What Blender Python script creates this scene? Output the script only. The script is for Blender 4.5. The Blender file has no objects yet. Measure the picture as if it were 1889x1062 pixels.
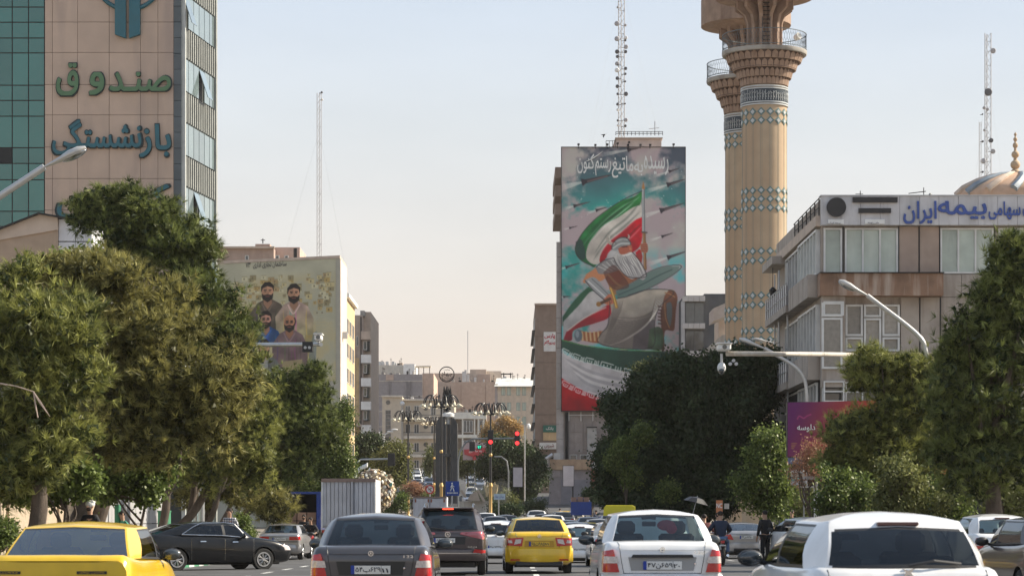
import bpy, bmesh, math, random
import numpy as np
from mathutils import Vector, Matrix, Euler
from mathutils.bvhtree import BVHTree
random.seed(7); rng = np.random.default_rng(7)
SC = bpy.context.scene; COL = SC.collection
R = math.radians
HAZE = .00010
# ---------------------------------------------------------------- camera
F, CX, HY, CH = 4600.0, 944.5, 953.0, 1.36
cd = bpy.data.cameras.new('camera'); cam = bpy.data.objects.new('camera', cd); COL.objects.link(cam)
cam.location = (0, 0, CH); cam.rotation_euler = (R(90), 0, 0)
cd.sensor_width = 36; cd.lens = F/1889*36; cd.shift_y = (HY-531)/1889; cd.clip_end = 9000; cd.clip_start = .5
cd.dof.use_dof = True; cd.dof.focus_distance = 190; cd.dof.aperture_fstop = 7
SC.camera = cam
# ---------------------------------------------------------------- light
SUN_AZ, SUN_EL = 76.0, 35.0       # azimuth clockwise from +Y (view direction) towards +X
w = bpy.data.worlds.new('World'); SC.world = w; w.use_nodes = True
nt = w.node_tree; bg = nt.nodes['Background']
sky = nt.nodes.new('ShaderNodeTexSky'); sky.sky_type = 'NISHITA'; sky.sun_disc = False
sky.sun_elevation = R(SUN_EL); sky.sun_rotation = R(SUN_AZ); sky.altitude = 1200; sky.air_density = 1.0; sky.dust_density = 4.0; sky.ozone_density = 1.0
tc = nt.nodes.new('ShaderNodeTexCoord'); sp = nt.nodes.new('ShaderNodeSeparateXYZ'); nt.links.new(tc.outputs['Generated'], sp.inputs[0])
cr = nt.nodes.new('ShaderNodeValToRGB'); nt.links.new(sp.outputs['Z'], cr.inputs[0])
e = cr.color_ramp.elements
e[0].position = 0.0; e[0].color = (8.2, 6.6, 5.5, 1)
e[1].position = .60; e[1].color = (3.0, 3.8, 5.0, 1)
for p, c in ((.05, (7.9, 6.6, 5.6)), (.10, (7.2, 6.7, 6.15)), (.155, (6.5, 6.7, 6.75)), (.215, (5.7, 6.4, 7.3)), (.3, (4.9, 5.8, 7.1))):
    q = e.new(p); q.color = (*c, 1)
mx = nt.nodes.new('ShaderNodeMix'); mx.data_type = 'RGBA'; mx.inputs[0].default_value = .8
nz = nt.nodes.new('ShaderNodeTexNoise'); nz.inputs['Scale'].default_value = 5; nz.inputs['Detail'].default_value = 6; mpp = nt.nodes.new('ShaderNodeMapping'); mpp.inputs['Scale'].default_value = (1, 1, 4); mpp.inputs['Rotation'].default_value = (0, .35, 0)
nt.links.new(tc.outputs['Generated'], mpp.inputs[0]); nt.links.new(mpp.outputs[0], nz.inputs['Vector']); mrr = nt.nodes.new('ShaderNodeMapRange'); mrr.inputs[1].default_value = .35; mrr.inputs[2].default_value = .75; mrr.inputs[3].default_value = .95; mrr.inputs[4].default_value = 1.07; nt.links.new(nz.outputs['Fac'], mrr.inputs[0])
vm = nt.nodes.new('ShaderNodeVectorMath'); vm.operation = 'SCALE'; nt.links.new(cr.outputs[0], vm.inputs[0]); nt.links.new(mrr.outputs[0], vm.inputs['Scale'])
nt.links.new(sky.outputs[0], mx.inputs[6]); nt.links.new(vm.outputs[0], mx.inputs[7]); nt.links.new(mx.outputs[2], bg.inputs[0])
bg.inputs[1].default_value = .075
sd = bpy.data.lights.new('sun', 'SUN'); sd.energy = 5.0; sd.angle = R(.6); sd.color = (1, .90, .74)
so = bpy.data.objects.new('sun', sd); COL.objects.link(so)
sdir = Vector((math.sin(R(SUN_AZ))*math.cos(R(SUN_EL)), math.cos(R(SUN_AZ))*math.cos(R(SUN_EL)), math.sin(R(SUN_EL))))
so.rotation_euler = sdir.to_track_quat('Z', 'Y').to_euler(); so.location = (60, 40, 120)
vs = SC.view_settings; vs.view_transform = 'Standard'; vs.look = 'None'; vs.exposure = .82; vs.gamma = 1; vs.use_curve_mapping = False
SC.cycles.max_bounces = 6; SC.cycles.transparent_max_bounces = 12; SC.cycles.volume_bounces = 0; SC.cycles.volume_step_rate = 8

# ---------------------------------------------------------------- helpers
WM = {}
def gz(x, y):
    b = float(np.interp(y, [0, 30, 65, 100, 140, 180, 230, 300, 380, 460, 600, 900, 1500, 6000], [0, 0, -.08, -.28, -.22, 0.0, .35, 3, 6.3, 9, 13, 20, 30, 60]))
    if x < -2: b -= .010*min(-x-2, 8)*max(0, min(1, (130-y)/40))
    return b
def P(x, y, Y): return Vector(((x-CX)*Y/F, Y, CH+(HY-y)*Y/F))
def PX(x, Y): return (x-CX)*Y/F
def PZ(y, Y): return CH+(HY-y)*Y/F
def YX(x, X): return X*F/(x-CX)
_m = {}
def lin(c): return tuple(((v/255+.055)/1.055)**2.4 if v/255 > .04045 else v/255/12.92 for v in c)
def mat(name, col, rough=.6, metal=0., var=.12, scale=1.5, bump=0., coat=0., rnd=0., spec=.5, dirt_sheen=None, dscale=.4, emit=0, wave=None, brick=None):
    if name in _m: return _m[name]
    m = bpy.data.materials.new(name); m.use_nodes = True; n = m.node_tree; N = n.nodes; L = n.links
    b = N['Principled BSDF']; b.inputs['Roughness'].default_value = rough; b.inputs['Metallic'].default_value = metal
    b.inputs['Coat Weight'].default_value = coat; b.inputs['Coat Roughness'].default_value = .06
    b.inputs['Specular IOR Level'].default_value = spec
    src = N.new('ShaderNodeRGB'); src.outputs[0].default_value = (*col, 1); out = src.outputs[0]
    tcn = N.new('ShaderNodeNewGeometry')
    def mixc(kind, fac, a, bcol):
        x = N.new('ShaderNodeMix'); x.data_type = 'RGBA'; x.blend_type = kind
        if isinstance(fac, float): x.inputs[0].default_value = fac
        else: L.new(fac, x.inputs[0])
        L.new(a, x.inputs[6])
        if isinstance(bcol, tuple): x.inputs[7].default_value = (*bcol, 1)
        else: L.new(bcol, x.inputs[7])
        return x.outputs[2]
    def noise(s, det=5, stretch=None):
        t = N.new('ShaderNodeTexNoise'); t.inputs['Scale'].default_value = s; t.inputs['Detail'].default_value = det
        if stretch:
            mp = N.new('ShaderNodeMapping'); mp.inputs['Scale'].default_value = stretch; L.new(tcn.outputs['Position'], mp.inputs[0]); L.new(mp.outputs[0], t.inputs['Vector'])
        else: L.new(tcn.outputs['Position'], t.inputs['Vector'])
        return t.outputs['Fac']
    def ramp(s, lo, hi, a=0., b_=1.):
        t = N.new('ShaderNodeMapRange'); t.inputs[1].default_value = lo; t.inputs[2].default_value = hi; t.inputs[3].default_value = a; t.inputs[4].default_value = b_
        L.new(s, t.inputs[0]); return t.outputs[0]
    if brick:
        bt = N.new('ShaderNodeTexBrick'); bt.inputs['Scale'].default_value = brick[0]; bt.inputs['Color1'].default_value = (*col, 1)
        bt.inputs['Color2'].default_value = (*[v*.8 for v in col], 1); bt.inputs['Mortar'].default_value = (*brick[1], 1); bt.inputs['Mortar Size'].default_value = .02
        sx_ = N.new('ShaderNodeSeparateXYZ'); L.new(tcn.outputs['Position'], sx_.inputs[0]); ad = N.new('ShaderNodeMath'); L.new(sx_.outputs[0], ad.inputs[0]); L.new(sx_.outputs[1], ad.inputs[1]); cb = N.new('ShaderNodeCombineXYZ'); L.new(ad.outputs[0], cb.inputs[0]); L.new(sx_.outputs[2 if brick[0] > 2 else 0], cb.inputs[1]); L.new(cb.outputs[0], bt.inputs['Vector']); out = bt.outputs[0]
    if var:
        f = ramp(noise(scale), .3, .7, 1-var, 1+var); v = N.new('ShaderNodeCombineColor')
        for i in range(3): L.new(f, v.inputs[i])
        out = mixc('MULTIPLY', 1., out, v.outputs[0])
    if rnd:
        oi = N.new('ShaderNodeObjectInfo'); f = ramp(oi.outputs['Random'], 0, 1, 1-rnd, 1+rnd); v = N.new('ShaderNodeCombineColor')
        for i in range(3): L.new(f, v.inputs[i])
        out = mixc('MULTIPLY', 1., out, v.outputs[0])
    if dirt_sheen:
        f = ramp(noise(dscale, 8, (3, 3, .35)), .48, .72, 0, .8); out = mixc('MIX', f, out, dirt_sheen)
    L.new(out, b.inputs['Base Color'])
    if bump:
        bn = N.new('ShaderNodeBump'); bn.inputs['Strength'].default_value = min(1, bump); bn.inputs['Distance'].default_value = .02*max(1, bump)
        L.new(noise(scale*12, 6), bn.inputs['Height']); L.new(bn.outputs[0], b.inputs['Normal'])
    if emit:
        L.new(src.outputs[0], b.inputs['Emission Color']); b.inputs['Emission Strength'].default_value = emit
    _m[name] = m; return m
def glass(name, tint=(.5, .55, .55), gloss=.25, rough=.02):
    if name in _m: return _m[name]
    m = bpy.data.materials.new(name); m.use_nodes = True; N = m.node_tree.nodes; L = m.node_tree.links; N.remove(N['Principled BSDF'])
    t = N.new('ShaderNodeBsdfTransparent'); t.inputs[0].default_value = (*tint, 1)
    g = N.new('ShaderNodeBsdfGlossy'); g.inputs['Roughness'].default_value = rough; g.inputs[0].default_value = (.9, .95, 1, 1)
    lw = N.new('ShaderNodeFresnel'); lw.inputs[0].default_value = 1.5; a = N.new('ShaderNodeMath'); a.operation = 'ADD'; a.inputs[1].default_value = gloss; a.use_clamp = True
    L.new(lw.outputs[0], a.inputs[0])
    x = N.new('ShaderNodeMixShader'); L.new(a.outputs[0], x.inputs[0]); L.new(t.outputs[0], x.inputs[1]); L.new(g.outputs[0], x.inputs[2])
    L.new(x.outputs[0], N['Material Output'].inputs[0]); _m[name] = m; return m
def foliage(name, col, col2, trans=.35):
    if name in _m: return _m[name]
    m = bpy.data.materials.new(name); m.use_nodes = True; N = m.node_tree.nodes; L = m.node_tree.links; N.remove(N['Principled BSDF'])
    at = N.new('ShaderNodeAttribute'); at.attribute_name = 'tint'
    mix = N.new('ShaderNodeMix'); mix.data_type = 'RGBA'; mix.inputs[6].default_value = (*col, 1); mix.inputs[7].default_value = (*col2, 1); L.new(at.outputs['Fac'], mix.inputs[0])
    d = N.new('ShaderNodeBsdfDiffuse'); t = N.new('ShaderNodeBsdfTranslucent'); g = N.new('ShaderNodeBsdfGlossy'); g.inputs['Roughness'].default_value = .45
    g.inputs[0].default_value = (.5, .5, .45, 1)
    for s in (d, t): L.new(mix.outputs[2], s.inputs[0])
    x = N.new('ShaderNodeMixShader'); x.inputs[0].default_value = trans; L.new(d.outputs[0], x.inputs[1]); L.new(t.outputs[0], x.inputs[2])
    y = N.new('ShaderNodeMixShader'); y.inputs[0].default_value = .05; L.new(x.outputs[0], y.inputs[1]); L.new(g.outputs[0], y.inputs[2])
    L.new(y.outputs[0], N['Material Output'].inputs[0]); _m[name] = m; return m
def tag(o, label=None, cat=None, group=None, kind=None):
    if label: o['label'] = label
    if cat: o['category'] = cat
    if group: o['group'] = group
    if kind: o['kind'] = kind
    return o
def thing(name, label, cat, loc=(0, 0, 0), rz=0., group=None):
    o = bpy.data.objects.new(name, None); COL.objects.link(o); o.location = loc; o.rotation_euler = (0, 0, rz); o.empty_display_size = .3
    WM[o] = Matrix.Translation(Vector(loc)) @ Matrix.Rotation(rz, 4, 'Z')
    return tag(o, label, cat, group)
def link(name, me, m=None, parent=None):
    o = bpy.data.objects.new(name, me); COL.objects.link(o)
    if m is not None and not me.materials: me.materials.append(m)
    if parent is not None: o.parent = parent; WM[o] = WM[parent]
    else: WM[o] = Matrix.Identity(4)
    return o
def smooth(me, ang=35):
    me.polygons.foreach_set('use_smooth', [True]*len(me.polygons))
    me.set_sharp_from_angle(angle=R(ang))
class MB:
    def __init__(s, M=None): s.v = []; s.f = []; s.M = M
    def add(s, vs, fs):
        b = len(s.v)
        for p in vs: s.v.append(tuple(s.M @ Vector(p)) if s.M is not None else tuple(p))
        s.f += [tuple(b+i for i in q) for q in fs]; return s
    def box(s, x0, x1, y0, y1, z0, z1):
        return s.add([(x, y, z) for z in (z0, z1) for y in (y0, y1) for x in (x0, x1)], [(0, 2, 3, 1), (4, 5, 7, 6), (0, 1, 5, 4), (2, 6, 7, 3), (0, 4, 6, 2), (1, 3, 7, 5)])
    def cyl(s, c, r, h, n=16, r2=None):
        r2 = r if r2 is None else r2
        vs = [(c[0]+r*math.cos(2*math.pi*i/n), c[1]+r*math.sin(2*math.pi*i/n), c[2]) for i in range(n)]+[(c[0]+r2*math.cos(2*math.pi*i/n), c[1]+r2*math.sin(2*math.pi*i/n), c[2]+h) for i in range(n)]
        return s.add(vs, [(i, (i+1) % n, n+(i+1) % n, n+i) for i in range(n)]+[tuple(range(n-1, -1, -1)), tuple(range(n, 2*n))])
    def lathe(s, prof, c=(0, 0, 0), n=24, axis='z'):
        vs = []
        for r, z in prof:
            for i in range(n):
                a = 2*math.pi*i/n; x, y = r*math.cos(a), r*math.sin(a)
                vs.append((c[0]+x, c[1]+y, c[2]+z) if axis == 'z' else (c[0]+z, c[1]+x, c[2]+y) if axis == 'x' else (c[0]+x, c[1]+z, c[2]+y))
        fs = [(k*n+i, k*n+(i+1) % n, (k+1)*n+(i+1) % n, (k+1)*n+i) for k in range(len(prof)-1) for i in range(n)]
        if prof[0] == prof[-1]: return s.add(vs, fs)
        if prof[0][0] > 1e-4: fs.append(tuple(range(n-1, -1, -1)))
        if prof[-1][0] > 1e-4: fs.append(tuple((len(prof)-1)*n+i for i in range(n)))
        return s.add(vs, fs)
    def tube(s, pts, r, n=8, cap=True):
        pts = [Vector(p) for p in pts]; rs = r if isinstance(r, (list, tuple)) else [r]*len(pts); vs = []
        up = Vector((0, 0, 1)); prev = None
        for i, p in enumerate(pts):
            d = (pts[min(i+1, len(pts)-1)]-pts[max(i-1, 0)])
            if d.length < 1e-9: d = Vector((0, 0, 1))
            d.normalize()
            if prev is None:
                a = d.cross(up) if abs(d.z) < .95 else d.cross(Vector((0, 1, 0)))
            else: a = prev - d*prev.dot(d)
            a.normalize(); b = d.cross(a); prev = a
            for k in range(n):
                t = 2*math.pi*k/n; vs.append(p+(a*math.cos(t)+b*math.sin(t))*rs[i])
        fs = [(k*n+i, k*n+(i+1) % n, (k+1)*n+(i+1) % n, (k+1)*n+i) for k in range(len(pts)-1) for i in range(n)]
        if cap: fs += [tuple(range(n-1, -1, -1)), tuple((len(pts)-1)*n+i for i in range(n))]
        return s.add(vs, fs)
    def prism(s, poly, y0, y1):      # poly in (x,z), extruded along y
        n = len(poly)
        return s.add([(x, y0, z) for x, z in poly]+[(x, y1, z) for x, z in poly], [tuple(range(n)), tuple(range(2*n-1, n-1, -1))]+[(i, n+i, n+(i+1) % n, (i+1) % n) for i in range(n)])
    def ball(s, c, rx, ry=None, rz=None, nu=14, nv=9):
        ry = ry or rx; rz = rz or rx; vs = [(c[0], c[1], c[2]-rz)]
        for j in range(1, nv):
            t = math.pi*j/nv
            for i in range(nu):
                a = 2*math.pi*i/nu; vs.append((c[0]+rx*math.sin(t)*math.cos(a), c[1]+ry*math.sin(t)*math.sin(a), c[2]-rz*math.cos(t)))
        vs.append((c[0], c[1], c[2]+rz)); fs = [(0, 1+(i+1) % nu, 1+i) for i in range(nu)]
        for j in range(nv-2):
            b = 1+j*nu; fs += [(b+i, b+(i+1) % nu, b+nu+(i+1) % nu, b+nu+i) for i in range(nu)]
        b = 1+(nv-2)*nu; return s.add(vs, fs+[(b+i, b+(i+1) % nu, len(vs)-1) for i in range(nu)])
    def mesh(s, name='mesh', inv=None):
        me = bpy.data.meshes.new(name)
        me.from_pydata([tuple(inv @ Vector(p)) for p in s.v] if inv is not None else s.v, [], s.f); return me
    def build(s, name, m, parent=None, sm=0, bevel=0, kind=None, label=None):
        me = s.mesh(name, WM[parent].inverted() if parent is not None else None)
        bm = bmesh.new(); bm.from_mesh(me)
        if bevel: bmesh.ops.bevel(bm, geom=bm.edges[:], offset=bevel, segments=1, affect='EDGES', clamp_overlap=True)
        bmesh.ops.recalc_face_normals(bm, faces=bm.faces); bm.to_mesh(me); bm.free()
        o = link(name, me, m, parent)
        if sm: smooth(me, sm)
        if kind: o['kind'] = kind
        if label: o['label'] = label
        return o
_ub = {}
def unit(m):
    if m.name not in _ub:
        me = MB().box(-.5, .5, -.5, .5, -.5, .5).mesh('unit_'+m.name); me.materials.append(m)
        _ub[m.name] = me
    return _ub[m.name]
def pbox(parent, name, m, x0, x1, y0, y1, z0, z1, rz=0, label=None):
    o = bpy.data.objects.new(name, unit(m)); COL.objects.link(o); o.parent = parent
    inv = WM[parent].inverted() if parent is not None else Matrix.Identity(4)
    o.location = inv @ Vector(((x0+x1)/2, (y0+y1)/2, (z0+z1)/2)); o.scale = (abs(x1-x0), abs(y1-y0), abs(z1-z0)); o.rotation_euler = (0, 0, rz)
    WM[o] = WM[parent] if parent is not None else inv
    if label: o['label'] = label
    return o
def sbox(parent, name, m, X, y0, y1, z0, z1, dx0, dx1): return pbox(parent, name, m, X+dx0, X+dx1, y0, y1, z0, z1)
def copy_tree(o, parent=None):
    c = o.copy(); COL.objects.link(c)
    if parent: c.parent = parent
    WM[c] = WM.get(o, Matrix.Identity(4))
    for ch in o.children: copy_tree(ch, c)
    return c
# --- lettering: joined letter forms out of Blender's own font
AR = {'ا':(0xFE8D,0xFE8E,0,0),'ب':(0xFE8F,0xFE90,0xFE91,0xFE92),'پ':(0xFB56,0xFB57,0xFB58,0xFB59),'ت':(0xFE95,0xFE96,0xFE97,0xFE98),'ج':(0xFE9D,0xFE9E,0xFE9F,0xFEA0),'ح':(0xFEA1,0xFEA2,0xFEA3,0xFEA4),'خ':(0xFEA5,0xFEA6,0xFEA7,0xFEA8),'د':(0xFEA9,0xFEAA,0,0),'ر':(0xFEAD,0xFEAE,0,0),'ز':(0xFEAF,0xFEB0,0,0),'س':(0xFEB1,0xFEB2,0xFEB3,0xFEB4),'ش':(0xFEB5,0xFEB6,0xFEB7,0xFEB8),'ص':(0xFEB9,0xFEBA,0xFEBB,0xFEBC),'غ':(0xFECD,0xFECE,0xFECF,0xFED0),'ق':(0xFED5,0xFED6,0xFED7,0xFED8),'ک':(0xFB8E,0xFB8F,0xFB90,0xFB91),'گ':(0xFB92,0xFB93,0xFB94,0xFB95),'ل':(0xFEDD,0xFEDE,0xFEDF,0xFEE0),'م':(0xFEE1,0xFEE2,0xFEE3,0xFEE4),'ن':(0xFEE5,0xFEE6,0xFEE7,0xFEE8),'و':(0xFEED,0xFEEE,0,0),'ه':(0x0647,0xFEEA,0xFEEB,0xFEEC),'ی':(0xFBFC,0xFBFD,0xFBFE,0xFBFF),'ـ':(0x640,0x640,0x640,0x640)}
def shape_text(s):
    out = []
    for i, c in enumerate(s):
        if c not in AR: out.append(c); continue
        p = i > 0 and s[i-1] in AR and AR[s[i-1]][2]; n = i < len(s)-1 and s[i+1] in AR and AR[c][2]; f = AR[c]
        out.append(chr(f[3] if p and n else f[1] if p else f[2] if n else f[0]))
    return ''.join(reversed(out))
_tx = {}
def outline(s, bold):
    """closed outline edges of a shaped string"""
    bold = 0
    if (s, bold) in _tx: return _tx[(s, bold)]
    cu = bpy.data.curves.new('t', 'FONT'); cu.body = s; cu.resolution_u = 6; cu.fill_mode = 'NONE'
    o = bpy.data.objects.new('t', cu); COL.objects.link(o); dg = bpy.context.evaluated_depsgraph_get(); dg.update()
    me = bpy.data.meshes.new_from_object(o.evaluated_get(dg)); bpy.data.objects.remove(o); bpy.data.curves.remove(cu)
    co = np.empty(len(me.vertices)*3); me.vertices.foreach_get('co', co); co = co.reshape(-1, 3)[:, :2]; ed = np.empty(len(me.edges)*2, int); me.edges.foreach_get('vertices', ed); ed = ed.reshape(-1, 2)
    d = ed[:, 1]-ed[:, 0]; ed = np.where((d < -1)[:, None] | ((d == 1)[:, None]), ed, ed[:, ::-1]); bpy.data.meshes.remove(me)
    _tx[(s, bold)] = (co[ed[:, 0]], co[ed[:, 1]]); return _tx[(s, bold)]
def lettering(parent, name, s, c, wd, ht, m, depth=.04, bold=0., u=(1, 0, 0), persian=True, res=2, shear=0.):
    """s fitted into wd x ht, centred on world point c, reading along u; built as thin solid rows"""
    A_, B_ = outline(shape_text(s) if persian else s, bold); x0, y0 = A_.min(0); x1, y1 = A_.max(0); U = Vector(u); Nn = U.cross(Vector((0, 0, 1))); C = Vector(c)
    bold *= .62; inv = WM[parent].inverted() if parent is not None else Matrix.Identity(4); nr = int(np.clip(2.2*ht*F/max(20, abs(C.y) if abs(C.y) > 5 else 34)*.542, 12, 84)); hh = (y1-y0)/nr; V = []; Fc = []
    lo = np.minimum(A_[:, 1], B_[:, 1]); hi = np.maximum(A_[:, 1], B_[:, 1])
    for r_ in range(nr):
        yc0 = y0+(r_+.5)*hh; sp = []
        for oy in ((0,) if bold < .004 else (-1., -.5, 0, .5, 1.)):
            yc = yc0+oy*bold; k = (lo <= yc) & (hi > yc); ex = bold*(math.sqrt(max(0, 1-oy*oy))*.9+.1)
            if not k.any(): continue
            a_, b_ = A_[k], B_[k]; xs = a_[:, 0]+(yc-a_[:, 1])/(b_[:, 1]-a_[:, 1])*(b_[:, 0]-a_[:, 0]); dr = np.sign(b_[:, 1]-a_[:, 1]); od = np.argsort(xs); wn = 0; st = None
            for x, d in zip(xs[od], dr[od]):
                if wn == 0: st = x
                wn += d
                if wn == 0 and x > st: sp.append((st-ex, x+ex))
        sp.sort(); mg = []; yc = yc0
        for q_ in sp:
            if mg and q_[0] <= mg[-1][1]: mg[-1][1] = max(mg[-1][1], q_[1])
            else: mg.append(list(q_))
        if mg:
            for st, x in mg:
                q = len(V); za, zb = (yc-hh/2-(y0+y1)/2)/(y1-y0)*ht, (yc+hh/2-(y0+y1)/2)/(y1-y0)*ht; xa, xb = (st-(x0+x1)/2)/(x1-x0)*wd, (x-(x0+x1)/2)/(x1-x0)*wd
                for dp in ((depth, 0) if depth > .025 else (depth,)):
                    for X_, Z_ in ((xa, za), (xb, za), (xb, zb), (xa, zb)): V.append(tuple(inv @ (C+U*X_+Vector((0, 0, Z_))+Nn*dp)))
                Fc.append((q, q+1, q+2, q+3))
                if depth > .025: Fc += [(q+i, q+4+i, q+4+(i+1) % 4, q+(i+1) % 4) for i in range(4)]
    me = bpy.data.meshes.new(name); me.from_pydata(V, [], Fc); return link(name, me, m, parent)
# --- numpy painter for flat prints, shown as per-point colour on a fine sheet
class Canvas:
    def __init__(s, W, H, sc): s.W, s.H, s.sc = W, H, sc; s.w, s.h = int(W*sc), int(H*sc); s.c = np.zeros((s.h, s.w, 3)); s.yy, s.xx = np.mgrid[0:s.h, 0:s.w]; s.X = (s.xx+.5)/sc; s.Y = (s.yy+.5)/sc
    def cover(s, pts):
        pts = np.array(pts, float); x0, y0 = np.floor((pts.min(0))*s.sc).astype(int)-1; x1, y1 = np.ceil(pts.max(0)*s.sc).astype(int)+1
        x0, y0 = max(0, x0), max(0, y0); x1, y1 = min(s.w, x1), min(s.h, y1)
        if x1 <= x0 or y1 <= y0: return None
        acc = 0
        for dx in (.17, .5, .83):
            for dy in (.17, .5, .83):
                gx = (s.xx[y0:y1, x0:x1]+dx)/s.sc; gy = (s.yy[y0:y1, x0:x1]+dy)/s.sc; ins = np.zeros(gx.shape, bool); j = len(pts)-1
                for i in range(len(pts)):
                    xi, yi = pts[i]; xj, yj = pts[j]
                    if yi != yj: ins ^= ((yi > gy) != (yj > gy)) & (gx < (xj-xi)*(gy-yi)/(yj-yi)+xi)
                    j = i
                acc = acc+ins
        return (slice(y0, y1), slice(x0, x1)), acc/9.
    def poly(s, pts, col, a=1., col2=None, ax=1, tex=0.):
        r = s.cover(pts)
        if r is None: return
        sl, k = r; c = np.array(col, float)
        if col2 is not None:
            q = np.array(pts, float); G = (s.X, s.Y)[ax][sl]; t = np.clip((G-q[:, ax].min())/(np.ptp(q[:, ax])+1e-6), 0, 1)[..., None]; c = c*(1-t)+np.array(col2, float)*t
        if tex: c = c*(1+tex*(fbm(s.h, s.w, 14, 3)[sl]-.5))[..., None]
        s.c[sl] = s.c[sl]*(1-k[..., None]*a)+c*k[..., None]*a
    def line(s, pts, wd, col, a=1., taper=False):
        pts = [np.array(p, float) for p in smooth_pts(pts)]
        L_, R_ = [], []
        for i, p in enumerate(pts):
            d = pts[min(i+1, len(pts)-1)]-pts[max(i-1, 0)]; d /= (np.hypot(*d)+1e-9); n = np.array([-d[1], d[0]]); t = i/max(1, len(pts)-1)
            ww = wd/2*(math.sin(math.pi*t)**.6 if taper else 1)+.01; L_.append(p+n*ww); R_.append(p-n*ww)
        s.poly(L_+R_[::-1], col, a)
    def ell(s, c, rx, ry, col, a=1., rot=0., col2=None):
        n = 20; t = np.linspace(0, 2*np.pi, n, endpoint=False); x = rx*np.cos(t); y = ry*np.sin(t); cr_, sr = math.cos(rot), math.sin(rot)
        s.poly(np.stack([c[0]+x*cr_-y*sr, c[1]+x*sr+y*cr_], 1), col, a, col2)
    def sheet(s, name, corners, parent, gain=1., sat=1.):
        """corners: world points TL, TR, BL, BR"""
        TL, TR, BL, BR = [np.array(q) for q in corners]; u = (np.arange(s.w)+0.)/(s.w-1); v = (np.arange(s.h)+0.)/(s.h-1)
        U, V = np.meshgrid(u, v); Pp = TL*((1-U)*(1-V))[..., None]+TR*(U*(1-V))[..., None]+BL*((1-U)*V)[..., None]+BR*(U*V)[..., None]
        inv = np.array(WM[parent].inverted()); Pp = Pp.reshape(-1, 3) @ inv[:3, :3].T+inv[:3, 3]
        i = np.arange((s.h-1)*s.w).reshape(s.h-1, s.w)[:, :-1].ravel(); fs = np.stack([i, i+s.w, i+s.w+1, i+1], 1)
        me = np_mesh(name, Pp, fs); ca = me.color_attributes.new('paint', 'FLOAT_COLOR', 'POINT'); c = np.clip(s.c/255, 0, 1); c = np.where(c > .04045, ((c+.055)/1.055)**2.4, c/12.92)*gain; g_ = c.mean(-1, keepdims=True); c = np.clip(g_+(c-g_)*sat, 0, .85)
        ca.data.foreach_set('color', np.concatenate([c.reshape(-1, 3), np.ones((c.shape[0]*c.shape[1], 1))], 1).astype('f').ravel())
        if 'printed_paint' not in _m:
            m = bpy.data.materials.new('printed_paint'); m.use_nodes = True; at = m.node_tree.nodes.new('ShaderNodeAttribute'); at.attribute_name = 'paint'
            m.node_tree.links.new(at.outputs['Color'], m.node_tree.nodes['Principled BSDF'].inputs['Base Color']); m.node_tree.nodes['Principled BSDF'].inputs['Roughness'].default_value = .75; _m['printed_paint'] = m
        return link(name, me, _m['printed_paint'], parent)
def smooth_pts(pts, k=5):
    if len(pts) < 3: return pts
    P_ = [np.array(p, float) for p in pts]; P_ = [2*P_[0]-P_[1]]+P_+[2*P_[-1]-P_[-2]]; out = []
    for i in range(1, len(P_)-2):
        for j in range(k):
            t = j/k; a, b, c, d = P_[i-1:i+3]; out.append(.5*((2*b)+(-a+c)*t+(2*a-5*b+4*c-d)*t*t+(-a+3*b-3*c+d)*t**3))
    return out+[P_[-2]]
def fbm(h, w_, cells, octv=4, seed=0):
    r = np.random.default_rng(seed+cells); out = np.zeros((h, w_)); amp = 1; tot = 0
    for o in range(octv):
        n = cells*2**o; g = r.random((int(n*h/w_)+3, n+3)); y = np.linspace(0, g.shape[0]-2.01, h); x = np.linspace(0, n, w_)*.999
        yi, xi = y.astype(int), x.astype(int); fy, fx = (y-yi)[:, None], (x-xi)[None]; fy = fy*fy*(3-2*fy); fx = fx*fx*(3-2*fx)
        a = g[yi][:, xi]; b = g[yi][:, xi+1]; c = g[yi+1][:, xi]; d = g[yi+1][:, xi+1]
        out += amp*((a*(1-fx)+b*fx)*(1-fy)+(c*(1-fx)+d*fx)*fy); tot += amp; amp *= .5
    return out/tot
def np_mesh(name, V, Fc):
    me = bpy.data.meshes.new(name); V = np.asarray(V, 'f'); Fc = np.asarray(Fc, 'i'); n, k = Fc.shape
    me.vertices.add(len(V)); me.vertices.foreach_set('co', V.ravel()); me.loops.add(n*k); me.loops.foreach_set('vertex_index', Fc.ravel())
    me.polygons.add(n); me.polygons.foreach_set('loop_start', np.arange(0, n*k, k, dtype='i')); me.polygons.foreach_set('loop_total', np.full(n, k, 'i'))
    me.update(calc_edges=True); return me
# ================================================================ MATERIALS
concrete = mat('concrete', (.36, .34, .31), .85, bump=.3, dirt_sheen=(.2, .18, .16))
asphalt = mat('asphalt', (.075, .075, .078), .8, var=.3, scale=.6, bump=.5, dirt_sheen=(.05, .05, .05), dscale=.15)
dark_metal = mat('dark_metal', (.03, .03, .032), .45, .6)
grey_metal = mat('grey_metal', (.45, .46, .47), .4, .7)
white_paint = mat('white_paint', (.78, .78, .76), .45)
black_paint = mat('black_paint', (.015, .015, .017), .4)
gold = mat('gold_paint', (.62, .40, .15), .4, .35)
win_dark = mat('window_glass_dark', (.045, .055, .06), .06, var=.3, rnd=.4, coat=1)
win_pale = mat('window_glass_pale', (.36, .42, .37), .12, var=.22, scale=.9, rnd=.22, coat=.9, dirt_sheen=(.50, .54, .48), dscale=.5)  # paler blotches are swirling reflections painted into the glass colour
win_side = mat('window_glass_silver', (.16, .21, .22), .12, var=.1, rnd=.25, coat=.8)
curtain = mat('curtain', (.27, .245, .21), .5, var=.15, scale=6, rnd=.25, coat=.5)
alu = mat('aluminium_frame', (.62, .62, .60), .45)
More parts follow.
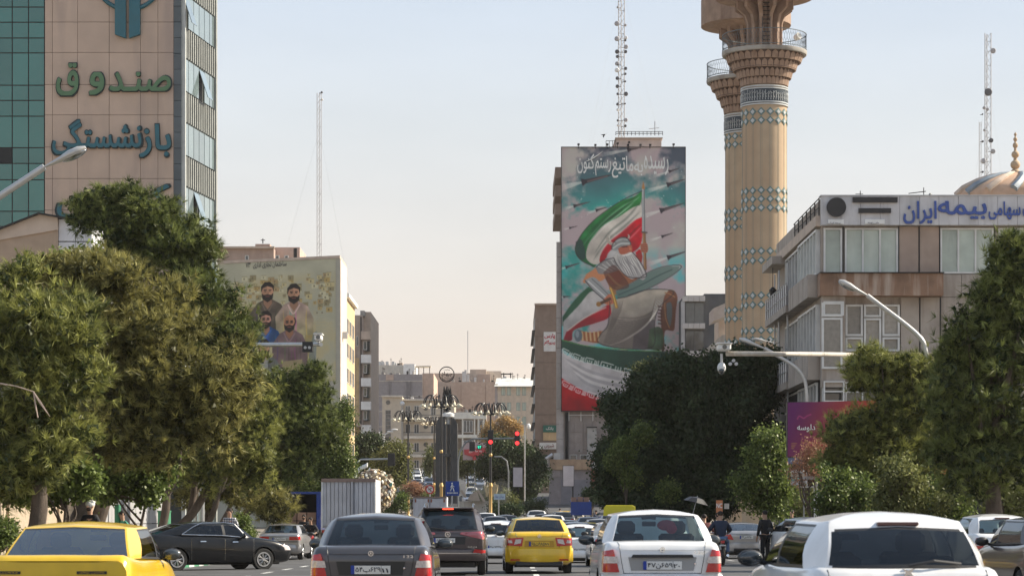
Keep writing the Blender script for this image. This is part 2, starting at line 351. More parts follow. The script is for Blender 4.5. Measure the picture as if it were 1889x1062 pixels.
# ================================================================ GROUND
def ground_sheet(name, x0, x1, ys, nx, dz, m, kind='structure', xs=None):
    V, Fc = [], []; xs = xs if xs is not None else np.linspace(x0, x1, nx)
    for y in ys:
        for x in xs: V.append((x, y, gz(x, y)+dz))
    n = len(xs)
    for j in range(len(ys)-1):
        for i in range(n-1): Fc.append((j*n+i, j*n+i+1, (j+1)*n+i+1, (j+1)*n+i))
    o = link(name, np_mesh(name, V, Fc), m); o['kind'] = kind; return o
YS = list(range(-30, 240, 10))+list(range(240, 620, 20))+[650, 700, 800, 900, 1200, 1500, 2500, 4000, 6500]
ground_sheet('ground', 0, 0, YS, 0, -.06, mat('dusty_ground', (.22, .19, .15), .9, var=.25, scale=.05), xs=[-4000, -1500, -500, -150, -60, -30, -15, -10, -5, 0, 5, 10, 15, 30, 60, 150, 500, 1500, 4000])
YR = list(range(-30, 480, 5))
ground_sheet('road', -10.4, 12.6, YR, 24, 0.0, asphalt)
ground_sheet('pavement_left', -16.5, -10.4, list(range(-30, 175, 5)), 8, .13, mat('pavement_slabs', (.30, .28, .25), .85, bump=.3, brick=(1.5, (.15, .14, .13))))
ground_sheet('pavement_right', 12.6, 26, list(range(-30, 175, 5)), 8, .13, _m['pavement_slabs'])
lw = MB()
for X in (-6.6, -3.0, .6, 4.2, 8.0):
    for k in range(40):
        y = -6+k*6
        if 158 < y < 240: continue
        lw.add([(X-.07, y, gz(X, y)+.004), (X+.07, y, gz(X, y)+.004), (X+.07, y+2.6, gz(X, y+2.6)+.004), (X-.07, y+2.6, gz(X, y+2.6)+.004)], [(0, 1, 2, 3)])
for k in range(17):
    X = -9.6+k*1.32
    for y in (148,): lw.add([(X, y, gz(X, y)+.004), (X+.6, y, gz(X, y)+.004), (X+.6, y+4, gz(X, y+4)+.004), (X, y+4, gz(X, y+4)+.004)], [(0, 1, 2, 3)])
lw.build('road_marking', mat('road_paint', (.62, .62, .6), .7, dirt_sheen=(.12, .12, .12), dscale=2), kind='structure')
kw, kg = mat('kerb_white', (.6, .6, .57), .7, dirt_sheen=(.2, .19, .18), dscale=1), mat('kerb_green', (.05, .22, .12), .7)
kt = thing('painted_kerb', 'green and white striped kerb along the left pavement below the pine trunks', 'kerb', (-10.5, 40, 0))
for k in range(110):
    y = 20+k*1.25; pbox(kt, 'kerb_stone', (kw, kg)[k % 2], -10.55, -10.35, y, y+1.23, gz(-10.5, y)-.1, gz(-10.5, y)+.17)
kt = thing('grey_kerb', 'plain grey kerb along the right pavement beside the parked cars', 'kerb', (12.6, 40, 0))
for k in range(90):
    y = 20+k*1.5; pbox(kt, 'kerb_stone', concrete, 12.55, 12.75, y, y+1.48, gz(12.6, y)-.1, gz(12.6, y)+.17)
# ================================================================ WALLS AND WINDOWS
class Wall:
    """vertical plane: s runs along u from O, d outward"""
    def __init__(s, par, ox, oy, ux=1., uy=0.):
        l = math.hypot(ux, uy); s.p = par; s.o = (ox, oy); s.u = (ux/l, uy/l); s.n = (uy/l, -ux/l); s.rz = math.atan2(uy, ux)
    def at(s, a, z, d=0.): return Vector((s.o[0]+s.u[0]*a+s.n[0]*d, s.o[1]+s.u[1]*a+s.n[1]*d, z))
    def box(s, name, m, s0, s1, z0, z1, d0=0., d1=.1, parent=None):
        c = s.at((s0+s1)/2, (z0+z1)/2, (d0+d1)/2); p = parent or s.p
        o = bpy.data.objects.new(name, unit(m)); COL.objects.link(o); o.parent = p; WM[o] = WM[p]
        o.location = WM[p].inverted() @ c; o.scale = (abs(s1-s0), abs(d1-d0), abs(z1-z0)); o.rotation_euler = (0, 0, s.rz); return o
    def mb(s): return MB(Matrix(((s.u[0], s.n[0], 0, s.o[0]), (s.u[1], s.n[1], 0, s.o[1]), (0, 0, 1, 0), (0, 0, 0, 1))))   # local (s, d, z)
    def window(s, s0, s1, z0, z1, cols=2, rows=1, fm=None, gm=None, ft=.06, d=.05, rec=.0):
        fm = fm or alu; gm = gm or win_dark; b = s.mb()
        b.box(s0, s1, -.12, d, z0, z0+ft); b.box(s0, s1, -.12, d, z1-ft, z1); b.box(s0, s0+ft, -.12, d-.002, z0+ft, z1-ft); b.box(s1-ft, s1, -.12, d-.002, z0+ft, z1-ft)
        cs = [s0+ft/2+(s1-s0-ft)*i/cols for i in range(cols+1)]; rs = [z0+ft/2+(z1-z0-ft)*i/rows for i in range(rows+1)]
        for c in cs[1:-1]: b.box(c-ft/2, c+ft/2, -.1, d-.004, z0+ft, z1-ft)
        for r_ in rs[1:-1]: b.box(s0+ft, s1-ft, -.08, d-.008, r_-ft/2, r_+ft/2)
        w_ = b.build('window', fm, s.p)
        for i in range(cols):
            for j in range(rows): s.box('pane', gm, cs[i]+ft/2, cs[i+1]-ft/2, rs[j]+ft/2, rs[j+1]-ft/2, .0, .012, parent=w_)
        return w_
class Face(Wall):        # wall facing the camera at distance Y, edges read as pixels
    def __init__(s, par, Y): super().__init__(par, 0, Y); s.Y = Y
    def b(s, name, m, x0, x1, y0, y1, d0=0., d1=.1, parent=None): return s.box(name, m, PX(x0, s.Y), PX(x1, s.Y), PZ(y1, s.Y), PZ(y0, s.Y), d0, d1, parent)
    def w(s, x0, x1, y0, y1, *a, **k): return s.window(PX(x0, s.Y), PX(x1, s.Y), PZ(y1, s.Y), PZ(y0, s.Y), *a, **k)
def body(par, m, Y, depth, x0, x1, ytop, z0=None, name='wall', X0=None, X1=None):
    X0 = PX(x0, Y) if X0 is None else X0; X1 = PX(x1, Y) if X1 is None else X1
    return pbox(par, name, m, X0, X1, Y, Y+depth, (gz(0, Y)-2) if z0 is None else z0, PZ(ytop, Y))
# ---------------------------------------------------------------- office tower, left edge
stone = mat('pink_stone', (.56, .425, .33), .75, var=.07, scale=.8, bump=.15, rnd=.05, dirt_sheen=(.36, .28, .24), dscale=.25)
strip = mat('slate_strip', (.10, .12, .13), .5, rnd=.1)
teal = mat('teal_glass', (.035, .17, .145), .12, var=.12, scale=.3, rnd=.16, coat=1)
T = thing('office_tower', 'tall stone and green glass office tower with large green lettering, at left edge', 'office building', (PX(200, 140), 140, gz(-20, 140)))
Yt = 140; f = Face(T, Yt)
body(T, mat('tower_core', (.03, .035, .035), .6), Yt, 8, -60, 334, -70)
cols = [83.5, 97.5, 144, 202, 260, 292, 321]; rows = [-74, -16, 42, 98, 157, 213, 272, 330, 388, 446, 504, 562, 620]
for i in range(len(cols)-1):
    for j in range(len(rows)-1): f.b('stone_panel', stone, cols[i]+.35, cols[i+1]-.35, rows[j]+.4, rows[j+1]-.4, 0, .12+.012*((i*7+j*3) % 3))
for j in range(24): f.b('slate_panel', strip, 321.3, 335, -74+j*29+.4, -74+(j+1)*29-.4, 0, .16)
gc = [-64, -36, -8, 23, 53, 82.5]; gr = [-45, -16, 14, 42, 71, 98.5, 158, 186, 215, 273, 302, 332, 390, 418, 446, 505]
for i in range(5):
    for j in range(len(gr)-1):
        f.b('pane', mat('dark_opening', (.01, .012, .012), .5) if (i, j) == (2, 9) else teal, gc[i]+1, gc[i+1]-1, gr[j]+1, gr[j+1]-1, 0, .06)
u = Wall(T, PX(335, Yt), Yt, .95, 7.0); LS = math.hypot(.95, 7)
finm = mat('fin_light', (.30, .31, .29), .5)
tw = u.mb(); tw.box(0, LS, -6, 0, -2, 34); tw.build('side_wall', _m['tower_core'], T)
for k in range(-1, 10):
    zt = PZ(106-118.5*k+118.5*0, Yt) if False else 1.36+(847+118.5-118.5*k)/ (F/Yt)
    zg0, zg1 = zt-58/(F/Yt), zt
    for i in range(6):
        a0, a1 = LS*i/6+.05, LS*(i+1)/6-.05
        if (k*5+i*3) % 7 == 0:
            b = u.mb(); b.add([(a0, .05, zg1), (a1, .05, zg1), (a1, .6, zg0+.1), (a0, .6, zg0+.1), (a0, .02, zg1), (a1, .02, zg1), (a1, .56, zg0+.1), (a0, .56, zg0+.1)], [(0, 1, 2, 3), (4, 7, 6, 5), (0, 3, 7, 4), (1, 5, 6, 2), (3, 2, 6, 7)]); b.build('open_window', win_side, T)
        else: u.box('pane', win_side, a0, a1, zg0, zg1, 0, .07)
    for i in range(15): u.box('fin', finm, LS*(i+.3)/15, LS*(i+.62)/15, zg0-58/(F/Yt), zg0-.1, 0, .12)
u.box('corner_post', mat('post_white', (.5, .52, .5), .5), -.02, .12, 0, 34, 0, .22)
u.box('corner_post', finm, LS-.1, LS+.15, 0, 34, -.1, .2)
green_s = mat('sign_green', (.10, .20, .10), .5); blue_s = mat('sign_teal', (.03, .135, .17), .5); edge_s = mat('sign_edge', (.012, .03, .035), .5)
def big(s, x0, x1, y0, y1, m, bold):
    c = (PX((x0+x1)/2, Yt), Yt-.13, PZ((y0+y1)/2, Yt)); wd = (x1-x0)*Yt/F; ht = (y1-y0)*Yt/F
    o = lettering(T, 'sign_letters', s, c, wd, ht, edge_s, .16, bold+.022)
    lettering(o, 'letter_face', s, (c[0], c[1]-.17, c[2]), wd*.97, ht*.94, m, .04, bold)
big('صنـد', 203, 317, 134, 171, green_s, .028); big('و', 167, 193, 134, 178, green_s, .03); big('ق', 106, 146, 117, 180, green_s, .03)
big('باز', 259, 316, 229, 293, blue_s, .03); big('نشستگی', 97, 264, 221, 288, blue_s, .03)
big('کشوری', 105, 315, 340, 405, blue_s, .028)
b = MB(Matrix.Translation((0, 0, 0)))
for sx in (-1, 1):
    pts = [(237+sx*3, -40), (237+sx*23, -40), (237+sx*23, 66), (237+sx*3, 73)]
    b.prism([(PX(x, Yt), PZ(y, Yt)) for x, y in pts], Yt-.42, Yt-.13)
arc = [P(237+58*math.cos(t), -34+52*math.sin(t), Yt-.25) for t in np.linspace(R(5), R(70), 10)]; b.tube(arc, .12, 6)
arc = [P(237-58*math.cos(t), -34+52*math.sin(t), Yt-.25) for t in np.linspace(R(5), R(70), 10)]; b.tube(arc, .12, 6)
b.build('emblem', blue_s, T)
# ---------------------------------------------------------------- gabled building below it
G = thing('gabled_building', 'low tan building with shallow gable in front of green glass tower', 'building', (PX(60, 112), 112, 0))
tan = mat('tan_render', (.40, .30, .22), .8, bump=.2, dirt_sheen=(.3, .23, .17)); cream = mat('cream_render', (.52, .42, .34), .8, bump=.2)
pl = [(-60, 980), (-60, 450), (0, 426), (74, 397), (107, 403), (107, 980)]
MB().prism([(PX(x, 112), PZ(y, 112)) for x, y in pl], 112, 120).build('wall', tan, G)
MB().prism([(PX(x, 112), PZ(y, 112)) for x, y in [(-60, 462), (0, 443), (107, 424), (107, 402), (74, 396), (0, 425), (-60, 449)]], 111.9, 112).build('fascia', cream, G)
MB().prism([(PX(x, 112), PZ(y, 112)) for x, y in [(-60, 449), (0, 425), (74, 396), (130, 406), (130, 403), (74, 393.5), (0, 422.5), (-60, 446)]], 111.6, 120.5).build('roof', dark_metal, G)
wp = mat('white_panel', (.56, .56, .58), .6, rnd=.08); f = Face(G, 112)
for i in range(2):
    for j, (a, c) in enumerate(((404, 444), (446, 486), (488, 528), (530, 570))): f.b('wall_panel', wp, 107.5+31*i, 137.5+31*i, a, c, -7, -.1)
f.b('wall_core', concrete, 107, 168, 410, 980, -8, -.6)
# ---------------------------------------------------------------- mural building
ol = mat('olive_render', (.42, .40, .33), .85, var=.06, bump=.2, dirt_sheen=(.36, .34, .25), dscale=.1)
Mb = thing('mural_building', 'blank gable wall painted with five bearded men, thin lattice mast behind it', 'building', (PX(520, 232), 232, 0))
Ya, Yb = 237, 230; A0, B0 = Vector((PX(330, Ya), Ya, 0)), Vector((PX(627, Yb), Yb, 0)); ztop = PZ(476, Yb)
wl = Wall(Mb, A0.x, A0.y, B0.x-A0.x, B0.y-A0.y); LM = (B0-A0).length
fp = [(A0.x, A0.y), (B0.x, B0.y), (B0.x, B0.y+9), (A0.x, A0.y+9)]
def foot(zs, name, m, g=0.):
    q = MB(); q.add([(x, y-g, z) for z in zs for x, y in fp], [(0, 1, 2, 3), (7, 6, 5, 4)]+[(i, (i+1) % 4, 4+(i+1) % 4, 4+i) for i in range(4)]); return q.build(name, m, Mb)
foot((-1, ztop), 'wall', ol); foot((ztop, ztop+.25), 'parapet', _m['cream_render'], .1); sw = Wall(Mb, B0.x, B0.y, 0, 1)
wh = mat('sunlit_side_render', (.62, .54, .47), .8, dirt_sheen=(.45, .38, .32)); sw.box('side_wall', wh, .02, 9, -1, ztop-.05, .0, .06)  # pinkish cream side, its sunlight put into the paler colour
for k, zz in enumerate((6, 9, 12, 18)): sw.box('air_conditioner', grey_metal, 1.5+k % 2, 2.3+k % 2, zz, zz+.6, .06, .5)
# painted mural (zoom units: 2.795 px per photo pixel, origin 380,380)
cv = Canvas(640, 640, .36)      # covers zoom x 38..678, y 265..905
ox, oy = 38, 265
n1 = fbm(cv.h, cv.w, 7, 5, 3)[..., None]; n2 = fbm(cv.h, cv.w, 24, 3, 5)[..., None]
cv.c[:] = np.array((186, 183, 158))*(.9+.2*n1)
msk = np.clip((n1-.42)*4, 0, 1)*np.clip((cv.Y[..., None]-60)/60, 0, 1)*np.clip((cv.X[..., None]-70)/60, 0, 1); cv.c[:] = cv.c*(1-msk*.45)+np.array((196, 172, 112))*msk*.45
msk = np.clip((n2-.5)*6, 0, 1)*np.clip(1-np.abs(cv.X-480)/120, 0, 1)[..., None]*np.clip(1-np.abs(cv.Y-380)/200, 0, 1)[..., None]; cv.c[:] = cv.c*(1-msk*.4)+np.array((200, 160, 80))*msk*.4
rr = random.Random(4)
def Z(*p): return [(a-ox, b_-oy) for a, b_ in p]
for k in range(150):     # sketchy hillside village
    x = rr.uniform(120, 640); y = rr.uniform(335, 520); s_ = rr.uniform(10, 34); c = rr.choice([(150, 138, 100), (205, 190, 140), (176, 150, 105), (212, 205, 168), (190, 160, 95)])
    cv.poly(Z((x, y), (x+s_, y+rr.uniform(-4, 3)), (x+s_, y+s_*.8), (x, y+s_*.8)), c, .85)
    cv.line(Z((x, y), (x+s_, y)), 2.5, (110, 100, 75), .6); cv.poly(Z((x+s_*.3, y+s_*.25), (x+s_*.5, y+s_*.25), (x+s_*.5, y+s_*.6), (x+s_*.3, y+s_*.6)), (95, 88, 70), .7)
def man(x, y, s_, coat, coat2, skin=(205, 155, 122), hair=(38, 30, 26), bald=False, dx=0, specs=False, low=0):
    """x,y face centre in zoom units, s_ face half width"""
    cv.poly(Z((x-s_*2.9, y+s_*9+low), (x-s_*3.1, y+s_*3.8), (x-s_*1.7, y+s_*1.9), (x-s_*.6, y+s_*1.3), (x+s_*.8, y+s_*1.3), (x+s_*2.3, y+s_*2.2), (x+s_*3.3, y+s_*4.4), (x+s_*3.1, y+s_*9+low)), coat, 1, coat2, 1, .5)
    for k in range(7):
        a = rr.uniform(-2.2, 2.2); cv.line(Z((x+a*s_, y+s_*2.6), (x+a*s_*.9+rr.uniform(-6, 6), y+s_*5), (x+a*s_*1.05, y+s_*8)), rr.uniform(3, 8), [v*rr.choice((.6, 1.25)) for v in coat], .45, True)
    cv.poly(Z((x-s_*.6, y+s_*.9), (x+s_*.6, y+s_*.9), (x+s_*.75, y+s_*2), (x, y+s_*3.0), (x-s_*.7, y+s_*2)), [v*.78 for v in skin])
    cv.line(Z((x-s_*1.0, y+s_*1.8), (x-s_*.1, y+s_*3.4), (x+s_*1.0, y+s_*1.9)), 6, [min(255, v*1.35) for v in coat], .7)
    cv.ell((x-ox, y-oy), s_, s_*1.38, skin, 1)
    cv.ell((x-ox-s_*.45, y-oy+s_*.1), s_*.5, s_*1.1, [v*.78 for v in skin], .6)
    cv.poly(Z((x-s_*.98, y+s_*.25), (x-s_*.6, y+s_*.55), (x, y+s_*.42), (x+s_*.6, y+s_*.55), (x+s_*.98, y+s_*.2), (x+s_*.85, y+s_*1.2), (x, y+s_*1.8), (x-s_*.85, y+s_*1.2)), hair)
    cv.line(Z((x-s_*.35, y+s_*.78), (x+s_*.35, y+s_*.78)), 4, (150, 80, 70), .9)
    cv.line(Z((x-s_*.65, y-s_*.3), (x-s_*.15, y-s_*.33)), 4.5, hair); cv.line(Z((x+s_*.15, y-s_*.33), (x+s_*.65, y-s_*.3)), 4.5, hair)
    cv.line(Z((x-s_*.55, y-s_*.08), (x-s_*.2, y-s_*.08)), 3.5, (30, 22, 20)); cv.line(Z((x+s_*.2, y-s_*.08), (x+s_*.55, y-s_*.08)), 3.5, (30, 22, 20))
    cv.line(Z((x+s_*.05, y-s_*.1), (x+s_*.18, y+s_*.32), (x-s_*.08, y+s_*.36)), 3, (140, 92, 70), .8)
    if specs:
        for q in (-.4, .4): cv.ell((x-ox+q*s_, y-oy-s_*.05), s_*.3, s_*.22, (60, 50, 44), .6)
    if not bald: cv.poly(Z((x-s_*1.05, y+s_*.1), (x-s_*1.1, y-s_*.9), (x-s_*.5, y-s_*1.65), (x+s_*.4, y-s_*1.7), (x+s_*1.08, y-s_*1.0), (x+s_*1.02, y+s_*.1), (x+s_*.8, y-s_*.7), (x, y-s_*.95), (x-s_*.8, y-s_*.65)), hair)
    else: cv.line(Z((x+s_*.9, y-s_*.9), (x+s_*1.08, y-s_*.2), (x+s_*.9, y+s_*.5)), 7, hair, .8)
cv.poly(Z((520, 640), (560, 600), (570, 870), (500, 880)), (150, 128, 70), .6); cv.poly(Z((560, 650), (580, 640), (572, 860), (520, 862), (535, 790)), (110, 128, 140), .6)
cv.poly(Z((360, 600), (400, 560), (420, 700), (380, 740)), (120, 150, 165), .6); cv.poly(Z((215, 760), (260, 720), (250, 820), (215, 840)), (190, 170, 110), .7)
man(325, 425, 31, (102, 88, 76), (86, 80, 66), low=-40); man(461, 440, 31, (186, 158, 148), (170, 160, 120), low=-60)
man(316, 572, 28, (40, 84, 142), (46, 78, 120), skin=(205, 150, 128), specs=True, low=-110)
man(438, 592, 29, (120, 98, 100), (112, 92, 88), skin=(196, 138, 104), bald=True, specs=True, low=20); cv.poly(Z((400, 795), (505, 785), (500, 850), (405, 856)), (165, 150, 110), .9)
man(308, 722, 28, (98, 100, 98), (120, 122, 118), low=-90); cv.poly(Z((285, 780), (325, 772), (330, 870), (300, 880)), (170, 172, 165), .7)
cv.ell((200-ox, 745-oy), 22, 28, (150, 110, 90), .8); cv.ell((200-ox, 725-oy), 20, 16, (80, 60, 55), .8)
for k in range(20): cv.line(Z((575, 515+k*7), (575+rr.uniform(25, 60), 515+k*7)), 2.2, (165, 168, 150), .7)
for q in (580, 606): cv.ell((q-ox, 545-oy), 3, 3, (70, 60, 50))
def mp(zx, zy):
    x = 380+zx/2.795; y = 380+zy/2.795
    # point on the wall plane under that pixel
    k = (x-CX)/F; dx, dy = B0.x-A0.x, B0.y-A0.y; t = (k*A0.y-A0.x)/(dx-k*dy); Yp = A0.y+dy*t
    q = wl.at(t*LM, PZ(y, Yp), .03); return q
tl, tr = mp(38, 265), mp(670, 268); zt_, zb_ = ztop-.02, PZ(380+905/2.795, 232)
for q in (tl, tr): q.z = zt_
bl, br = tl.copy(), tr.copy(); bl.z = br.z = zb_
cv.sheet('mural', (tl, tr, bl, br), Mb, .95)
ink = mat('sign_ink', (.04, .04, .05), .6)
q = mp(318, 303); lettering(Mb, 'wall_lettering', 'ساختمان تجاری اداری', wl.at((q.x+.25-A0.x)/wl.u[0], q.z, .05), 180/2.795*.0505/wl.u[0], .62, ink, .02, .012, u=(wl.u[0], wl.u[1], 0))
q = mp(226, 303); lettering(Mb, 'wall_lettering', '۳۷', wl.at((q.x-.12-A0.x)/wl.u[0], q.z, .05), .5, .5, ink, .02, .012, u=(wl.u[0], wl.u[1], 0))
# brick penthouse building behind it
H1 = thing('rooftop_building', 'pink brick upper storey rising behind the mural wall', 'building', (PX(480, 262), 262, 0)); pk = mat('pink_brick', (.40, .30, .25), .85, rnd=.05, dirt_sheen=(.3, .22, .19))
f = Face(H1, 262); body(H1, pk, 262, 8, 401, 505, 458); body(H1, mat('pink_light', (.52, .38, .32), .85), 264, 8, 498, 553, 456); f.b('cornice', cream, 399, 507, 455, 458.5, 0, .4)
for x0 in (452, 508, 525): f.w(x0, x0+7, 471, 480, 1, 1)
for x0, x1 in ((470, 497),): f.b('stair_house', pk, x0, x1, 449, 456, -3, -.5)
b = MB(); b.tube([P(485, 449, 262), P(485, 440, 262)], .06, 5); b.tube([P(481, 443, 262), P(489, 443, 262)], .04, 5); b.tube([P(545, 475, 260), P(545, 458, 260)], .2, 5); b.build('aerial', dark_metal, H1)
# ---------------------------------------------------------------- buildings down the left side of the street
yel = mat('yellow_render', (.62, .45, .25), .8, dirt_sheen=(.5, .38, .24)); brn = mat('brown_stone', (.46, .37, .31), .85, bump=.2, rnd=.05, dirt_sheen=(.28, .2, .16))
H2 = thing('yellow_building', 'narrow ochre apartment block beside the mural wall, windows on its street side', 'building', (PX(632, 248), 248, 0))
X2 = PX(638, 248); body(H2, yel, 248, 14, 590, 638, 548); s2 = Wall(H2, X2, 248, 0, 1)
s2.box('parapet', white_paint, -.2, 14, PZ(548, 248), PZ(541, 248), -.3, .35)
for k in range(7):
    for j in range(3): s2.window(.8+j*4.4, 3.6+j*4.4, PZ(590+k*46+22, 248), PZ(590+k*46-6, 248), 2, 1)
H3 = thing('brown_balcony_block', 'tall brown block with a stack of white balconies down its right edge', 'building', (PX(655, 300), 300, 0)); f = Face(H3, 300)
body(H3, brn, 300, 20, 600, 669, 581); body(H3, cream, 302, 18, 669, 684, 575, X0=PX(668.5, 300)); f.b('roof_hut', concrete, 664, 672, 572, 582, -4, -.5)
f.b('pipe', dark_metal, 665, 667, 584, 812, 0, .15); f.b('wall_strip', yel, 656, 662, 660, 820, 0, .05)
for k in range(7):
    y = 612+k*43; f.b('balcony', white_paint if k else cream, 667, 684.5, y, y+15, -.5, 1.2); f.b('window', win_dark, 670, 681, y+15, y+34, -1.9, -1.7); f.w(670.5, 677, y+17, y+33, 1, 1)
    f.w(657, 661, y+8, y+26, 1, 1)
f.b('slab', cream, 645, 668, 783, 787, 0, 2)
# ---------------------------------------------------------------- centre distance
gm_ = mat('mauve_stone', (.30, .27, .27), .85, rnd=.05, bump=.1); bp = mat('brown_plaster', (.42, .33, .27), .85, dirt_sheen=(.36, .26, .21), dscale=.08); pale = mat('pale_render', (.62, .56, .48), .8, dirt_sheen=(.5, .45, .38))
C1 = thing('grey_block', 'grey mauve stone block in the distance behind the cream building', 'building', (PX(730, 520), 520, 10)); f = Face(C1, 520)
body(C1, gm_, 520, 30, 686, 779, 690, X0=-40); C1b = body(C1, mat('sunlit_side', (.52, .38, .30), .8), 521, 28, 779, 800, 688, name='side_wall')  # orange sunlight on the side wall is put into its colour
for y in (702, 730, 758, 786): f.b('joint_band', pale, 684, 779, y, y+1, 0, .15)
for x in (718, 750, 757): f.b('wall_rib', mat('rib_grey', (.22, .2, .2), .8), x, x+2, 703, 790, 0, .3)
for x in (712,): f.b('notch_wall', mat('salmon', (.5, .37, .3), .8), x, x+14, 691, 701, 0, .2)
C2 = thing('pale_roof_block', 'pale long block with roof sheds showing above the grey block', 'building', (PX(715, 620), 620, 12)); f = Face(C2, 620)
body(C2, pale, 620, 20, 684, 757, 673); body(C2, white_paint, 615, 20, 744, 765, 671, name='stair_tower')
for x in (755, 763, 772, 781, 792): f.b('roof_post', dark_metal, x, x+1.2, 676, 690, 0, .3)
f.b('roof_slab', pale, 752, 795, 675, 677, -3, 2)
for x in (689, 697, 703, 711, 722): f.b('roof_unit', grey_metal, x, x+5, 666, 673, -4, -1)
C3 = thing('brown_plaster_block', 'wide windowless brown plaster block with rooftop rooms in the far centre', 'building', (PX(850, 560), 560, 12)); f = Face(C3, 560)
body(C3, bp, 560, 40, 781, 917, 704); body(C3, mat('sunlit_plaster', (.6, .46, .36), .8), 585, 14, 790, 880, 688, name='rear_wing'); body(C3, cream, 575, 14, 867, 897, 681, name='roof_room'); body(C3, pale, 580, 14, 895, 925, 684, name='roof_room'); body(C3, bp, 572, 10, 881, 905, 690, name='roof_room')  # sunlit top parts: the sunlight is put into their paler wall colours
for x in (928, 941): f.b('chimney', dark_metal, x, x+2, 684, 697, -8, -7)
f.b('roof_beam', dark_metal, 925, 944, 685, 687, -8, -7)
for x in (800, 850, 895): f.b('downpipe', mat('stain_brown', (.3, .22, .18), .8), x, x+1, 708, 860, 0, .12)
for x, y in ((852, 683), (856, 680), (861, 688), (874, 694)): f.b('roof_unit', grey_metal, x, x+4, y, 704, -6, -4)
C4 = thing('tin_roof_building', 'beige building with pale sloped roof and paired green-framed windows', 'building', (PX(945, 500), 500, 10)); f = Face(C4, 500)
body(C4, mat('beige_render', (.50, .42, .34), .8, dirt_sheen=(.42, .35, .28)), 500, 20, 918, 985, 712, X1=PX(995, 500)); body(C4, gm_, 500.1, 19, 913, 918.3, 708, name='side_wall')
q = MB(); q.add([P(912, 712, 499), P(986, 712, 499), P(986, 697, 506), P(916, 697, 506)], [(0, 1, 2, 3)]); q.add([P(912, 713.5, 499), P(986, 713.5, 499), P(986, 698.5, 506), P(916, 698.5, 506)], [(0, 3, 2, 1)]); q.build('roof', mat('tin', (.7, .68, .62), .5), C4)
gf = mat('green_frame', (.2, .26, .24), .6)
for y in (714, 742, 768, 796, 822):
    for x in (925, 935.5, 952.5, 963.5): f.w(x, x+7, y, y+15, 2, 1, fm=gf, gm=win_pale, ft=.1)
C5 = thing('cream_round_window_building', 'cream building with porthole windows and long balconies above the uphill traffic', 'building', (PX(770, 470), 470, 9)); f = Face(C5, 470)
cr5 = mat('cream_stone', (.54, .46, .36), .8, dirt_sheen=(.45, .38, .3), dscale=.1); body(C5, cr5, 470, 16, 705, 742, 731); body(C5, cr5, 471.5, 14, 742, 838, 737, name='main_wing')
f.b('cornice', pale, 704, 743, 729, 732, 0, .5); f.b('cornice', pale, 742, 839, 735, 738, -1.5, -.8)
q = MB()
f.w(711, 721, 756, 812, 1, 8, fm=gm_)
for x, y in ((716, 742),): MB().lathe([(0, -.02), (.42, -.02), (.42, -.1), (0, -.1)], (PX(x, 470), 470, PZ(y, 470)), 16, 'y').build('porthole_window', win_dark, C5)
for y in (752, 786, 819): MB().lathe([(0, -.02), (.42, -.02), (.42, -.15), (0, -.15)], (PX(785, 470), 471.5, PZ(y, 470)), 16, 'y').build('porthole_window', win_dark, C5)
f5 = Face(C5, 471.5)
for y in (748, 782, 816, 848):
    for x in (732, 748, 764, 795, 812): f5.w(x if x > 742 else 743, x+9, y, y+17, 2, 1, gm=win_dark)
for y in (772, 804, 838):
    f5.b('balcony_slab', pale, 745, 838, y, y+5, 0, 1.3); f5.b('balcony_rail', dark_metal, 745, 838, y-7, y-6.2, 1.2, 1.26)
C6 = thing('white_portico_building', 'white fronted building with open columned balconies behind the dark monument', 'building', (PX(868, 430), 430, 8)); f = Face(C6, 430)
body(C6, mat('recess', (.22, .18, .15), .8), 432, 12, 838, 897, 762); wc = mat('white_render', (.72, .68, .6), .7)
for y in (760, 801, 842): f.b('balcony_slab', wc, 836, 897, y, y+(12 if y == 760 else 6), -2, 0)
for x in (836, 852, 874, 881, 891): f.b('column', wc, x, x+2.6, 772, 880, -.6, -.1)
for y in (775, 812): f.w(855, 872, y, y+22, 3, 1, rec=.1, gm=win_dark); f.w(884, 891, y, y+22, 1, 1)
for y in (794, 835): f.b('balcony_rail', dark_metal, 838, 880, y, y+.8, -.2, -.12)
f.b('wall_plate', white_paint, 862, 866, 783, 790, -1.9, -1.8)
# right side, brown corner block
C7 = thing('brown_corner_block', 'brown block left of the giant billboard with red lettered banner on its edge', 'building', (PX(1005, 340), 340, 3)); f = Face(C7, 340)
b7 = mat('brown_panel', (.30, .225, .18), .85, rnd=.06, dirt_sheen=(.24, .18, .14)); X7 = PX(987, 340); body(C7, b7, 340, 30, 987, 1045, 562, X0=X7); f.b('parapet', cream, 986, 1045, 559.5, 562.5, -1, .3)
s7 = Wall(C7, X7, 370, 0, -1)
for k in range(8):
    z = PZ(590+k*34+16, 340); s7.window(1, 14, z, z+1.5, 4, 1, ft=.15); s7.window(16, 29, z, z+1.5, 4, 1, ft=.15); s7.box('ledge', dark_metal, 0, 30, z-.35, z-.2, 0, .4)
for k in range(5): f.b('joint', mat('joint_dark', (.15, .11, .09), .8), 987, 1024, 620+k*48, 620.8+k*48, 0, .03)
red_s = mat('sign_red', (.5, .03, .05), .6); grn = mat('sign_green_flat', (.03, .16, .12), .6)
f.b('banner', white_paint, 1003, 1025, 612, 648, 0, .12)
lettering(C7, 'banner_lettering', 'پارس', P(1014, 620, 339.86), 1.4, .75, red_s, .02, .05); lettering(C7, 'banner_lettering', 'پیروگام', P(1014, 632, 339.86), 1.45, .7, red_s, .02, .05)
f.b('shop_sign', grn, 1002, 1026, 784, 797, 0, .3); lettering(C7, 'sign_lettering', 'بانک', P(1014, 790, 339.6), 1.0, .5, white_paint, .02, .02)
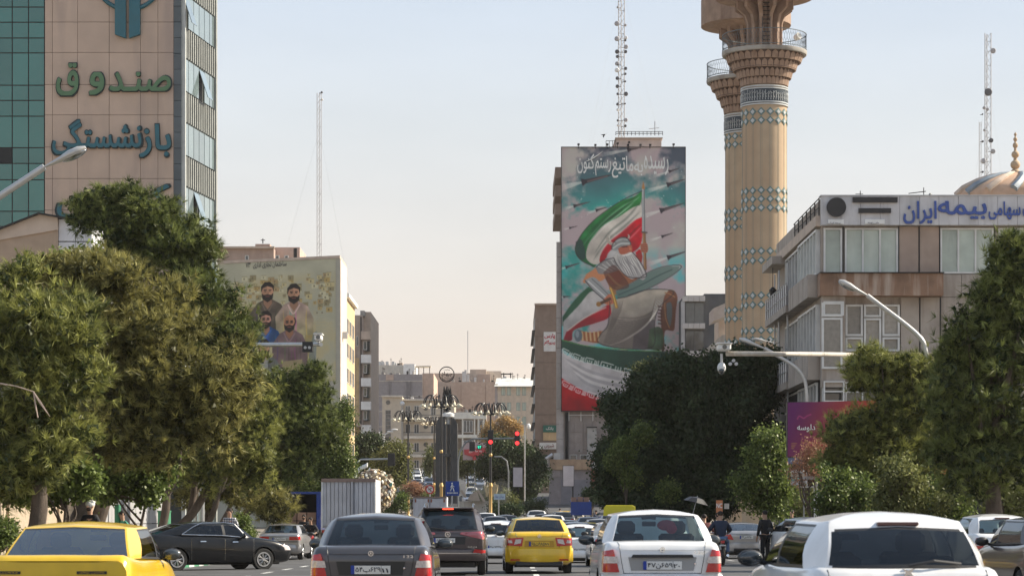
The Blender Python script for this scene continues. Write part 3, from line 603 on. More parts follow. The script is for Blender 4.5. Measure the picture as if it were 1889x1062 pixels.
f.b('lower_wall', yel, 1002, 1030, 797, 812, 0, .2); f.b('shop_sign', white_paint, 995, 1026, 816, 828, 0, .6); lettering(C7, 'sign_lettering', 'شیرینی', P(1013, 822, 339.3), 1.3, .55, mat('sign_maroon', (.2, .05, .03), .6), .02, .03)
f.b('canopy', dark_metal, 985, 1040, 840, 846, 0, 2.5)

rq = random.Random(21)
for par_, Yq, xs_, yt in ((C1, 524, (688, 776), 690), (C3, 566, (785, 912), 704), (C5, 476, (744, 834), 737), (C4, 504, (920, 970), 699), (C2, 625, (688, 742), 673), (C6, 434, (840, 892), 760)):
    fq = Face(par_, Yq)
    for k in range(7):
        x = rq.uniform(*xs_); w_ = rq.uniform(2, 6); h_ = rq.uniform(2.5, 7); fq.b(rq.choice(['water_tank', 'roof_unit', 'vent_box']), rq.choice([grey_metal, concrete, cream, dark_metal]), x, x+w_, yt-h_, yt+.5, -3-rq.random()*4, -2)
    q = MB()
    for k in range(5): x = rq.uniform(*xs_); h_ = rq.uniform(6, 14); q.tube([P(x, yt, Yq), P(x, yt-h_, Yq)], .05, 4); q.tube([P(x-2, yt-h_*.8, Yq), P(x+2, yt-h_*.8, Yq)], .04, 4)
    q.build('roof_aerial', dark_metal, par_)
# ---------------------------------------------------------------- giant billboard building
BB = thing('billboard_building', 'tall block whose whole front is covered by a painted warrior and flag billboard', 'building', (PX(1150, 300), 300, 1)); f = Face(BB, 300)
gry = mat('grey_beige_wall', (.33, .29, .27), .85, rnd=.04, dirt_sheen=(.26, .23, .21), dscale=.15); XB = PX(1040, 300)
body(BB, gry, 300, 26, 1040, 1263, 274, X0=XB)
sB = Wall(BB, XB, 326, 0, -1); lt = mat('light_side', (.44, .41, .39), .8, dirt_sheen=(.36, .33, .3))
sB.box('side_cladding', lt, 0, 26, 0, PZ(432, 300), 0, .12)
for k in range(3): sB.box('side_balcony', b7, 6, 24, PZ(392-k*34, 300), PZ(372-k*34, 300), 0, 1.0)
for k in range(14): f.b('cladding_panel', lt, 1026.5, 1039.5, 446+k*28+.4, 446+(k+1)*28-.4, -.5, .05)
for i in range(5):
    for j in range(3): f.b('cladding_panel', gry, 1042+i*17+.4, 1042+(i+1)*17-.4, 778+j*19+.4, 778+(j+1)*19-.4, 0, .1)
f.b('duct', mat('duct_grey', (.4, .39, .37), .6), 1083, 1100, 789, 850, .1, .8); f.b('duct_cap', dark_metal, 1082, 1101, 787, 789, .1, .9)
for x in (1049, 1071, 1093): f.b('bracket', white_paint, x, x+1.2, 759, 776, .1, .3)
f.b('bracket_rail', white_paint, 1048, 1096, 765, 766, .1, .3)
b = MB(); b.tube([P(1044, 760, 299.6), P(1044, 850, 299.6)], .12, 6); b.tube([P(1047, 760, 299.6), P(1047, 850, 299.6)], .1, 6); b.build('downpipe', dark_metal, BB)
f.b('corner_pilaster', mat('light_pilaster', (.5, .5, .5), .7), 1124, 1130, 760, 850, .1, .5)
low = mat('ochre_fascia', (.42, .3, .2), .8, dirt_sheen=(.3, .2, .14), dscale=.6); f.b('podium', mat('podium_grey', (.26, .24, .25), .8), 1013, 1150, 848, 945, .1, 3.2); f.b('fascia', low, 1013.5, 1088, 848, 867, 3.2, 3.5)
f.w(1051, 1064, 838, 848, 1, 1); f.w(1070, 1083, 838, 848, 1, 1)
f.b('brick_pier', mat('brick_red', (.26, .09, .06), .8), 1089, 1098, 848, 900, 3.2, 3.5)
f.b('louvre', gm_, 1015, 1032, 868, 880, 3.2, 3.35); f.b('roller_shutter', mat('shutter_blue_grey', (.2, .2, .23), .6), 1034, 1086, 885, 940, 3.2, 3.3)
f.b('air_unit', grey_metal, 1021, 1033, 836, 848, 1.2, 2.6); f.b('blue_screen', mat('blue_glass', (.06, .2, .5), .3), 1104, 1130, 836, 868, 3.2, 3.4)
MB().tube([P(1013, 880, 296), P(1008, 868, 296), P(1009, 845, 296), P(1020, 838, 296)], .25, 8).build('vent_pipe', grey_metal, BB, 40)
b = MB(); b.lathe([(0, 0), (.45, -.1), (.6, -.25)], (PX(1099, 296), 295.8, PZ(859, 296)), 14, 'y'); b.build('satellite_dish', white_paint, BB, 40)
# rooftop
f.b('penthouse', mat('pink_plaster', (.55, .44, .38), .8), 1138, 1222, 251, 274, -10, -2); f.b('penthouse_cap', cream, 1136, 1224, 249.5, 251.5, -10.5, -1.7)
q = MB(); q.prism([(PX(1131, 300), PZ(274, 300)), (PX(1138, 300), PZ(251, 300)), (PX(1138, 300), PZ(274, 300))], 302.2, 309); q.build('sloped_stair', _m['pink_plaster'], BB)
q = MB()
for k in range(13): q.tube([P(1136+k*7.2, 250, 302), P(1136+k*7.2, 243, 302)], .035, 4)
for y in (243, 246.5): q.tube([P(1136, y, 302), P(1223, y, 302)], .035, 4)
for k in range(4): q.tube([P(1118+k*6, 272, 301), P(1118+k*6, 260, 301)], .035, 4)
q.tube([P(1118, 260, 301), P(1136, 260, 301)], .035, 4); q.build('roof_railing', dark_metal, BB)
f.b('water_tank', dark_metal, 1181, 1186.5, 242, 250, -6, -5); f.b('roof_unit', grey_metal, 1192, 1203, 245.5, 250, -6, -4)
q = MB(); q.tube([P(1208, 250, 305), P(1208, 224, 305)], .06, 5); q.tube([P(1197, 238, 305), P(1216, 236, 305)], .04, 5); q.tube([P(1204, 243, 305), P(1213, 243, 305)], .04, 5); q.build('aerial', grey_metal, BB)
for x, y in ((1067, 268), (1098, 269), (1120, 268), (1158, 269), (1181, 269), (1199, 269), (1242, 268), (1139, 266), (1160, 264)):
    q = MB(); q.box(PX(x-2, 299), PX(x+2, 299), 298.2, 298.7, PZ(y+1.5, 299), PZ(y-1.5, 299)); q.tube([P(x, y, 298.5), P(x, 274, 299)], .04, 4); q.build('floodlight', dark_metal, BB)
# the printed billboard: zoom units 3.54 per photo pixel
W_, H_ = 813, 1717; cv = Canvas(W_, H_, .215)
n1 = fbm(cv.h, cv.w, 3, 6, 1)[..., None]; n2 = fbm(cv.h, cv.w, 6, 5, 9)[..., None]; n3 = fbm(cv.h, cv.w, 16, 4, 2)[..., None]; Yn = cv.Y[..., None]; Xn = cv.X[..., None]
tealc = np.array((70, 158, 150)); dk = np.array((74, 84, 98)); pkc = np.array((190, 174, 176)); crm = np.array((206, 202, 194)); aqua = np.array((86, 186, 190))
base = tealc*(.8+.35*n2); t = np.clip(1-(Yn+80*(n1-.5)-.25*np.abs(Xn-420))/330, 0, 1)**.7; base = base*(1-t)+dk*t
cl = np.clip((n1-.53+.9*np.exp(-((Yn-560)/130)**2)*.35+np.clip((Yn-300)/900, 0, .12)+.35*(n3-.5)+.25*(n2-.5)-(.16*np.exp(-((Yn-330)/130)**2)))*5+.35, 0, 1)
base = base*(1-cl)+(pkc*(1-.12*n2)+ (crm-pkc)*np.clip((n2-.45)*3, 0, 1))*cl
aq = np.clip((n2-.52)*6, 0, 1)*np.clip((Yn-640)/120, 0, 1); base = base*(1-.75*aq)+aqua*.75*aq
cv.c[:] = base
def a(*p): return [(x-127, y-185) for x, y in p]
def bz(*p): return [(x-127, y+806) for x, y in p]
for k in range(24): cv.ell((rr.uniform(0, W_), rr.uniform(120, 560)), 3, 3, (225, 235, 230), .8)
def missile(x0, y0, x1, y1, w_, tr=140):
    d = np.array((x1-x0, y1-y0), float); L_ = np.hypot(*d); d /= L_; n = np.array((-d[1], d[0])); o_ = np.array((x0-127, y0-185))
    for k in range(6): cv.poly([o_-n*w_*.4, o_+n*w_*.4, o_-d*tr*(1-k*.1)+n*w_*(1.5-k*.1), o_-d*tr*(1-k*.1)-n*w_*(1.5-k*.1)], (225, 226, 218), .16)
    cv.poly([o_-n*w_, o_+n*w_, o_+d*L_*.75+n*w_*.45, o_+d*L_, o_+d*L_*.75-n*w_*.45], (62, 56, 62)); cv.line([o_+n*w_*.3, o_+d*L_*.8+n*w_*.1], w_*.5, (122, 108, 106), .8)
    cv.poly([o_-n*w_*1.7, o_+n*w_*1.7, o_+d*w_*2.4+n*w_*.6, o_+d*w_*2.4-n*w_*.6], (50, 46, 54))
for q in ((260, 415, 470, 362, 15, 140), (770, 600, 935, 548, 12, 120), (818, 905, 945, 862, 11, 130), (815, 432, 940, 392, 11, 150), (207, 570, 320, 540, 8, 60), (352, 598, 432, 574, 7, 60), (180, 712, 236, 698, 5, 40), (780, 768, 860, 742, 7, 80), (155, 968, 252, 938, 8, 40), (558, 205, 640, 190, 10, 170), (828, 345, 900, 322, 7, 110), (140, 1170-10, 190, 1155, 5, 20)): missile(*q)
# upper flag
cv.poly(smooth_pts(a((655, 470), (600, 508), (510, 540), (420, 600), (330, 670), (262, 745), (222, 822), (222, 880), (250, 915), (310, 950), (345, 965), (380, 900), (400, 820), (480, 740), (560, 660), (640, 560), (655, 470))), (46, 140, 66), 1, (28, 96, 56), 1, .5)
cv.poly(smooth_pts(a((650, 560), (590, 580), (500, 640), (410, 690), (345, 760), (300, 830), (290, 905), (330, 945), (380, 940), (400, 870), (460, 790), (560, 720), (650, 640), (650, 560))), (222, 216, 204), 1, (190, 182, 172), 1, .3)
cv.poly(smooth_pts(a((655, 640), (600, 665), (520, 735), (450, 790), (400, 850), (378, 905), (385, 945), (430, 900), (520, 870), (600, 865), (650, 800), (655, 640))), (206, 44, 56), 1, (150, 30, 40), 1, .5)
cv.poly(smooth_pts(a((610, 870), (640, 850), (655, 905), (620, 900))), (190, 40, 50)); cv.poly(smooth_pts(a((222, 800), (262, 790), (285, 900), (250, 915), (222, 880))), (36, 58, 62), .8)
for p in (((640, 480), (520, 590), (400, 690), (300, 800)), ((630, 500), (500, 570), (360, 690), (250, 820)), ((650, 530), (560, 640), (440, 740), (340, 880)), ((645, 600), (540, 700), (420, 800), (330, 930)), ((650, 680), (560, 770), (470, 850)), ((600, 530), (480, 620), (350, 720), (270, 840))):
    cv.line(a(*p), 14, (20, 40, 34), .28, True); cv.line(a(*[(x+14, y+10) for x, y in p]), 9, (255, 255, 250), .3, True)
cv.line(a((661, 455), (663, 740)), 20, (120, 124, 126)); cv.line(a((658, 455), (660, 740)), 7, (196, 198, 196)); cv.line(a((667, 740), (674, 985)), 19, (128, 92, 62)); cv.line(a((664, 745), (671, 980)), 6, (176, 136, 96)); cv.poly(a((650, 458), (661, 405), (672, 458)), (176, 128, 80)); cv.line(a((648, 738), (688, 742)), 10, (90, 80, 74))
# warrior: back leg, robe, torso
cv.poly(smooth_pts(bz((240, 385), (320, 400), (400, 390), (420, 440), (380, 470), (260, 450), (215, 430))), (150, 92, 62))
for x in range(262, 400, 26): cv.line(bz((x, 392), (x+6, 456)), 11, (206, 180, 140), .9)
cv.ell((238-127, 420+806), 26, 40, (92, 104, 112)); cv.ell((232-127, 410+806), 12, 24, (150, 160, 164), .8)
cv.poly(smooth_pts(bz((135, 300), (185, 225), (260, 140), (330, 90), (350, 130), (230, 250), (150, 345), (135, 360))), (38, 92, 60), 1, (30, 70, 54), 1, .4)
cv.poly(smooth_pts(bz((140, 330), (240, 225), (330, 130), (410, 200), (440, 235), (300, 330), (180, 400), (140, 440))), (196, 192, 188), 1, (150, 150, 150), 1, .35)
cv.poly(smooth_pts(bz((160, 395), (260, 320), (380, 250), (450, 215), (440, 300), (330, 345), (210, 385), (195, 450), (140, 450))), (176, 38, 50), 1, (120, 30, 42), 1, .4)
cv.line(bz((165, 390), (280, 305), (420, 235)), 7, (220, 214, 200), .8)
robe = smooth_pts(bz((445, 200), (560, 160), (700, 120), (830, 118), (865, 130), (820, 165), (770, 230), (735, 330), (725, 490), (690, 508), (560, 505), (440, 495), (375, 470), (385, 410), (430, 350), (455, 280)))
cv.poly(robe, (184, 174, 158), 1, (122, 114, 108), 1, .3)
cv.poly(smooth_pts(bz((600, 400), (700, 330), (735, 330), (725, 490), (690, 505), (590, 505))), (84, 78, 82), .85, tex=.5)
for k in range(13):
    t = k/12; q0 = ((835-90*t, 135+22*t), (765-70*t, 225+95*t), (640-90*t, 300+130*t), (455-30*t, 300+175*t)); cv.line(bz(*q0), 9, (92, 84, 78), .6, True); cv.line(bz(*[(x+4, y+12) for x, y in q0]), 7, (234, 226, 212), .6, True)
for k in range(7):
    t = k/6; q0 = ((470+t*60, 195-t*14), (462+t*50, 260), (440+t*40, 320+t*10), (420+t*30, 390)); cv.line(bz(*q0), 7, (86, 78, 74), .55, True)
cv.poly(smooth_pts(bz((800, 160), (830, 124), (866, 132), (884, 175), (874, 250), (868, 330), (858, 388), (802, 392), (798, 508), (780, 512), (778, 380), (772, 270))), (122, 78, 58), 1, (84, 56, 48), 1, .5)
cv.poly(smooth_pts(bz((812, 210), (842, 205), (850, 270), (835, 360), (815, 300))), (92, 96, 96)); cv.line(bz((800, 140), (835, 150), (868, 170)), 7, (176, 130, 92)); cv.line(bz((800, 200), (806, 300), (832, 372)), 5, (168, 128, 90))
for y in range(230, 350, 22): cv.line(bz((756, y), (785, y+4)), 10, (70, 40, 34), .8)
cv.poly(smooth_pts(bz((700, 380), (760, 362), (790, 400), (780, 510), (690, 508))), (62, 84, 60), .9, tex=.8)
cv.poly(smooth_pts(a((400, 930), (470, 905), (560, 930), (640, 1000), (660, 1060))+bz((640, 110), (560, 150), (470, 150), (420, 60), (380, 0))), (126, 62, 50), 1, (150, 110, 74), 1, .5)
cv.poly(smooth_pts(bz((430, 0), (500, 10), (520, 60), (470, 90), (430, 70))), (156, 84, 60)); cv.line(bz((430, 20), (500, 90), (600, 120)), 12, (190, 150, 100)); cv.line(bz((480, 110), (560, 100), (640, 90)), 16, (170, 140, 96), .9)
cv.poly(smooth_pts(a((330, 985), (370, 960), (430, 1000), (400, 1050), (340, 1062))+bz((290, 80), (268, 70), (290, 20))), (196, 136, 100)); cv.poly(smooth_pts(a((350, 970), (400, 925), (470, 905), (520, 950), (500, 985), (420, 1010), (370, 1010))), (138, 136, 134), tex=.5)
for k in range(4): cv.line(a((365+k*28, 960-k*14), (400+k*26, 975-k*6), (440+k*20, 1000-k*10)), 6, (206, 204, 198), .8)
cv.poly(smooth_pts(bz((280, 60), (340, 40), (400, 100), (450, 160), (410, 190), (340, 130), (290, 90))), (156, 158, 158)); cv.line(bz((300, 65), (350, 110), (420, 175)), 9, (220, 220, 216), .8); cv.line(bz((325, 50), (380, 100), (440, 160)), 5, (90, 90, 92), .8)
cv.poly(smooth_pts(bz((400, 185), (440, 150), (475, 165), (480, 200), (440, 222), (405, 210))), (190, 118, 92))
for k in range(4): cv.line(bz((425+k*13, 172), (430+k*13, 210)), 3.5, (110, 60, 48), .8)
# sword
cv.line(bz((368, 218), (450, 178)), 20, (88, 60, 42)); cv.ell((370-127, 216+806), 16, 16, (150, 110, 64))
cv.poly(smooth_pts(bz((482, 132), (600, 70), (700, 5), (800, -30), (905, -35), (880, 5), (790, 65), (680, 120), (560, 165), (492, 178))), (92, 116, 110), 1, (120, 138, 130), 0)
cv.line(bz((482, 132), (600, 70), (700, 5), (800, -30), (905, -35)), 7, (208, 216, 210)); cv.line(bz((905, -35), (880, 5), (790, 65), (680, 120), (560, 165)), 6, (190, 200, 196)); cv.line(bz((500, 155), (640, 95), (760, 30), (850, -10)), 8, (66, 86, 84), .8)
cv.line(bz((447, 105), (470, 170), (488, 242)), 20, (166, 124, 62)); cv.line(bz((447, 108), (468, 168), (486, 238)), 6, (226, 192, 120))
# right hand, head, helmet, beard
cv.poly(smooth_pts(a((600, 900), (640, 870), (655, 900), (640, 960), (610, 950))), (160, 60, 56)); cv.poly(smooth_pts(a((640, 815), (680, 808), (692, 840), (685, 872), (645, 868))), (176, 112, 90))
for k in range(4): cv.line(a((645, 824+k*13), (690, 820+k*13)), 4, (110, 60, 50), .8)
cv.poly(smooth_pts(a((455, 850), (430, 880), (425, 915), (470, 920), (520, 890), (500, 850))), (168, 166, 164), tex=.6)
cv.poly(smooth_pts(a((505, 830), (575, 818), (590, 850), (575, 880), (520, 890), (500, 860))), (176, 100, 78)); cv.line(a((520, 835), (560, 832)), 7, (70, 30, 30)); cv.poly(a((570, 828), (588, 852), (570, 856)), (200, 128, 100))
cv.poly(smooth_pts(a((455, 852), (462, 815), (500, 778), (545, 772), (575, 800), (578, 822), (520, 832), (480, 862))), (150, 152, 150), tex=.5); cv.line(a((462, 845), (510, 815), (576, 812)), 8, (206, 208, 204)); cv.line(a((480, 800), (520, 785), (560, 788)), 5, (220, 220, 216), .8)
cv.line(a((478, 818), (445, 812), (428, 785), (432, 750)), 17, (176, 168, 156), 1, True); cv.line(a((476, 812), (448, 800), (440, 765)), 5, (226, 220, 206), .8); cv.line(a((555, 785), (568, 770), (562, 750)), 11, (190, 182, 170), 1, True)
cv.poly(smooth_pts(a((490, 872), (530, 885), (580, 868), (605, 895), (640, 930), (668, 985), (682, 1020), (660, 1050), (620, 1035), (585, 1045), (545, 1020), (510, 990), (485, 940), (470, 905))), (196, 194, 188), 1, (164, 160, 158), 1, .3)
for k in range(12):
    t = k/11; cv.line(a((495+t*90, 880), (500+t*110, 925+15*math.sin(k)), (530+t*115, 975-12*math.sin(k*2)), (560+t*110, 1035)), 6, (108, 104, 106), .6, True); cv.line(a((503+t*90, 880), (508+t*110, 925+15*math.sin(k)), (538+t*115, 975-12*math.sin(k*2)), (568+t*110, 1035)), 5, (240, 238, 232), .7, True)
cv.line(a((525, 890), (560, 886), (585, 872)), 8, (236, 232, 226), .9)
# bottom flag with bordered bands
cv.poly(smooth_pts(bz((125, 445), (200, 462), (300, 490), (480, 512), (640, 520), (780, 522), (830, 540), (850, 700), (700, 690), (600, 662), (480, 640), (380, 612), (250, 580), (125, 500))), (34, 74, 58), 1, (24, 58, 50), 0, .3)
cv.line(bz((125, 448), (300, 488), (640, 518), (780, 520)), 5, (80, 140, 70))
cv.poly(smooth_pts(bz((125, 530), (250, 585), (380, 618), (600, 670), (800, 720), (940, 740)))+bz((940, 911), (470, 911), (480, 860), (320, 800), (125, 705)), (206, 202, 200), 1, (164, 162, 166), 1, .3)
for k in range(5): cv.line(bz((140+k*20, 560+k*28), (330, 660+k*22), (620, 720+k*26)), 22, (232, 230, 226) if k % 2 else (150, 148, 152), .45, True)
cv.poly(smooth_pts(bz((120, 690), (220, 750), (320, 800), (480, 862)))+bz((600, 911), (120, 911)), (196, 34, 44), 1, (142, 24, 36), 1, .4); cv.poly(bz((860, 120-0), (940, 120), (940, 911), (862, 911)), (150, 160, 158), .0)
def band(pts, col_, n_):
    ps = smooth_pts(bz(*pts), 8); L_ = [np.array(q) for q in ps]; seg = len(L_)-1
    def at_(t, o_):
        q = min(seg-1e-6, t*seg); i = int(q); p = L_[i]*(1-q+i)+L_[i+1]*(q-i); d = L_[i+1]-L_[i]; d = d/np.hypot(*d); return p+np.array((-d[1], d[0]))*o_
    for k in range(n_):
        t0 = k/n_; w1 = 1/n_
        for s0, s1, o0, o1 in ((.05, .6, -16, -16), (.05, .05, -16, 12), (.2, .2, -4, 14), (.2, .5, 14, 14), (.5, .5, 14, -6), (.35, .35, -6, 6), (.62, .95, 14, 14), (.7, .7, -14, 14), (.8, .8, -12, 14), (.9, .9, -16, 14)):
            cv.line([at_(t0+s0*w1, o0), at_(t0+s1*w1, o1)], 6.5, col_, .92)
band(((130, 515), (240, 565), (380, 602), (600, 665), (760, 700)), (214, 220, 214), 6); band(((130, 722), (230, 775), (340, 812), (480, 858), (560, 885)), (226, 214, 212), 5)
for pts in (bz((445, 200), (430, 350), (385, 410), (375, 470), (560, 505), (725, 490), (735, 330), (770, 230), (860, 135), (700, 120), (560, 160)), bz((482, 132), (600, 70), (700, 5), (800, -30), (905, -35), (880, 5), (790, 65), (680, 120), (560, 165), (492, 178)), a((455, 852), (462, 815), (500, 778), (545, 772), (575, 800), (578, 822)), a((590, 868), (640, 930), (682, 1020), (620, 1035), (545, 1020), (485, 940), (470, 905)), bz((280, 60), (340, 130), (410, 190)), a((350, 970), (400, 925), (470, 905)), a((655, 470), (510, 540), (330, 670), (222, 822), (250, 915), (345, 965))):
    cv.line(pts, 6, (44, 40, 44), .75)
cv.poly(bz((460, 300), (560, 330), (700, 300), (720, 480), (560, 500), (400, 470)), (70, 62, 60), .28); cv.poly(smooth_pts(a((400, 1000), (470, 950), (520, 1010), (560, 1060))+bz((560, 110), (470, 120), (420, 60))), (74, 40, 36), .55)
cv.sheet('billboard_print', [P(x, y, 299.3) for x, y in ((1036, 272), (1264, 272), (1036, 757), (1264, 757))], BB, 1.05, 1.12)
fr = MB(); Yf = 299.35
for x0, x1, y0, y1 in ((1035.5, 1264.5, 271, 272), (1035.5, 1264.5, 757, 758.5), (1035, 1036, 271, 758.5), (1264, 1265, 271, 758.5)): fr.box(PX(x0, Yf), PX(x1, Yf), Yf-.15, Yf+.55, PZ(y1, Yf), PZ(y0, Yf))
fr.build('billboard_frame', dark_metal, BB)
cal = mat('calligraphy_white', (.72, .74, .72), .6)
for s_, x0, x1, y0, y1 in (('رسیده', 1188, 1233, 287, 323), ('به', 1170, 1186, 300, 324), ('ما', 1155, 1168, 288, 316), ('تیغ', 1129, 1153, 291, 328), ('رستم', 1098, 1127, 292, 324), ('کنون', 1065, 1096, 284, 320)):
    lettering(BB, 'billboard_lettering', s_, P((x0+x1)/2, (y0+y1)/2, 299.26), (x1-x0)*.065, (y1-y0)*.065, cal, .02, .02, res=3)
cvl = MB(); cvl.add([Vector(p) for p in [P(1068, 300, 299.2)+Vector((0, 0, .02*k)) for k in range(0)]], []) if False else None
st = [P(x, y, 299.2) for x, y in ((1081, 298), (1092, 293), (1103, 286), (1112, 279))]; MB().tube(st, [.03, .08, .06, .01], 6).build('billboard_lettering', cal, BB)
# ---------------------------------------------------------------- dark block beside the billboard
D1 = thing('dark_block', 'dark slate block between the billboard and minarets with pale ledges', 'building', (PX(1300, 290), 290, 0)); f = Face(D1, 290)
dkm = mat('dark_slate', (.075, .078, .085), .8, dirt_sheen=(.12, .12, .12)); body(D1, dkm, 290, 20, 1262, 1345, 545); f.b('roof_house', dkm, 1300, 1345, 541, 546, -8, -.5)
for y in (547, 597, 648): 
    for i in range(4): f.b('ledge_panel', mat('ledge_grey', (.45, .43, .42), .7), 1258+i*10.5+.3, 1258+(i+1)*10.5-.3, y, y+9.5, 0, .9)
f.b('pier', mat('pier_grey', (.36, .36, .37), .7), 1256, 1262.5, 556, 665, 0, .8); f.w(1264, 1299, 558, 596, 2, 1, fm=dkm); f.w(1264, 1299, 610, 647, 2, 1, fm=dkm)
D2 = thing('beige_terrace_block', 'beige block with sloping terrace parapet just left of the minarets', 'building', (PX(1325, 270), 270, 0)); f = Face(D2, 270)
q = MB(); q.prism([(PX(x, 270), PZ(y, 270)) for x, y in ((1308, 577), (1340, 563), (1340, 588), (1308, 600))], 264, 270); q.build('parapet', mat('terrace_beige', (.4, .34, .3), .8), D2); f.b('wall', cream, 1326, 1345, 590, 625, -6, -.1); q = MB(); q.prism([(PX(x, 268), PZ(y, 268)) for x, y in ((1306, 640), (1330, 620), (1345, 620), (1345, 960), (1306, 960))], 266, 272); q.build('stair_wall', concrete, D2)
# ---------------------------------------------------------------- minarets
brick_m = mat('buff_brick', (.44, .335, .225), .8, var=.10, scale=.7, bump=.3, dirt_sheen=(.42, .28, .17), dscale=.12); brick_d = mat('brick_brown', (.31, .21, .15), .8, var=.2, dirt_sheen=(.2, .12, .08), dscale=.5); tealt = mat('tile_teal', (.12, .20, .195), .5); whit = mat('tile_white', (.48, .50, .50), .4); navy = mat('tile_navy', (.02, .035, .05), .4); seam = mat('shadow_joint', (.10, .06, .045), .8)
nic = MB(); wq = .5    # one pointed niche, local x across, y outward, z up; unit size
nic.add([(-.5, 0, 0), (.5, 0, 0), (.5, .0, .62), (0, 0, 1.0), (-.5, 0, .62), (-.46, .16, .0), (.46, .16, .0), (.46, .34, .60), (0, .40, .94), (-.46, .34, .60)], [(0, 1, 6, 5), (1, 2, 7, 6), (2, 3, 8, 7), (3, 4, 9, 8), (4, 0, 5, 9), (5, 6, 7, 8, 9), (4, 3, 2, 1, 0)])
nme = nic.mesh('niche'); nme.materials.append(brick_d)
dm = MB(); dm.add([(0, .0, -.5), (.5, .0, 0), (0, .0, .5), (-.5, .0, 0), (0, .06, -.5), (.5, .06, 0), (0, .06, .5), (-.5, .06, 0)], [(0, 1, 5, 4), (1, 2, 6, 5), (2, 3, 7, 6), (3, 0, 4, 7), (4, 5, 6, 7), (3, 2, 1, 0)])
dme = dm.mesh('diamond'); dme.materials.append(tealt); dmi = dm.mesh('diamond'); dmi.materials.append(whit)
def minaret(label, Y, xc, r, yb, rows_, nsc):
    X = PX(xc, Y); pp = F/Y; z = lambda y: PZ(y, Y); t = thing('minaret', label, 'minaret', (X, Y, gz(0, Y)))
    MB().lathe([(r, -1), (r, z(yb+40)), (r*.99, z(yb))], (X, Y, 0), 64).build('shaft', brick_m, t, 40)
    q = MB(); q.lathe([(r, z(yb+78)), (r+.07, z(yb+77)), (r+.07, z(yb+50)), (r, z(yb+49))], (X, Y, 0), 64); ib = q.build('inscription_band', navy, t, 30)
    for y0 in (47, 51, 76, 80): 
        q = MB(); q.lathe([(r+.09, z(yb+y0)-.05), (r+.11, z(yb+y0)-.04), (r+.11, z(yb+y0)+.05), (r+.09, z(yb+y0)+.06)], (X, Y, 0), 64); q.build('white_ring', whit, t, 30)
    q = MB(); rg = random.Random(int(Y))      # dense script strokes round the band
    for k in range(54):
        ph = 2*math.pi*k/54; zz0, zz1 = z(yb+75), z(yb+53)
        def cp(a_, z_): return Vector((X+(r+.1)*math.cos(a_), Y+(r+.1)*math.sin(a_), z_))
        q.tube([cp(ph, zz0+.1), cp(ph+.01, zz1-.1*rg.random()*3)], .022, 4)
        q.tube([cp(ph+.02+.02*math.cos(s_), zz0+.25+rg.random()*.02+.16*math.sin(s_)) for s_ in np.linspace(0, 5, 7)], .019, 4)
        q.tube([cp(ph+.005, zz0+.5+.2*rg.random()), cp(ph+.04, zz0+.42+.3*rg.random()), cp(ph+.085, zz0+.55+.3*rg.random())], .019, 4)
    q.build('script_relief', whit, ib)
    k = (F/200)/pp
    # corbel tiers
    tiers = [(yb+28, 15, r+.02, r+.28), (yb+14, 15.5, r+.22, r+.68), (yb-1, 15.5, r+.58, r+1.12), (yb-15, 15, r+.98, r+1.55)]
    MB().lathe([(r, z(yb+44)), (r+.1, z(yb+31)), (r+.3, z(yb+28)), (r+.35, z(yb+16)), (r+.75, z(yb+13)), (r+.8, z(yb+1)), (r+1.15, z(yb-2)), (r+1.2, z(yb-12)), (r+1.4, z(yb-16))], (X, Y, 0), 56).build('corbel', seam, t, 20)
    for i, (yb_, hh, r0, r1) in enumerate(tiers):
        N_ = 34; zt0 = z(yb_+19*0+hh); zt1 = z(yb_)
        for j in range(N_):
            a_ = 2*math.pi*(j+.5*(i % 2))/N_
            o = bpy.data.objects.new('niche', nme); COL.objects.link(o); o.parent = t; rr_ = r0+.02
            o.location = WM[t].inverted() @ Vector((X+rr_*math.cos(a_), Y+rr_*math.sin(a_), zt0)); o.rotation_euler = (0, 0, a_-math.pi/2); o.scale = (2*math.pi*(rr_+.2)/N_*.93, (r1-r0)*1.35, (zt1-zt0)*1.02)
    rb = r+1.55; zf = z(yb-16)
    MB().lathe([(0, zf-.1), (rb, zf-.1), (rb+.05, zf), (rb+.05, zf+.22), (0, zf+.25)], (X, Y, 0), 64).build('balcony_floor', concrete, t, 30)
    q = MB(); zr = zf+.25
    for hh in (.08, 1.28): q.lathe([(rb-.03, zr+hh), (rb+.03, zr+hh), (rb+.03, zr+hh+.05), (rb-.03, zr+hh+.05), (rb-.03, zr+hh)], (X, Y, 0), 64)
    for j in range(88):
        a0, a1, am = 2*math.pi*j/88, 2*math.pi*(j+1)/88, 2*math.pi*(j+.5)/88
        pt = lambda a_, h_: (X+rb*math.cos(a_), Y+rb*math.sin(a_), zr+h_)
        q.tube([pt(a0, .1), pt(a0, .35), pt(am, .6), pt(am, .85), pt(a1, 1.1), pt(a1, 1.3)], .013, 3, False); q.tube([pt(a1, .1), pt(a1, .35), pt(am, .6), pt(am, .85), pt(a0, 1.1), pt(a0, 1.3)], .013, 3, False)
    q.build('railing', mat('rail_grey', (.12, .14, .15), .5, .5), t)
    # upper lantern: core and flared fins up to a wide drum
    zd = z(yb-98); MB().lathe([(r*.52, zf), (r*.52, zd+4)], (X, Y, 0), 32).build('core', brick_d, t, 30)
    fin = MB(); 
    prof = [(r*.5, 0), (r*.80, 0), (r*.80, zd-zf-1.2), (r*.92, zd-zf-.5), (r*1.3, zd-zf), (r*1.3, zd-zf+3.5), (r*.5, zd-zf+3.5)]
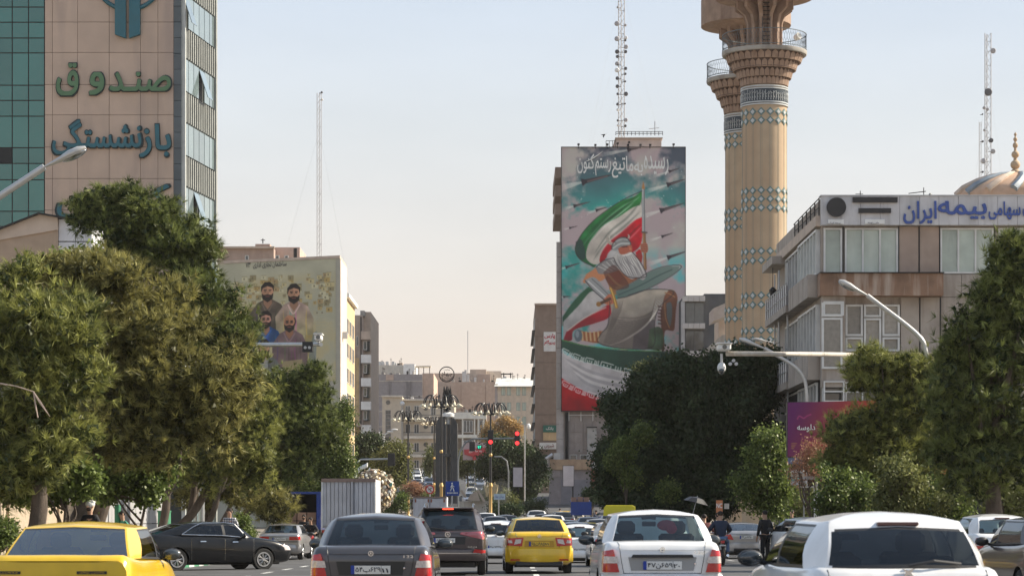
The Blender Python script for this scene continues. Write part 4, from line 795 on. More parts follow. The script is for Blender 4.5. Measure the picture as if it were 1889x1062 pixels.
    fin.add([(x, -.14, zz) for x, zz in prof]+[(x, .14, zz) for x, zz in prof], [(0, 1, 2, 3, 4, 5, 6), (13, 12, 11, 10, 9, 8, 7)]+[(i, 7+i, 7+(i+1) % 7, (i+1) % 7) for i in range(7)])
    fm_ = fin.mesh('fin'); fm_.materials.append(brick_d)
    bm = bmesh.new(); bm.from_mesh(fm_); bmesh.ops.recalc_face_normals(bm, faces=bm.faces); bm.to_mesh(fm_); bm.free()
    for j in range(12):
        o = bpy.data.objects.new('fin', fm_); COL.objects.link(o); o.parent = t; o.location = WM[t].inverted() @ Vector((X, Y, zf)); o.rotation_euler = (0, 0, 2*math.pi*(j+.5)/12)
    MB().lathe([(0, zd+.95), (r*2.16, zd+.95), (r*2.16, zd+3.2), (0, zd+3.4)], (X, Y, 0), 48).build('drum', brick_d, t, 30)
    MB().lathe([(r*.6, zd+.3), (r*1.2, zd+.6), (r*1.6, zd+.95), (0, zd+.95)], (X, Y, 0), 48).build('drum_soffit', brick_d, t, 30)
    q = MB()
    for kk in range(14): q.tube([(X-.3, Y-r*.85, zf+.6+kk*.33), (X+.3, Y-r*.85, zf+.6+kk*.33)], .03, 4)
    for sx in (-.3, .3): q.tube([(X+sx, Y-r*.85, zf+.2), (X+sx, Y-r*.85, zf+5.3)], .03, 4)
    MB.build(q, 'ladder', dark_metal, t)
    # tiles
    lines = MB()
    for j in range(16):
        a_ = 2*math.pi*(j+.4)/16; ca, sa = math.cos(a_), math.sin(a_)
        for da in (-.035, .035):
            c2, s2_ = math.cos(a_+da), math.sin(a_+da); lines.tube([(X+(r+.005)*c2, Y+(r+.005)*s2_, 3), (X+(r+.005)*c2, Y+(r+.005)*s2_, z(yb+100))], .006, 4)
    lines.build('tile_line', tealt, t)
    for yy in rows_:
        for j in range(16):
            a_ = 2*math.pi*(j+.4)/16
            for me_, sc_, off, nm, par in ((dme, .66, -.02, 'tile', t), (dmi, .36, .02, 'tile_centre', t)):
                o = bpy.data.objects.new(nm, me_); COL.objects.link(o); o.parent = t
                o.location = WM[t].inverted() @ Vector((X+(r+off)*math.cos(a_), Y+(r+off)*math.sin(a_), z(yy))); o.rotation_euler = (0, 0, a_-math.pi/2); o.scale = (sc_, 1, sc_)
    return t
mr = minaret('nearer brick minaret with teal tile diamonds and full railed balcony', 200, 1410, 1.80, 118, [212, 228, 356, 372, 388, 467, 484, 548, 565, 612, 629], 1)
minaret('farther brick minaret half hidden behind the nearer one, wide drum on top', 214, 1376, 1.78, 168, [256, 271, 393, 407, 422, 499, 513, 574, 590, 632], 1)
q = MB(); q.lathe([(0, 0), (.22, .05), (.3, .5), (.26, .52), (0, .2)], (0, 0, 0), 14)
fl = q.build('floodlight', white_paint, None, 30); fl.location = P(1466, 72, 200); fl.rotation_euler = (R(40), R(60), 0); tag(fl, 'white floodlight clipped on the minaret balcony railing at its right side', 'floodlight')
# ---------------------------------------------------------------- dome
DM = thing('mosque_dome', 'brick ribbed mosque dome with ball finial behind the insurance office roof', 'dome', (PX(1873, 240), 240, 0)); Xd = PX(1873, 240)
prof = [(5.6, PZ(420, 240)), (5.6, PZ(362, 240)), (5.0, PZ(350, 240)), (3.8, PZ(337, 240)), (2.3, PZ(326, 240)), (.9, PZ(320, 240)), (0, PZ(319, 240))]
MB().lathe(prof, (Xd, 240, 0), 48).build('dome_shell', mat('dome_brick', (.55, .36, .24), .7), DM, 50)
for j in range(14):
    a0 = 2*math.pi*j/14; q = MB(); q.tube([(Xd+(rr_+.03)*math.cos(a0+.10*i), 240+(rr_+.03)*math.sin(a0+.10*i), zz+.03) for i, (rr_, zz) in enumerate(prof[1:6])], [.42, .4, .32, .2, .08], 6); q.build('dome_rib', (cream if j % 2 else mat('rib_blue', (.22, .27, .32), .5)), DM, 40)
q = MB(); zz = PZ(320, 240)
for dy, rad in ((16, .48), (35, .38), (0, .5)): q.ball((Xd, 240, zz+dy*.052), rad, rad, rad*.95)
for dy, rad in ((52, .26), (63, .2), (72, .14)): q.ball((Xd, 240, zz+dy*.052), rad, rad, rad*1.1)
q.tube([(Xd, 240, zz), (Xd, 240, zz+76*.052)], [.25, .05], 8); q.build('finial', brick_m, DM, 50)
# ---------------------------------------------------------------- insurance office
IN = thing('insurance_office', 'concrete office corner block with blue lettered white fascia behind right pines', 'office building', (PX(1700, 112), 112, 0)); f = Face(IN, 112)
pinkc = mat('pink_concrete', (.39, .34, .295), .85, var=.12, bump=.3, dirt_sheen=(.20, .16, .13), dscale=.8); XI = PX(1515, 112); rust = mat('rust_band', (.24, .145, .095), .85, var=.3, scale=1.2, bump=.3, dirt_sheen=(.5, .42, .35), dscale=1.0); shop = mat('dark_interior', (.02, .02, .022), .7)
MB().box(XI, XI+14, 112, 131, -1, PZ(366, 112)).build('wall', pinkc, IN)
fw = mat('fascia_white', (.58, .57, .58), .6, rnd=.05, dirt_sheen=(.42, .41, .41), dscale=1.2)
for i in range(12): f.b('fascia_panel', fw, 1513+i*36+.3, 1513+(i+1)*36-.3, 364, 417, 0, .45)
f.b('fascia_cap', grey_metal, 1511, 1960, 362, 364, -.2, .5); bl_s = mat('sign_blue', (.045, .09, .32), .5); bk = black_paint
MB().lathe([(0, -.47), (.43, -.47), (.43, -.62), (0, -.62)], (PX(1540, 112), 112, PZ(385, 112)), 28, 'y').build('black_disc', bk, IN, 30)
f.b('black_bar', bk, 1570, 1652, 367, 376, .45, .6); f.b('black_bar', bk, 1581, 1640, 387, 395.5, .45, .6); f.b('name_plate', white_paint, 1525, 1554, 407.5, 415.5, .45, .52); f.b('name_plate', white_paint, 1593, 1629, 407, 415.5, .45, .52)
lettering(IN, 'plate_lettering', 'بیمه ایران', P(1539, 411.5, 111.46), .55, .1, ink, .01, .01); lettering(IN, 'plate_lettering', 'شعبه', P(1611, 411.5, 111.46), .5, .1, ink, .01, .01)
for s_, x0, x1, y0, y1 in (('ایران', 1667, 1727, 371, 413), ('بیمه', 1731, 1819, 371, 404), ('سهامی', 1824, 1882, 372, 405), ('شرکت', 1887, 1945, 372, 408)):
    lettering(IN, 'sign_letters', s_, P((x0+x1)/2, (y0+y1)/2, 111.52), (x1-x0)/41.07, (y1-y0)/41.07, bl_s, .06, .03)
# first floor
for x0, x1, n in ((1519, 1553, 1), (1558, 1656, 3), (1734, 1832, 3), (1841, 1930, 3)): f.w(x0, x1, 421, 505, n, 1, gm=win_pale, d=.12, ft=.08)
for x0, x1 in ((1658, 1694), (1696, 1732)): f.b('wall_panel', mat('pink_panel', (.38, .29, .235), .8, dirt_sheen=(.4, .3, .25)), x0+.4, x1-.4, 419, 505, 0, .1)
for x in (1554.5, 1657, 1694.7, 1732.5, 1834): f.b('dark_strip', bk, x-.3, x+1, 418, 506, 0, .13)
f.b('rust_band', rust, 1508, 1734, 507, 548, 0, .9); f.b('band_cap', dark_metal, 1507, 1735, 505.5, 507.5, 0, 1.0)
for i in range(5): f.b('wall_panel', pinkc, 1735+i*38+.4, 1735+(i+1)*38-.4, 507, 548, 0, .12)
# second floor
f.b('bay', pinkc, 1513, 1556, 548, 715, 0, .6); f.w(1516, 1553, 558, 584, 1, 1, d=.72, gm=curtain); 
fb = Face(IN, 111.35); fb.w(1516, 1554, 586, 680, 1, 1, gm=curtain, ft=.09, d=.06); fb.w(1516, 1554, 558, 584, 1, 1, gm=curtain, ft=.08, d=.06)
for x0, x1, y0, y1 in ((1559, 1591, 562, 620), (1559, 1591, 622, 648), (1593, 1625, 562, 585), (1593, 1625, 587, 648), (1627, 1659, 562, 620), (1627, 1659, 622, 648)): f.w(x0, x1, y0, y1, 1, 1, gm=curtain, ft=.09, d=.14)
for x0, x1 in ((1661, 1695), (1697, 1733), (1735, 1772)): f.b('wall_panel', pinkc, x0+.3, x1-.3, 549, 650, 0, .12)
for x in (1556.5, 1696, 1733.5): f.b('dark_strip', bk, x-.3, x+1, 549, 700, 0, .14)
f.b('ledge', cream, 1508, 1930, 651, 655, 0, .5)
for i in range(9): f.b('wall_panel', pinkc, 1557+i*38+.3, 1557+(i+1)*38-.3, 656, 700, 0, .12)
for x0, x1 in ((1516, 1554), (1559, 1622), (1640, 1700)): f.w(x0, x1, 704, 742, 2 if x1-x0 > 40 else 1, 2, d=.72 if x0 < 1550 else .12)
f.b('shop_front', shop, 1515, 1950, 748, 960, 0, .3)
# street-side wall running away from the camera
s = Wall(IN, XI, 131, 0, -1); SL = 19
s.box('fascia', cream, 0, SL, PZ(417, 112), PZ(398, 112), 0, .25)
q = s.mb(); 
for k in range(7): q.tube([(SL-k*1.6, .1, PZ(398, 112)), (SL-k*1.6, .1, PZ(366, 112))], .03, 4)
q.tube([(SL, .1, PZ(366, 112)), (SL-10, .1, PZ(366, 112))], .035, 4); q.tube([(SL, .1, PZ(382, 112)), (SL-10, .1, PZ(382, 112))], .03, 4); q.build('roof_railing', dark_metal, IN)
s.box('dark_recess', shop, 0, SL-.3, -1, PZ(700, 112), 0, .1)
for (za, zb, n) in ((PZ(505, 112), PZ(421, 112), 6), (PZ(650, 112), PZ(560, 112), 6), (PZ(742, 112), PZ(704, 112), 6)):
    s.window(SL-7.6, SL-.4, za, zb, n, 1 if n == 6 else 2, gm=win_pale if za > 10 else win_dark, ft=.1, d=.2); s.window(SL-14, SL-8.4, za, zb, 4, 1, ft=.1, d=.1)
for (za, zb) in ((PZ(548, 112), PZ(506, 112)), (PZ(700, 112), PZ(652, 112))):
    for k in range(4): s.box('parapet_panel', pinkc, SL-8+k*2+.04, SL-8+(k+1)*2-.04, za, zb, 0, .6)
    s.box('balcony_slab', pinkc, 1, SL-8.2, za, za+.35, 0, .7); q = s.mb()
    for k in range(11): q.tube([(1+k*.95, .65, za+.3), (1+k*.95, .65, za+1.4)], .03, 4)
    for h_ in (.85, 1.4): q.tube([(1, .65, za+h_), (SL-8.2, .65, za+h_)], .04, 4)
    q.build('balcony_railing', grey_metal, IN); s.box('balcony_screen', mat('screen_grey', (.3, .28, .28), .6), 1, SL-8.4, za+.36, za+1.3, .58, .62)
s.box('canopy', pinkc, 0, 5, PZ(420, 112)-.2, PZ(412, 112), 0, .75)
b = s.mb(); b.tube([(3, .5, PZ(420,112)-.2), (3, .5, 13.1)], .02, 4); b.lathe([(0, 0), (.12, .1), (.2, .5), (.05, .65)], (3, .5, 12.5), 8); b.build('lantern', dark_metal, IN)
for d_ in (3, 5, 9): 
    b = s.mb(); b.tube([(d_, .4, 1), (d_, .4, 13.8)], .05, 5); b.build('cable_pipe', grey_metal, IN)
b = MB(); b.tube([P(1587, 362, 113), P(1587, 352, 113)], .02, 4); b.tube([P(1578, 358, 113), P(1592, 358, 113)], .015, 4); b.tube([P(1676, 357, 113), P(1708, 353, 113)], .02, 4); b.tube([P(1704, 362, 113), P(1704, 346, 113)], .02, 4); b.tube([P(1712, 362, 113), P(1716, 357, 113), P(1720, 362, 113)], .04, 5); b.build('roof_aerial', dark_metal, IN)
# ---------------------------------------------------------------- lattice masts
def mast(label, X, Y, z0, z1, wd, dishes, guys=(), taper=1.):
    t = thing('radio_mast', label, 'mast', (X, Y, z0)); q = MB(); n = int((z1-z0)/ (wd*1.3)); c3 = [(math.cos(a_)*wd*.58, math.sin(a_)*wd*.58) for a_ in (R(90), R(210), R(330))]
    for cx_, cy_ in c3: q.tube([(X+cx_, Y+cy_, z0), (X+cx_*taper, Y+cy_*taper, z1)], wd*.07, 4)
    for k in range(n):
        za, zb = z0+(z1-z0)*k/n, z0+(z1-z0)*(k+1)/n; ta = 1+(taper-1)*k/n
        for i in range(3):
            (xa, ya), (xb, yb_) = c3[i], c3[(i+1) % 3]; q.tube([(X+xa*ta, Y+ya*ta, za), (X+xb*ta, Y+yb_*ta, zb)], wd*.035, 3, False)
            if k % 3 == 0: q.tube([(X+xa*ta, Y+ya*ta, za), (X+xb*ta, Y+yb_*ta, za)], wd*.035, 3, False)
    q.build('lattice', mat('mast_steel', (.33, .32, .33), .6, .3), t)
    for z_, sd, rd, c in dishes:
        q = MB(); q.lathe([(0, 0), (rd, -.12), (rd, -.3), (rd*.8, -.42), (0, -.45)], (X+sd*(wd*.5+rd*.7), Y-.2, z_), 14, 'y'); q.tube([(X, Y, z_), (X+sd*(wd*.5+rd*.7), Y-.1, z_)], .04, 4); q.build('dish', (mat('dish_grey', (.38, .37, .38), .6), mat('dish_dark', (.10, .10, .11), .6), white_paint)[c], t, 40)
    if guys:
        q = MB()
        for z_, gx, gy, g0 in guys: q.tube([(X, Y, z_), (gx, gy, g0)], 0.007, 3, False)
        q.build('guy_wire', _m['mast_steel'], t)
    return t
mast('tall antenna mast crowded with small dishes on the billboard building roof', PX(1147, 303), 304, PZ(274, 303), PZ(-40, 303), .72,
     [(PZ(y, 303), sd, rd, c) for y, sd, rd, c in ((12, -1, .14, 0), (42, -1, .3, 0), (45, 1, .16, 0), (68, 1, .22, 2), (70, -1, .3, 0), (85, 1, .26, 0), (73, 1, .14, 1), (94, -1, .26, 1), (94, 1, .2, 1), (103, -1, .2, 1), (116, -1, .26, 0), (118, -1, .14, 1), (128, -1, .28, 2), (125, 1, .2, 1), (135, 1, .15, 1), (143, -1, .22, 1), (149, 1, .12, 1), (158, -1, .22, 1), (172, -1, .16, 1), (172, 1, .26, 1), (191, -1, .18, 1), (190, 1, .1, 1), (201, -1, .16, 2), (220, 1, .24, 0), (221, -1, .14, 1), (231, 1, .16, 1), (230, -1, .14, 2))],
     [(PZ(-30, 303), PX(1085, 303), 300.5, PZ(272, 303)), (PZ(60, 303), PX(1090, 303), 300.5, PZ(272, 303)), (PZ(-30, 303), PX(1215, 303), 303, PZ(250, 303)), (PZ(80, 303), PX(1205, 303), 303, PZ(250, 303)), (PZ(150, 303), PX(1103, 303), 300.5, PZ(272, 303))])
mast('very thin tall lattice mast rising behind the mural wall', PX(589, 246), 246, 20, PZ(172, 246), .42, [(PZ(172, 246), 1, .1, 1), (PZ(185, 246), 1, .12, 2)], [(PZ(240, 246), PX(500, 246), 250, 24), (PZ(240, 246), PX(640, 246), 250, 24)])
mast('broad lattice mast with several dishes beyond the mosque dome', PX(1822, 320), 320, 10, PZ(62, 320), .78, [(PZ(y, 320), sd, rd, c) for y, sd, rd, c in ((95, 1, .35, 0), (171, .01, .5, 1), (200, -1, .2, 0), (203, -.2, .2, 0), (241, -1, .16, 0), (260, .6, .3, 1), (280, 1, .32, 0), (298, -1, .35, 0))], [(PZ(130, 320), PX(1772, 320), 318, 30), (PZ(130, 320), PX(1870, 320), 318, 30)])
mast('short thin mast left of the broad one beyond the dome', PX(1808, 316), 316, 10, PZ(225, 316), .3, [(PZ(212, 316), 1, .1, 1), (PZ(262, 316), 1, .14, 1), (PZ(318, 316), 1, .14, 1)])
q = MB(); q.tube([P(863, 705, 600), P(863, 610, 600)], .09, 5); o = q.build('pole_aerial', grey_metal); tag(o, 'hair-thin aerial pole on the far centre rooftops', 'aerial')
DM_ = 2.9; rsub = random.Random(5)
# ================================================================ TREES
bark = mat('bark', (.085, .065, .05), .95, var=.35, scale=3, bump=1.5, dirt_sheen=(.15, .12, .10), dscale=3)
pine_m = foliage('pine_needles', (.045, .060, .018), (.42, .43, .12), .24)  # dark end holds the crown's shade, bright end its lit tips, as colour
pine_d = foliage('pine_needles_dark', (.026, .042, .014), (.26, .30, .085), .22)
pine_y = foliage('pine_needles_olive', (.058, .060, .020), (.46, .42, .14), .26)
leaf_g = foliage('broad_leaves', (.035, .060, .014), (.22, .28, .07), .34)
leaf_d = foliage('broad_leaves_dark', (.020, .036, .016), (.06, .09, .032), .2)
leaf_dry = foliage('dry_leaves', (.28, .13, .08), (.40, .24, .15), .4)
leaf_autumn = foliage('autumn_leaves', (.34, .20, .07), (.50, .34, .14), .35)
grass_m = foliage('bush_leaves', (.05, .065, .02), (.25, .26, .09), .3)
def dirs(n): v = rng.normal(size=(n, 3)); return v/np.linalg.norm(v, axis=1)[:, None]
def clumps(blobs, dens, rc):
    """clump centres with outward axes, biased towards the shell of every ellipsoid"""
    C_, A_ = [], []
    tot = sum(b[3]*b[4]*b[5]**.5 for b in blobs)
    for (x, y, z, rx, rz, ry) in blobs:
        n = max(6, int(DM_*dens*rx*rz*math.sqrt(ry))); d = dirs(n); rad = (rng.random(n)**.42)*(1+.16*rng.normal(size=n)); rad = np.clip(rad, 0, 1.2)
        lump = 1+.16*np.sin(d[:, 0]*7+x)+.12*np.sin(d[:, 2]*9+z)
        p = d*np.array((rx, ry, rz))*(rad*lump)[:, None]; C_.append(p+np.array((x, y, z))); A_.append(d+np.array((0, 0, .45)))
    C_ = np.concatenate(C_); A_ = np.concatenate(A_); return C_, A_/np.linalg.norm(A_, axis=1)[:, None]
def tri_mesh(name, V, m, parent, tint, k=3):
    n = len(V)//k; me = np_mesh(name, V, np.arange(n*k).reshape(n, k)); at = me.attributes.new('tint', 'FLOAT', 'POINT'); at.data.foreach_set('value', np.repeat(tint, k).astype('f'))
    o = link(name, me, m, parent); return o
def needles(name, blobs, m, parent, dens=26, rc=.34, tufts=6, per=16, ln=.28, wd=.021, fill=12):
    C_, A_ = clumps(blobs, dens, rc); nc = len(C_)
    ct = np.clip(rng.normal(.5, .24, nc), 0, 1)
    T_ = np.repeat(C_, tufts, 0)+rng.normal(size=(nc*tufts, 3))*rc*np.array((.62, .62, .42)); TA = np.repeat(A_, tufts, 0)+rng.normal(size=(nc*tufts, 3))*.35; TA /= np.linalg.norm(TA, axis=1)[:, None]; tt = np.repeat(ct, tufts)
    B_ = np.repeat(T_, per, 0); D_ = np.repeat(TA, per, 0)*.95+rng.normal(size=(len(B_), 3))*.42; D_ /= np.linalg.norm(D_, axis=1)[:, None]
    L_ = ln*(.7+.6*rng.random(len(B_)))[:, None]; S_ = np.cross(D_, rng.normal(size=D_.shape)); S_ /= np.linalg.norm(S_, axis=1)[:, None]
    V = np.stack([B_-S_*wd/2, B_+S_*wd/2, B_+D_*L_], 1).reshape(-1, 3); tint = np.clip(np.repeat(tt, per)+rng.normal(0, .12, len(B_)), 0, 1)
    if fill:
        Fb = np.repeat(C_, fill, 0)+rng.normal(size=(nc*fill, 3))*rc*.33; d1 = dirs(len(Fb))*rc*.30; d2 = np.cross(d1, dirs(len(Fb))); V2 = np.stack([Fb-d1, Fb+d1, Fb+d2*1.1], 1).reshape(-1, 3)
        V = np.concatenate([V, V2]); tint = np.concatenate([tint, np.repeat(ct, fill)*.0])  # inner triangles stay at the darkest tint: crown shade put into colour
    return tri_mesh(name, V-np.array(WM[parent].translation), m, parent, tint)
def leaves(name, blobs, m, parent, dens=26, rc=.28, per=60, size=.075, fill=0):
    C_, A_ = clumps(blobs, dens, rc); nc = len(C_); ct = np.clip(rng.normal(.45, .24, nc), 0, 1)
    B_ = np.repeat(C_, per, 0)+rng.normal(size=(nc*per, 3))*rc*.62; D_ = dirs(len(B_)); D_[:, 2] -= .3; D_ /= np.linalg.norm(D_, axis=1)[:, None]
    S_ = np.cross(D_, np.repeat(A_, per, 0)+rng.normal(size=D_.shape)*.5); S_ /= np.linalg.norm(S_, axis=1)[:, None]; s_ = size*(.6+.8*rng.random(len(B_)))[:, None]
    V = np.stack([B_, B_+D_*s_*.5+S_*s_*.36, B_+D_*s_, B_+D_*s_*.5-S_*s_*.36], 1).reshape(-1, 3); tint = np.clip(np.repeat(ct, per)+rng.normal(0, .16, len(B_)), 0, 1)
    return tri_mesh(name, V-np.array(WM[parent].translation), m, parent, tint, 4)
def bl(Y, lst, ry=None):      # blobs read as pixels: (x, y, rx, rz[, dY])
    out = []
    for b in lst:
        dY = b[4] if len(b) > 4 else 0; Yq = Y+dY
        for k in range(11):
            a_ = rsub.uniform(0, 6.28); s_ = rsub.uniform(.20, .40); rq_ = rsub.uniform(.35, 1.0); out.append((PX(b[0]+b[2]*rq_*math.cos(a_), Yq), Yq+rsub.uniform(-.9, .9)*b[2]*Yq/F, PZ(b[1]-b[3]*rq_*math.sin(a_), Yq), b[2]*s_*Yq/F, b[3]*s_*Yq/F, max(.3, b[2]*s_*Yq/F)))
        out.append((PX(b[0], Yq), Yq, PZ(b[1], Yq), b[2]*.62*Yq/F, b[3]*.62*Yq/F, ry or max(.5, b[2]*Yq/F*.8)))
    return out
def trunk(parent, base, pts, r0, r1, blobs=(), nbr=7, seed=1):
    rg = random.Random(seed); ps = [Vector(base)]+[Vector(p) for p in pts]; sp_ = [Vector(p) for p in smooth_pts([tuple(p) for p in ps], 6)]; n = len(sp_)
    rs = [r0*(1+.35*max(0, 1-i/2.5))*(1-i/(n-1))+r1*(i/(n-1)) for i in range(n)]; rs = [r_*(1+rg.uniform(-.07, .07)) for r_ in rs]
    MB().tube(sp_, rs, 12).build('trunk', bark, parent, 60)
    for k in range(nbr):
        if not blobs: break
        b = blobs[k % len(blobs)]; t = Vector((b[0]+rg.uniform(-.5, .5)*b[3], b[1]+rg.uniform(-.4, .4)*b[5], b[2]+rg.uniform(-.3, .5)*b[4])); s0 = sp_[rg.randint(n//2, n-1)]
        if s0.z > t.z: s0 = sp_[n//2]
        mid = (s0+t)/2+Vector((rg.uniform(-.3, .3), rg.uniform(-.3, .3), -.15)); q = [Vector(p) for p in smooth_pts([tuple(s0), tuple(mid), tuple(t)], 5)]
        MB().tube(q, [r1*.75*(1-i/len(q))+.015 for i in range(len(q))], 6).build('branch', bark, parent, 60)
def tree(name, label, cat, Y, blobs, tx, ty_top=None, kind='pine', m=None, r0=.22, lean=0., ry=None, group=None, **k):
    bs = bl(Y, blobs, ry); zb = gz(PX(tx, Y), Y)+.1; t = thing(name, label, cat, (PX(tx, Y), Y, zb), 0, group)
    big_ = max(bs, key=lambda b: b[3]*b[4]); top = Vector((big_[0], big_[1], big_[2])); base = Vector((PX(tx, Y), Y, zb-.1)); mid = base*.55+top*.45+Vector((lean, 0, -.1))
    trunk(t, base, [mid, top], r0, r0*.45, bs, 8, int(tx+Y))
    (needles if kind == 'pine' else leaves)('crown', bs, m or (pine_m if kind == 'pine' else leaf_g), t, **k); return t
# --- left row
tree('pine_tree', 'broad golden green pine at the far left edge, lowest branches over the yellow taxi', 'pine tree', 60,
     [(20, 555, 70, 62), (95, 600, 90, 85), (-10, 640, 90, 90), (40, 700, 110, 90), (110, 690, 90, 90), (30, 800, 90, 70), (95, 800, 80, 80), (-20, 870, 60, 60), (60, 860, 45, 40)], 45, lean=.4, r0=.26, m=pine_m, dens=19)
tree('pine_tree', 'large olive pine with bare twigs, second from left, right of the edge pine', 'pine tree', 66,
     [(150, 560, 75, 75, 1), (215, 560, 80, 80), (280, 580, 75, 70, 1), (180, 650, 100, 90), (290, 660, 100, 90), (370, 690, 80, 75), (240, 740, 110, 80), (340, 770, 90, 75), (150, 780, 80, 70), (420, 730, 50, 55), (200, 500, 60, 35), (120, 510, 40, 30), (240, 820, 80, 50)], 95, lean=.5, r0=.24, m=pine_y, dens=21)
tree('pine_tree', 'tallest dark pine of the left row, crown reaching the tower lettering', 'pine tree', 86,
     [(215, 372, 48, 36), (275, 400, 62, 42), (168, 395, 36, 24), (320, 430, 48, 38), (285, 470, 80, 50), (350, 500, 58, 46), (385, 550, 42, 40), (345, 570, 80, 50), (420, 605, 30, 38), (395, 650, 62, 48), (240, 450, 55, 40), (440, 620, 22, 30),  (370, 455, 26, 24)], 155, lean=.3, r0=.28, m=pine_d, dens=30, rc=.34)
tree('pine_tree', 'middle pine of the left row, dark olive crown behind the black sedan', 'pine tree', 92,
     [(430, 720, 60, 55), (470, 700, 45, 42), (420, 800, 70, 65), (380, 850, 70, 50), (460, 780, 50, 60), (340, 850, 50, 45), (470, 850, 40, 45)], 262, lean=.6, r0=.22, m=pine_m, dens=24)
tree('pine_tree', 'rounded pine below the traffic camera arm on the left side', 'pine tree', 108,
     [(520, 735, 45, 42), (560, 720, 42, 36), (590, 745, 32, 45), (505, 790, 50, 50), (560, 790, 55, 50), (600, 790, 25, 40), (540, 850, 50, 42), (490, 860, 45, 45), (575, 690, 15, 15), (470, 900, 45, 40)], 350, lean=.8, r0=.2, m=pine_d, dens=30)
tree('pine_tree', 'brownish thin pine low behind the plaid shirt man', 'pine tree', 100,
     [(400, 880, 55, 45), (440, 910, 45, 35), (500, 930, 35, 30), (370, 900, 40, 35)], 330, lean=.3, r0=.16, m=pine_y, dens=18)
tree('broadleaf_tree', 'bright green broadleaf tree at the right end of the left row', 'broadleaf tree', 138,
     [(628, 775, 18, 34), (622, 815, 28, 42), (638, 840, 16, 34), (600, 850, 42, 45), (565, 885, 45, 38), (625, 880, 18, 25), (600, 900, 30, 30), (540, 905, 30, 25)], 590, kind='leaf', r0=.18, dens=30, per=70, size=.11, rc=.34)
for i, (tx, Y, lab) in enumerate(((276, 84, 'slim dark trunk right of the striped lamp post in the left row'), (316, 93, 'leaning bare trunk above the black sedan rear window'), (352, 99, 'thin straight trunk behind the black sedan roof'), (375, 112, 'farthest thin leaning trunk left of the plaid shirt man'))):
    tree('pine_tree', lab, 'pine tree', Y, [(tx+30+i*20, 800, 35, 45), (tx+10, 850, 35, 35)], tx, lean=.3, r0=.19-.02*i, m=pine_d, dens=20)
for i, (blobs, lab) in enumerate((([(85, 895, 35, 20), (125, 885, 35, 25), (150, 880, 25, 22), (40, 905, 20, 18)], 'leafy sprigs between the first two leaning trunks'), ([(185, 875, 40, 28), (235, 880, 25, 30), (280, 870, 35, 40), (205, 900, 15, 18), (265, 905, 20, 20)], 'broad leafed mulberry sprigs around the green striped lamp post'), ([(100, 490, 40, 22), (160, 485, 40, 20), (50, 500, 18, 24)], 'broad leafed shoots poking out above the pine crowns'))):
    Yq = (62, 70, 72)[i]; t = tree('young_mulberry', lab, 'young tree', Yq, blobs, (110, 240, 130)[i], kind='leaf', r0=.06, dens=26, per=34, size=.12, rc=.22)
tree('low_bush', 'small bright green bush at the lower left edge by the brick wall', 'bush', 58, [(5, 975, 22, 20), (-10, 990, 25, 20)], 0, kind='leaf', r0=.03, dens=60, per=50, size=.06, rc=.15)
tree('low_bush', 'small sunlit bush right of the plaid shirt man', 'bush', 96, [(445, 970, 14, 22), (455, 985, 10, 14)], 447, kind='leaf', r0=.03, dens=60, per=50, size=.07, rc=.15)
# --- right side
tree('evergreen_tree', 'huge dark evergreen between the billboard and the insurance office', 'evergreen tree', 125,
     [(1270, 740, 100, 72), (1200, 800, 85, 75), (1345, 770, 72, 80), (1290, 860, 120, 80), (1150, 752, 42, 22), (1175, 870, 75, 60), (1405, 720, 26, 40), (1240, 695, 52, 32), (1330, 690, 62, 32), (1390, 860, 60, 70), (1140, 840, 42, 30), (1250, 930, 120, 35), (1140, 900, 40, 22), (1420, 670, 12, 16), (1370, 668, 28, 18)], 1275, kind='leaf', m=leaf_d, r0=.35, dens=21, per=110, size=.15, rc=.46)
tree('lit_clumps', 'sunlit yellow green leafy clumps growing at the left edge of the huge dark evergreen', 'tree', 119, [(1150, 828, 8, 10), (1135, 850, 6, 7), (1163, 880, 6, 9), (1186, 800, 5, 7), (1232, 905, 7, 6)], 1160, kind='leaf', m=leaf_g, r0=.05, dens=12, per=60, size=.12, rc=.32)  # lit clumps of the evergreen, sunlight put into a brighter leaf colour
tree('olive_tree', 'sunlit yellow green crown peeping over the left shoulder of the huge dark evergreen', 'tree', 134,
     [(1205, 690, 36, 17), (1190, 705, 25, 14), (1222, 698, 30, 14)], 1205, kind='leaf', m=grass_m, r0=.12, dens=50, per=60, size=.1, rc=.3)
tree('poplar_sapling', 'lighter leafy young tree in front of the dark evergreen, left of the purple billboard', 'young tree', 92,
     [(1418, 820, 22, 34), (1405, 865, 30, 40), (1430, 875, 20, 40), (1390, 905, 36, 32), (1435, 925, 28, 30)], 1425, kind='leaf', r0=.07, m=leaf_g, dens=20, per=42, size=.11, rc=.28)
tree('dry_shrub', 'reddish dry twiggy shrub under the purple billboard', 'shrub', 84,
     [(1490, 865, 30, 28), (1520, 860, 28, 22), (1500, 830, 18, 22)], 1500, kind='leaf', r0=.06, m=leaf_dry, dens=12, per=18, size=.07, rc=.22)
tree('pine_tree', 'olive pine in front of the insurance office and purple billboard', 'pine tree', 80,
     [(1640, 685, 55, 32), (1690, 690, 40, 30), (1600, 690, 28, 22), (1590, 785, 55, 38), (1640, 770, 60, 38), (1572, 805, 30, 30), (1620, 815, 60, 38), (1690, 780, 45, 50), (1560, 845, 35, 24), (1660, 740, 45, 25), (1590, 850, 40, 30), (1700, 840, 50, 50), (1690, 730, 40, 30), (1640, 860, 60, 40), (1610, 670, 30, 18)], 1700, lean=-.2, r0=.17, m=pine_m, dens=27)
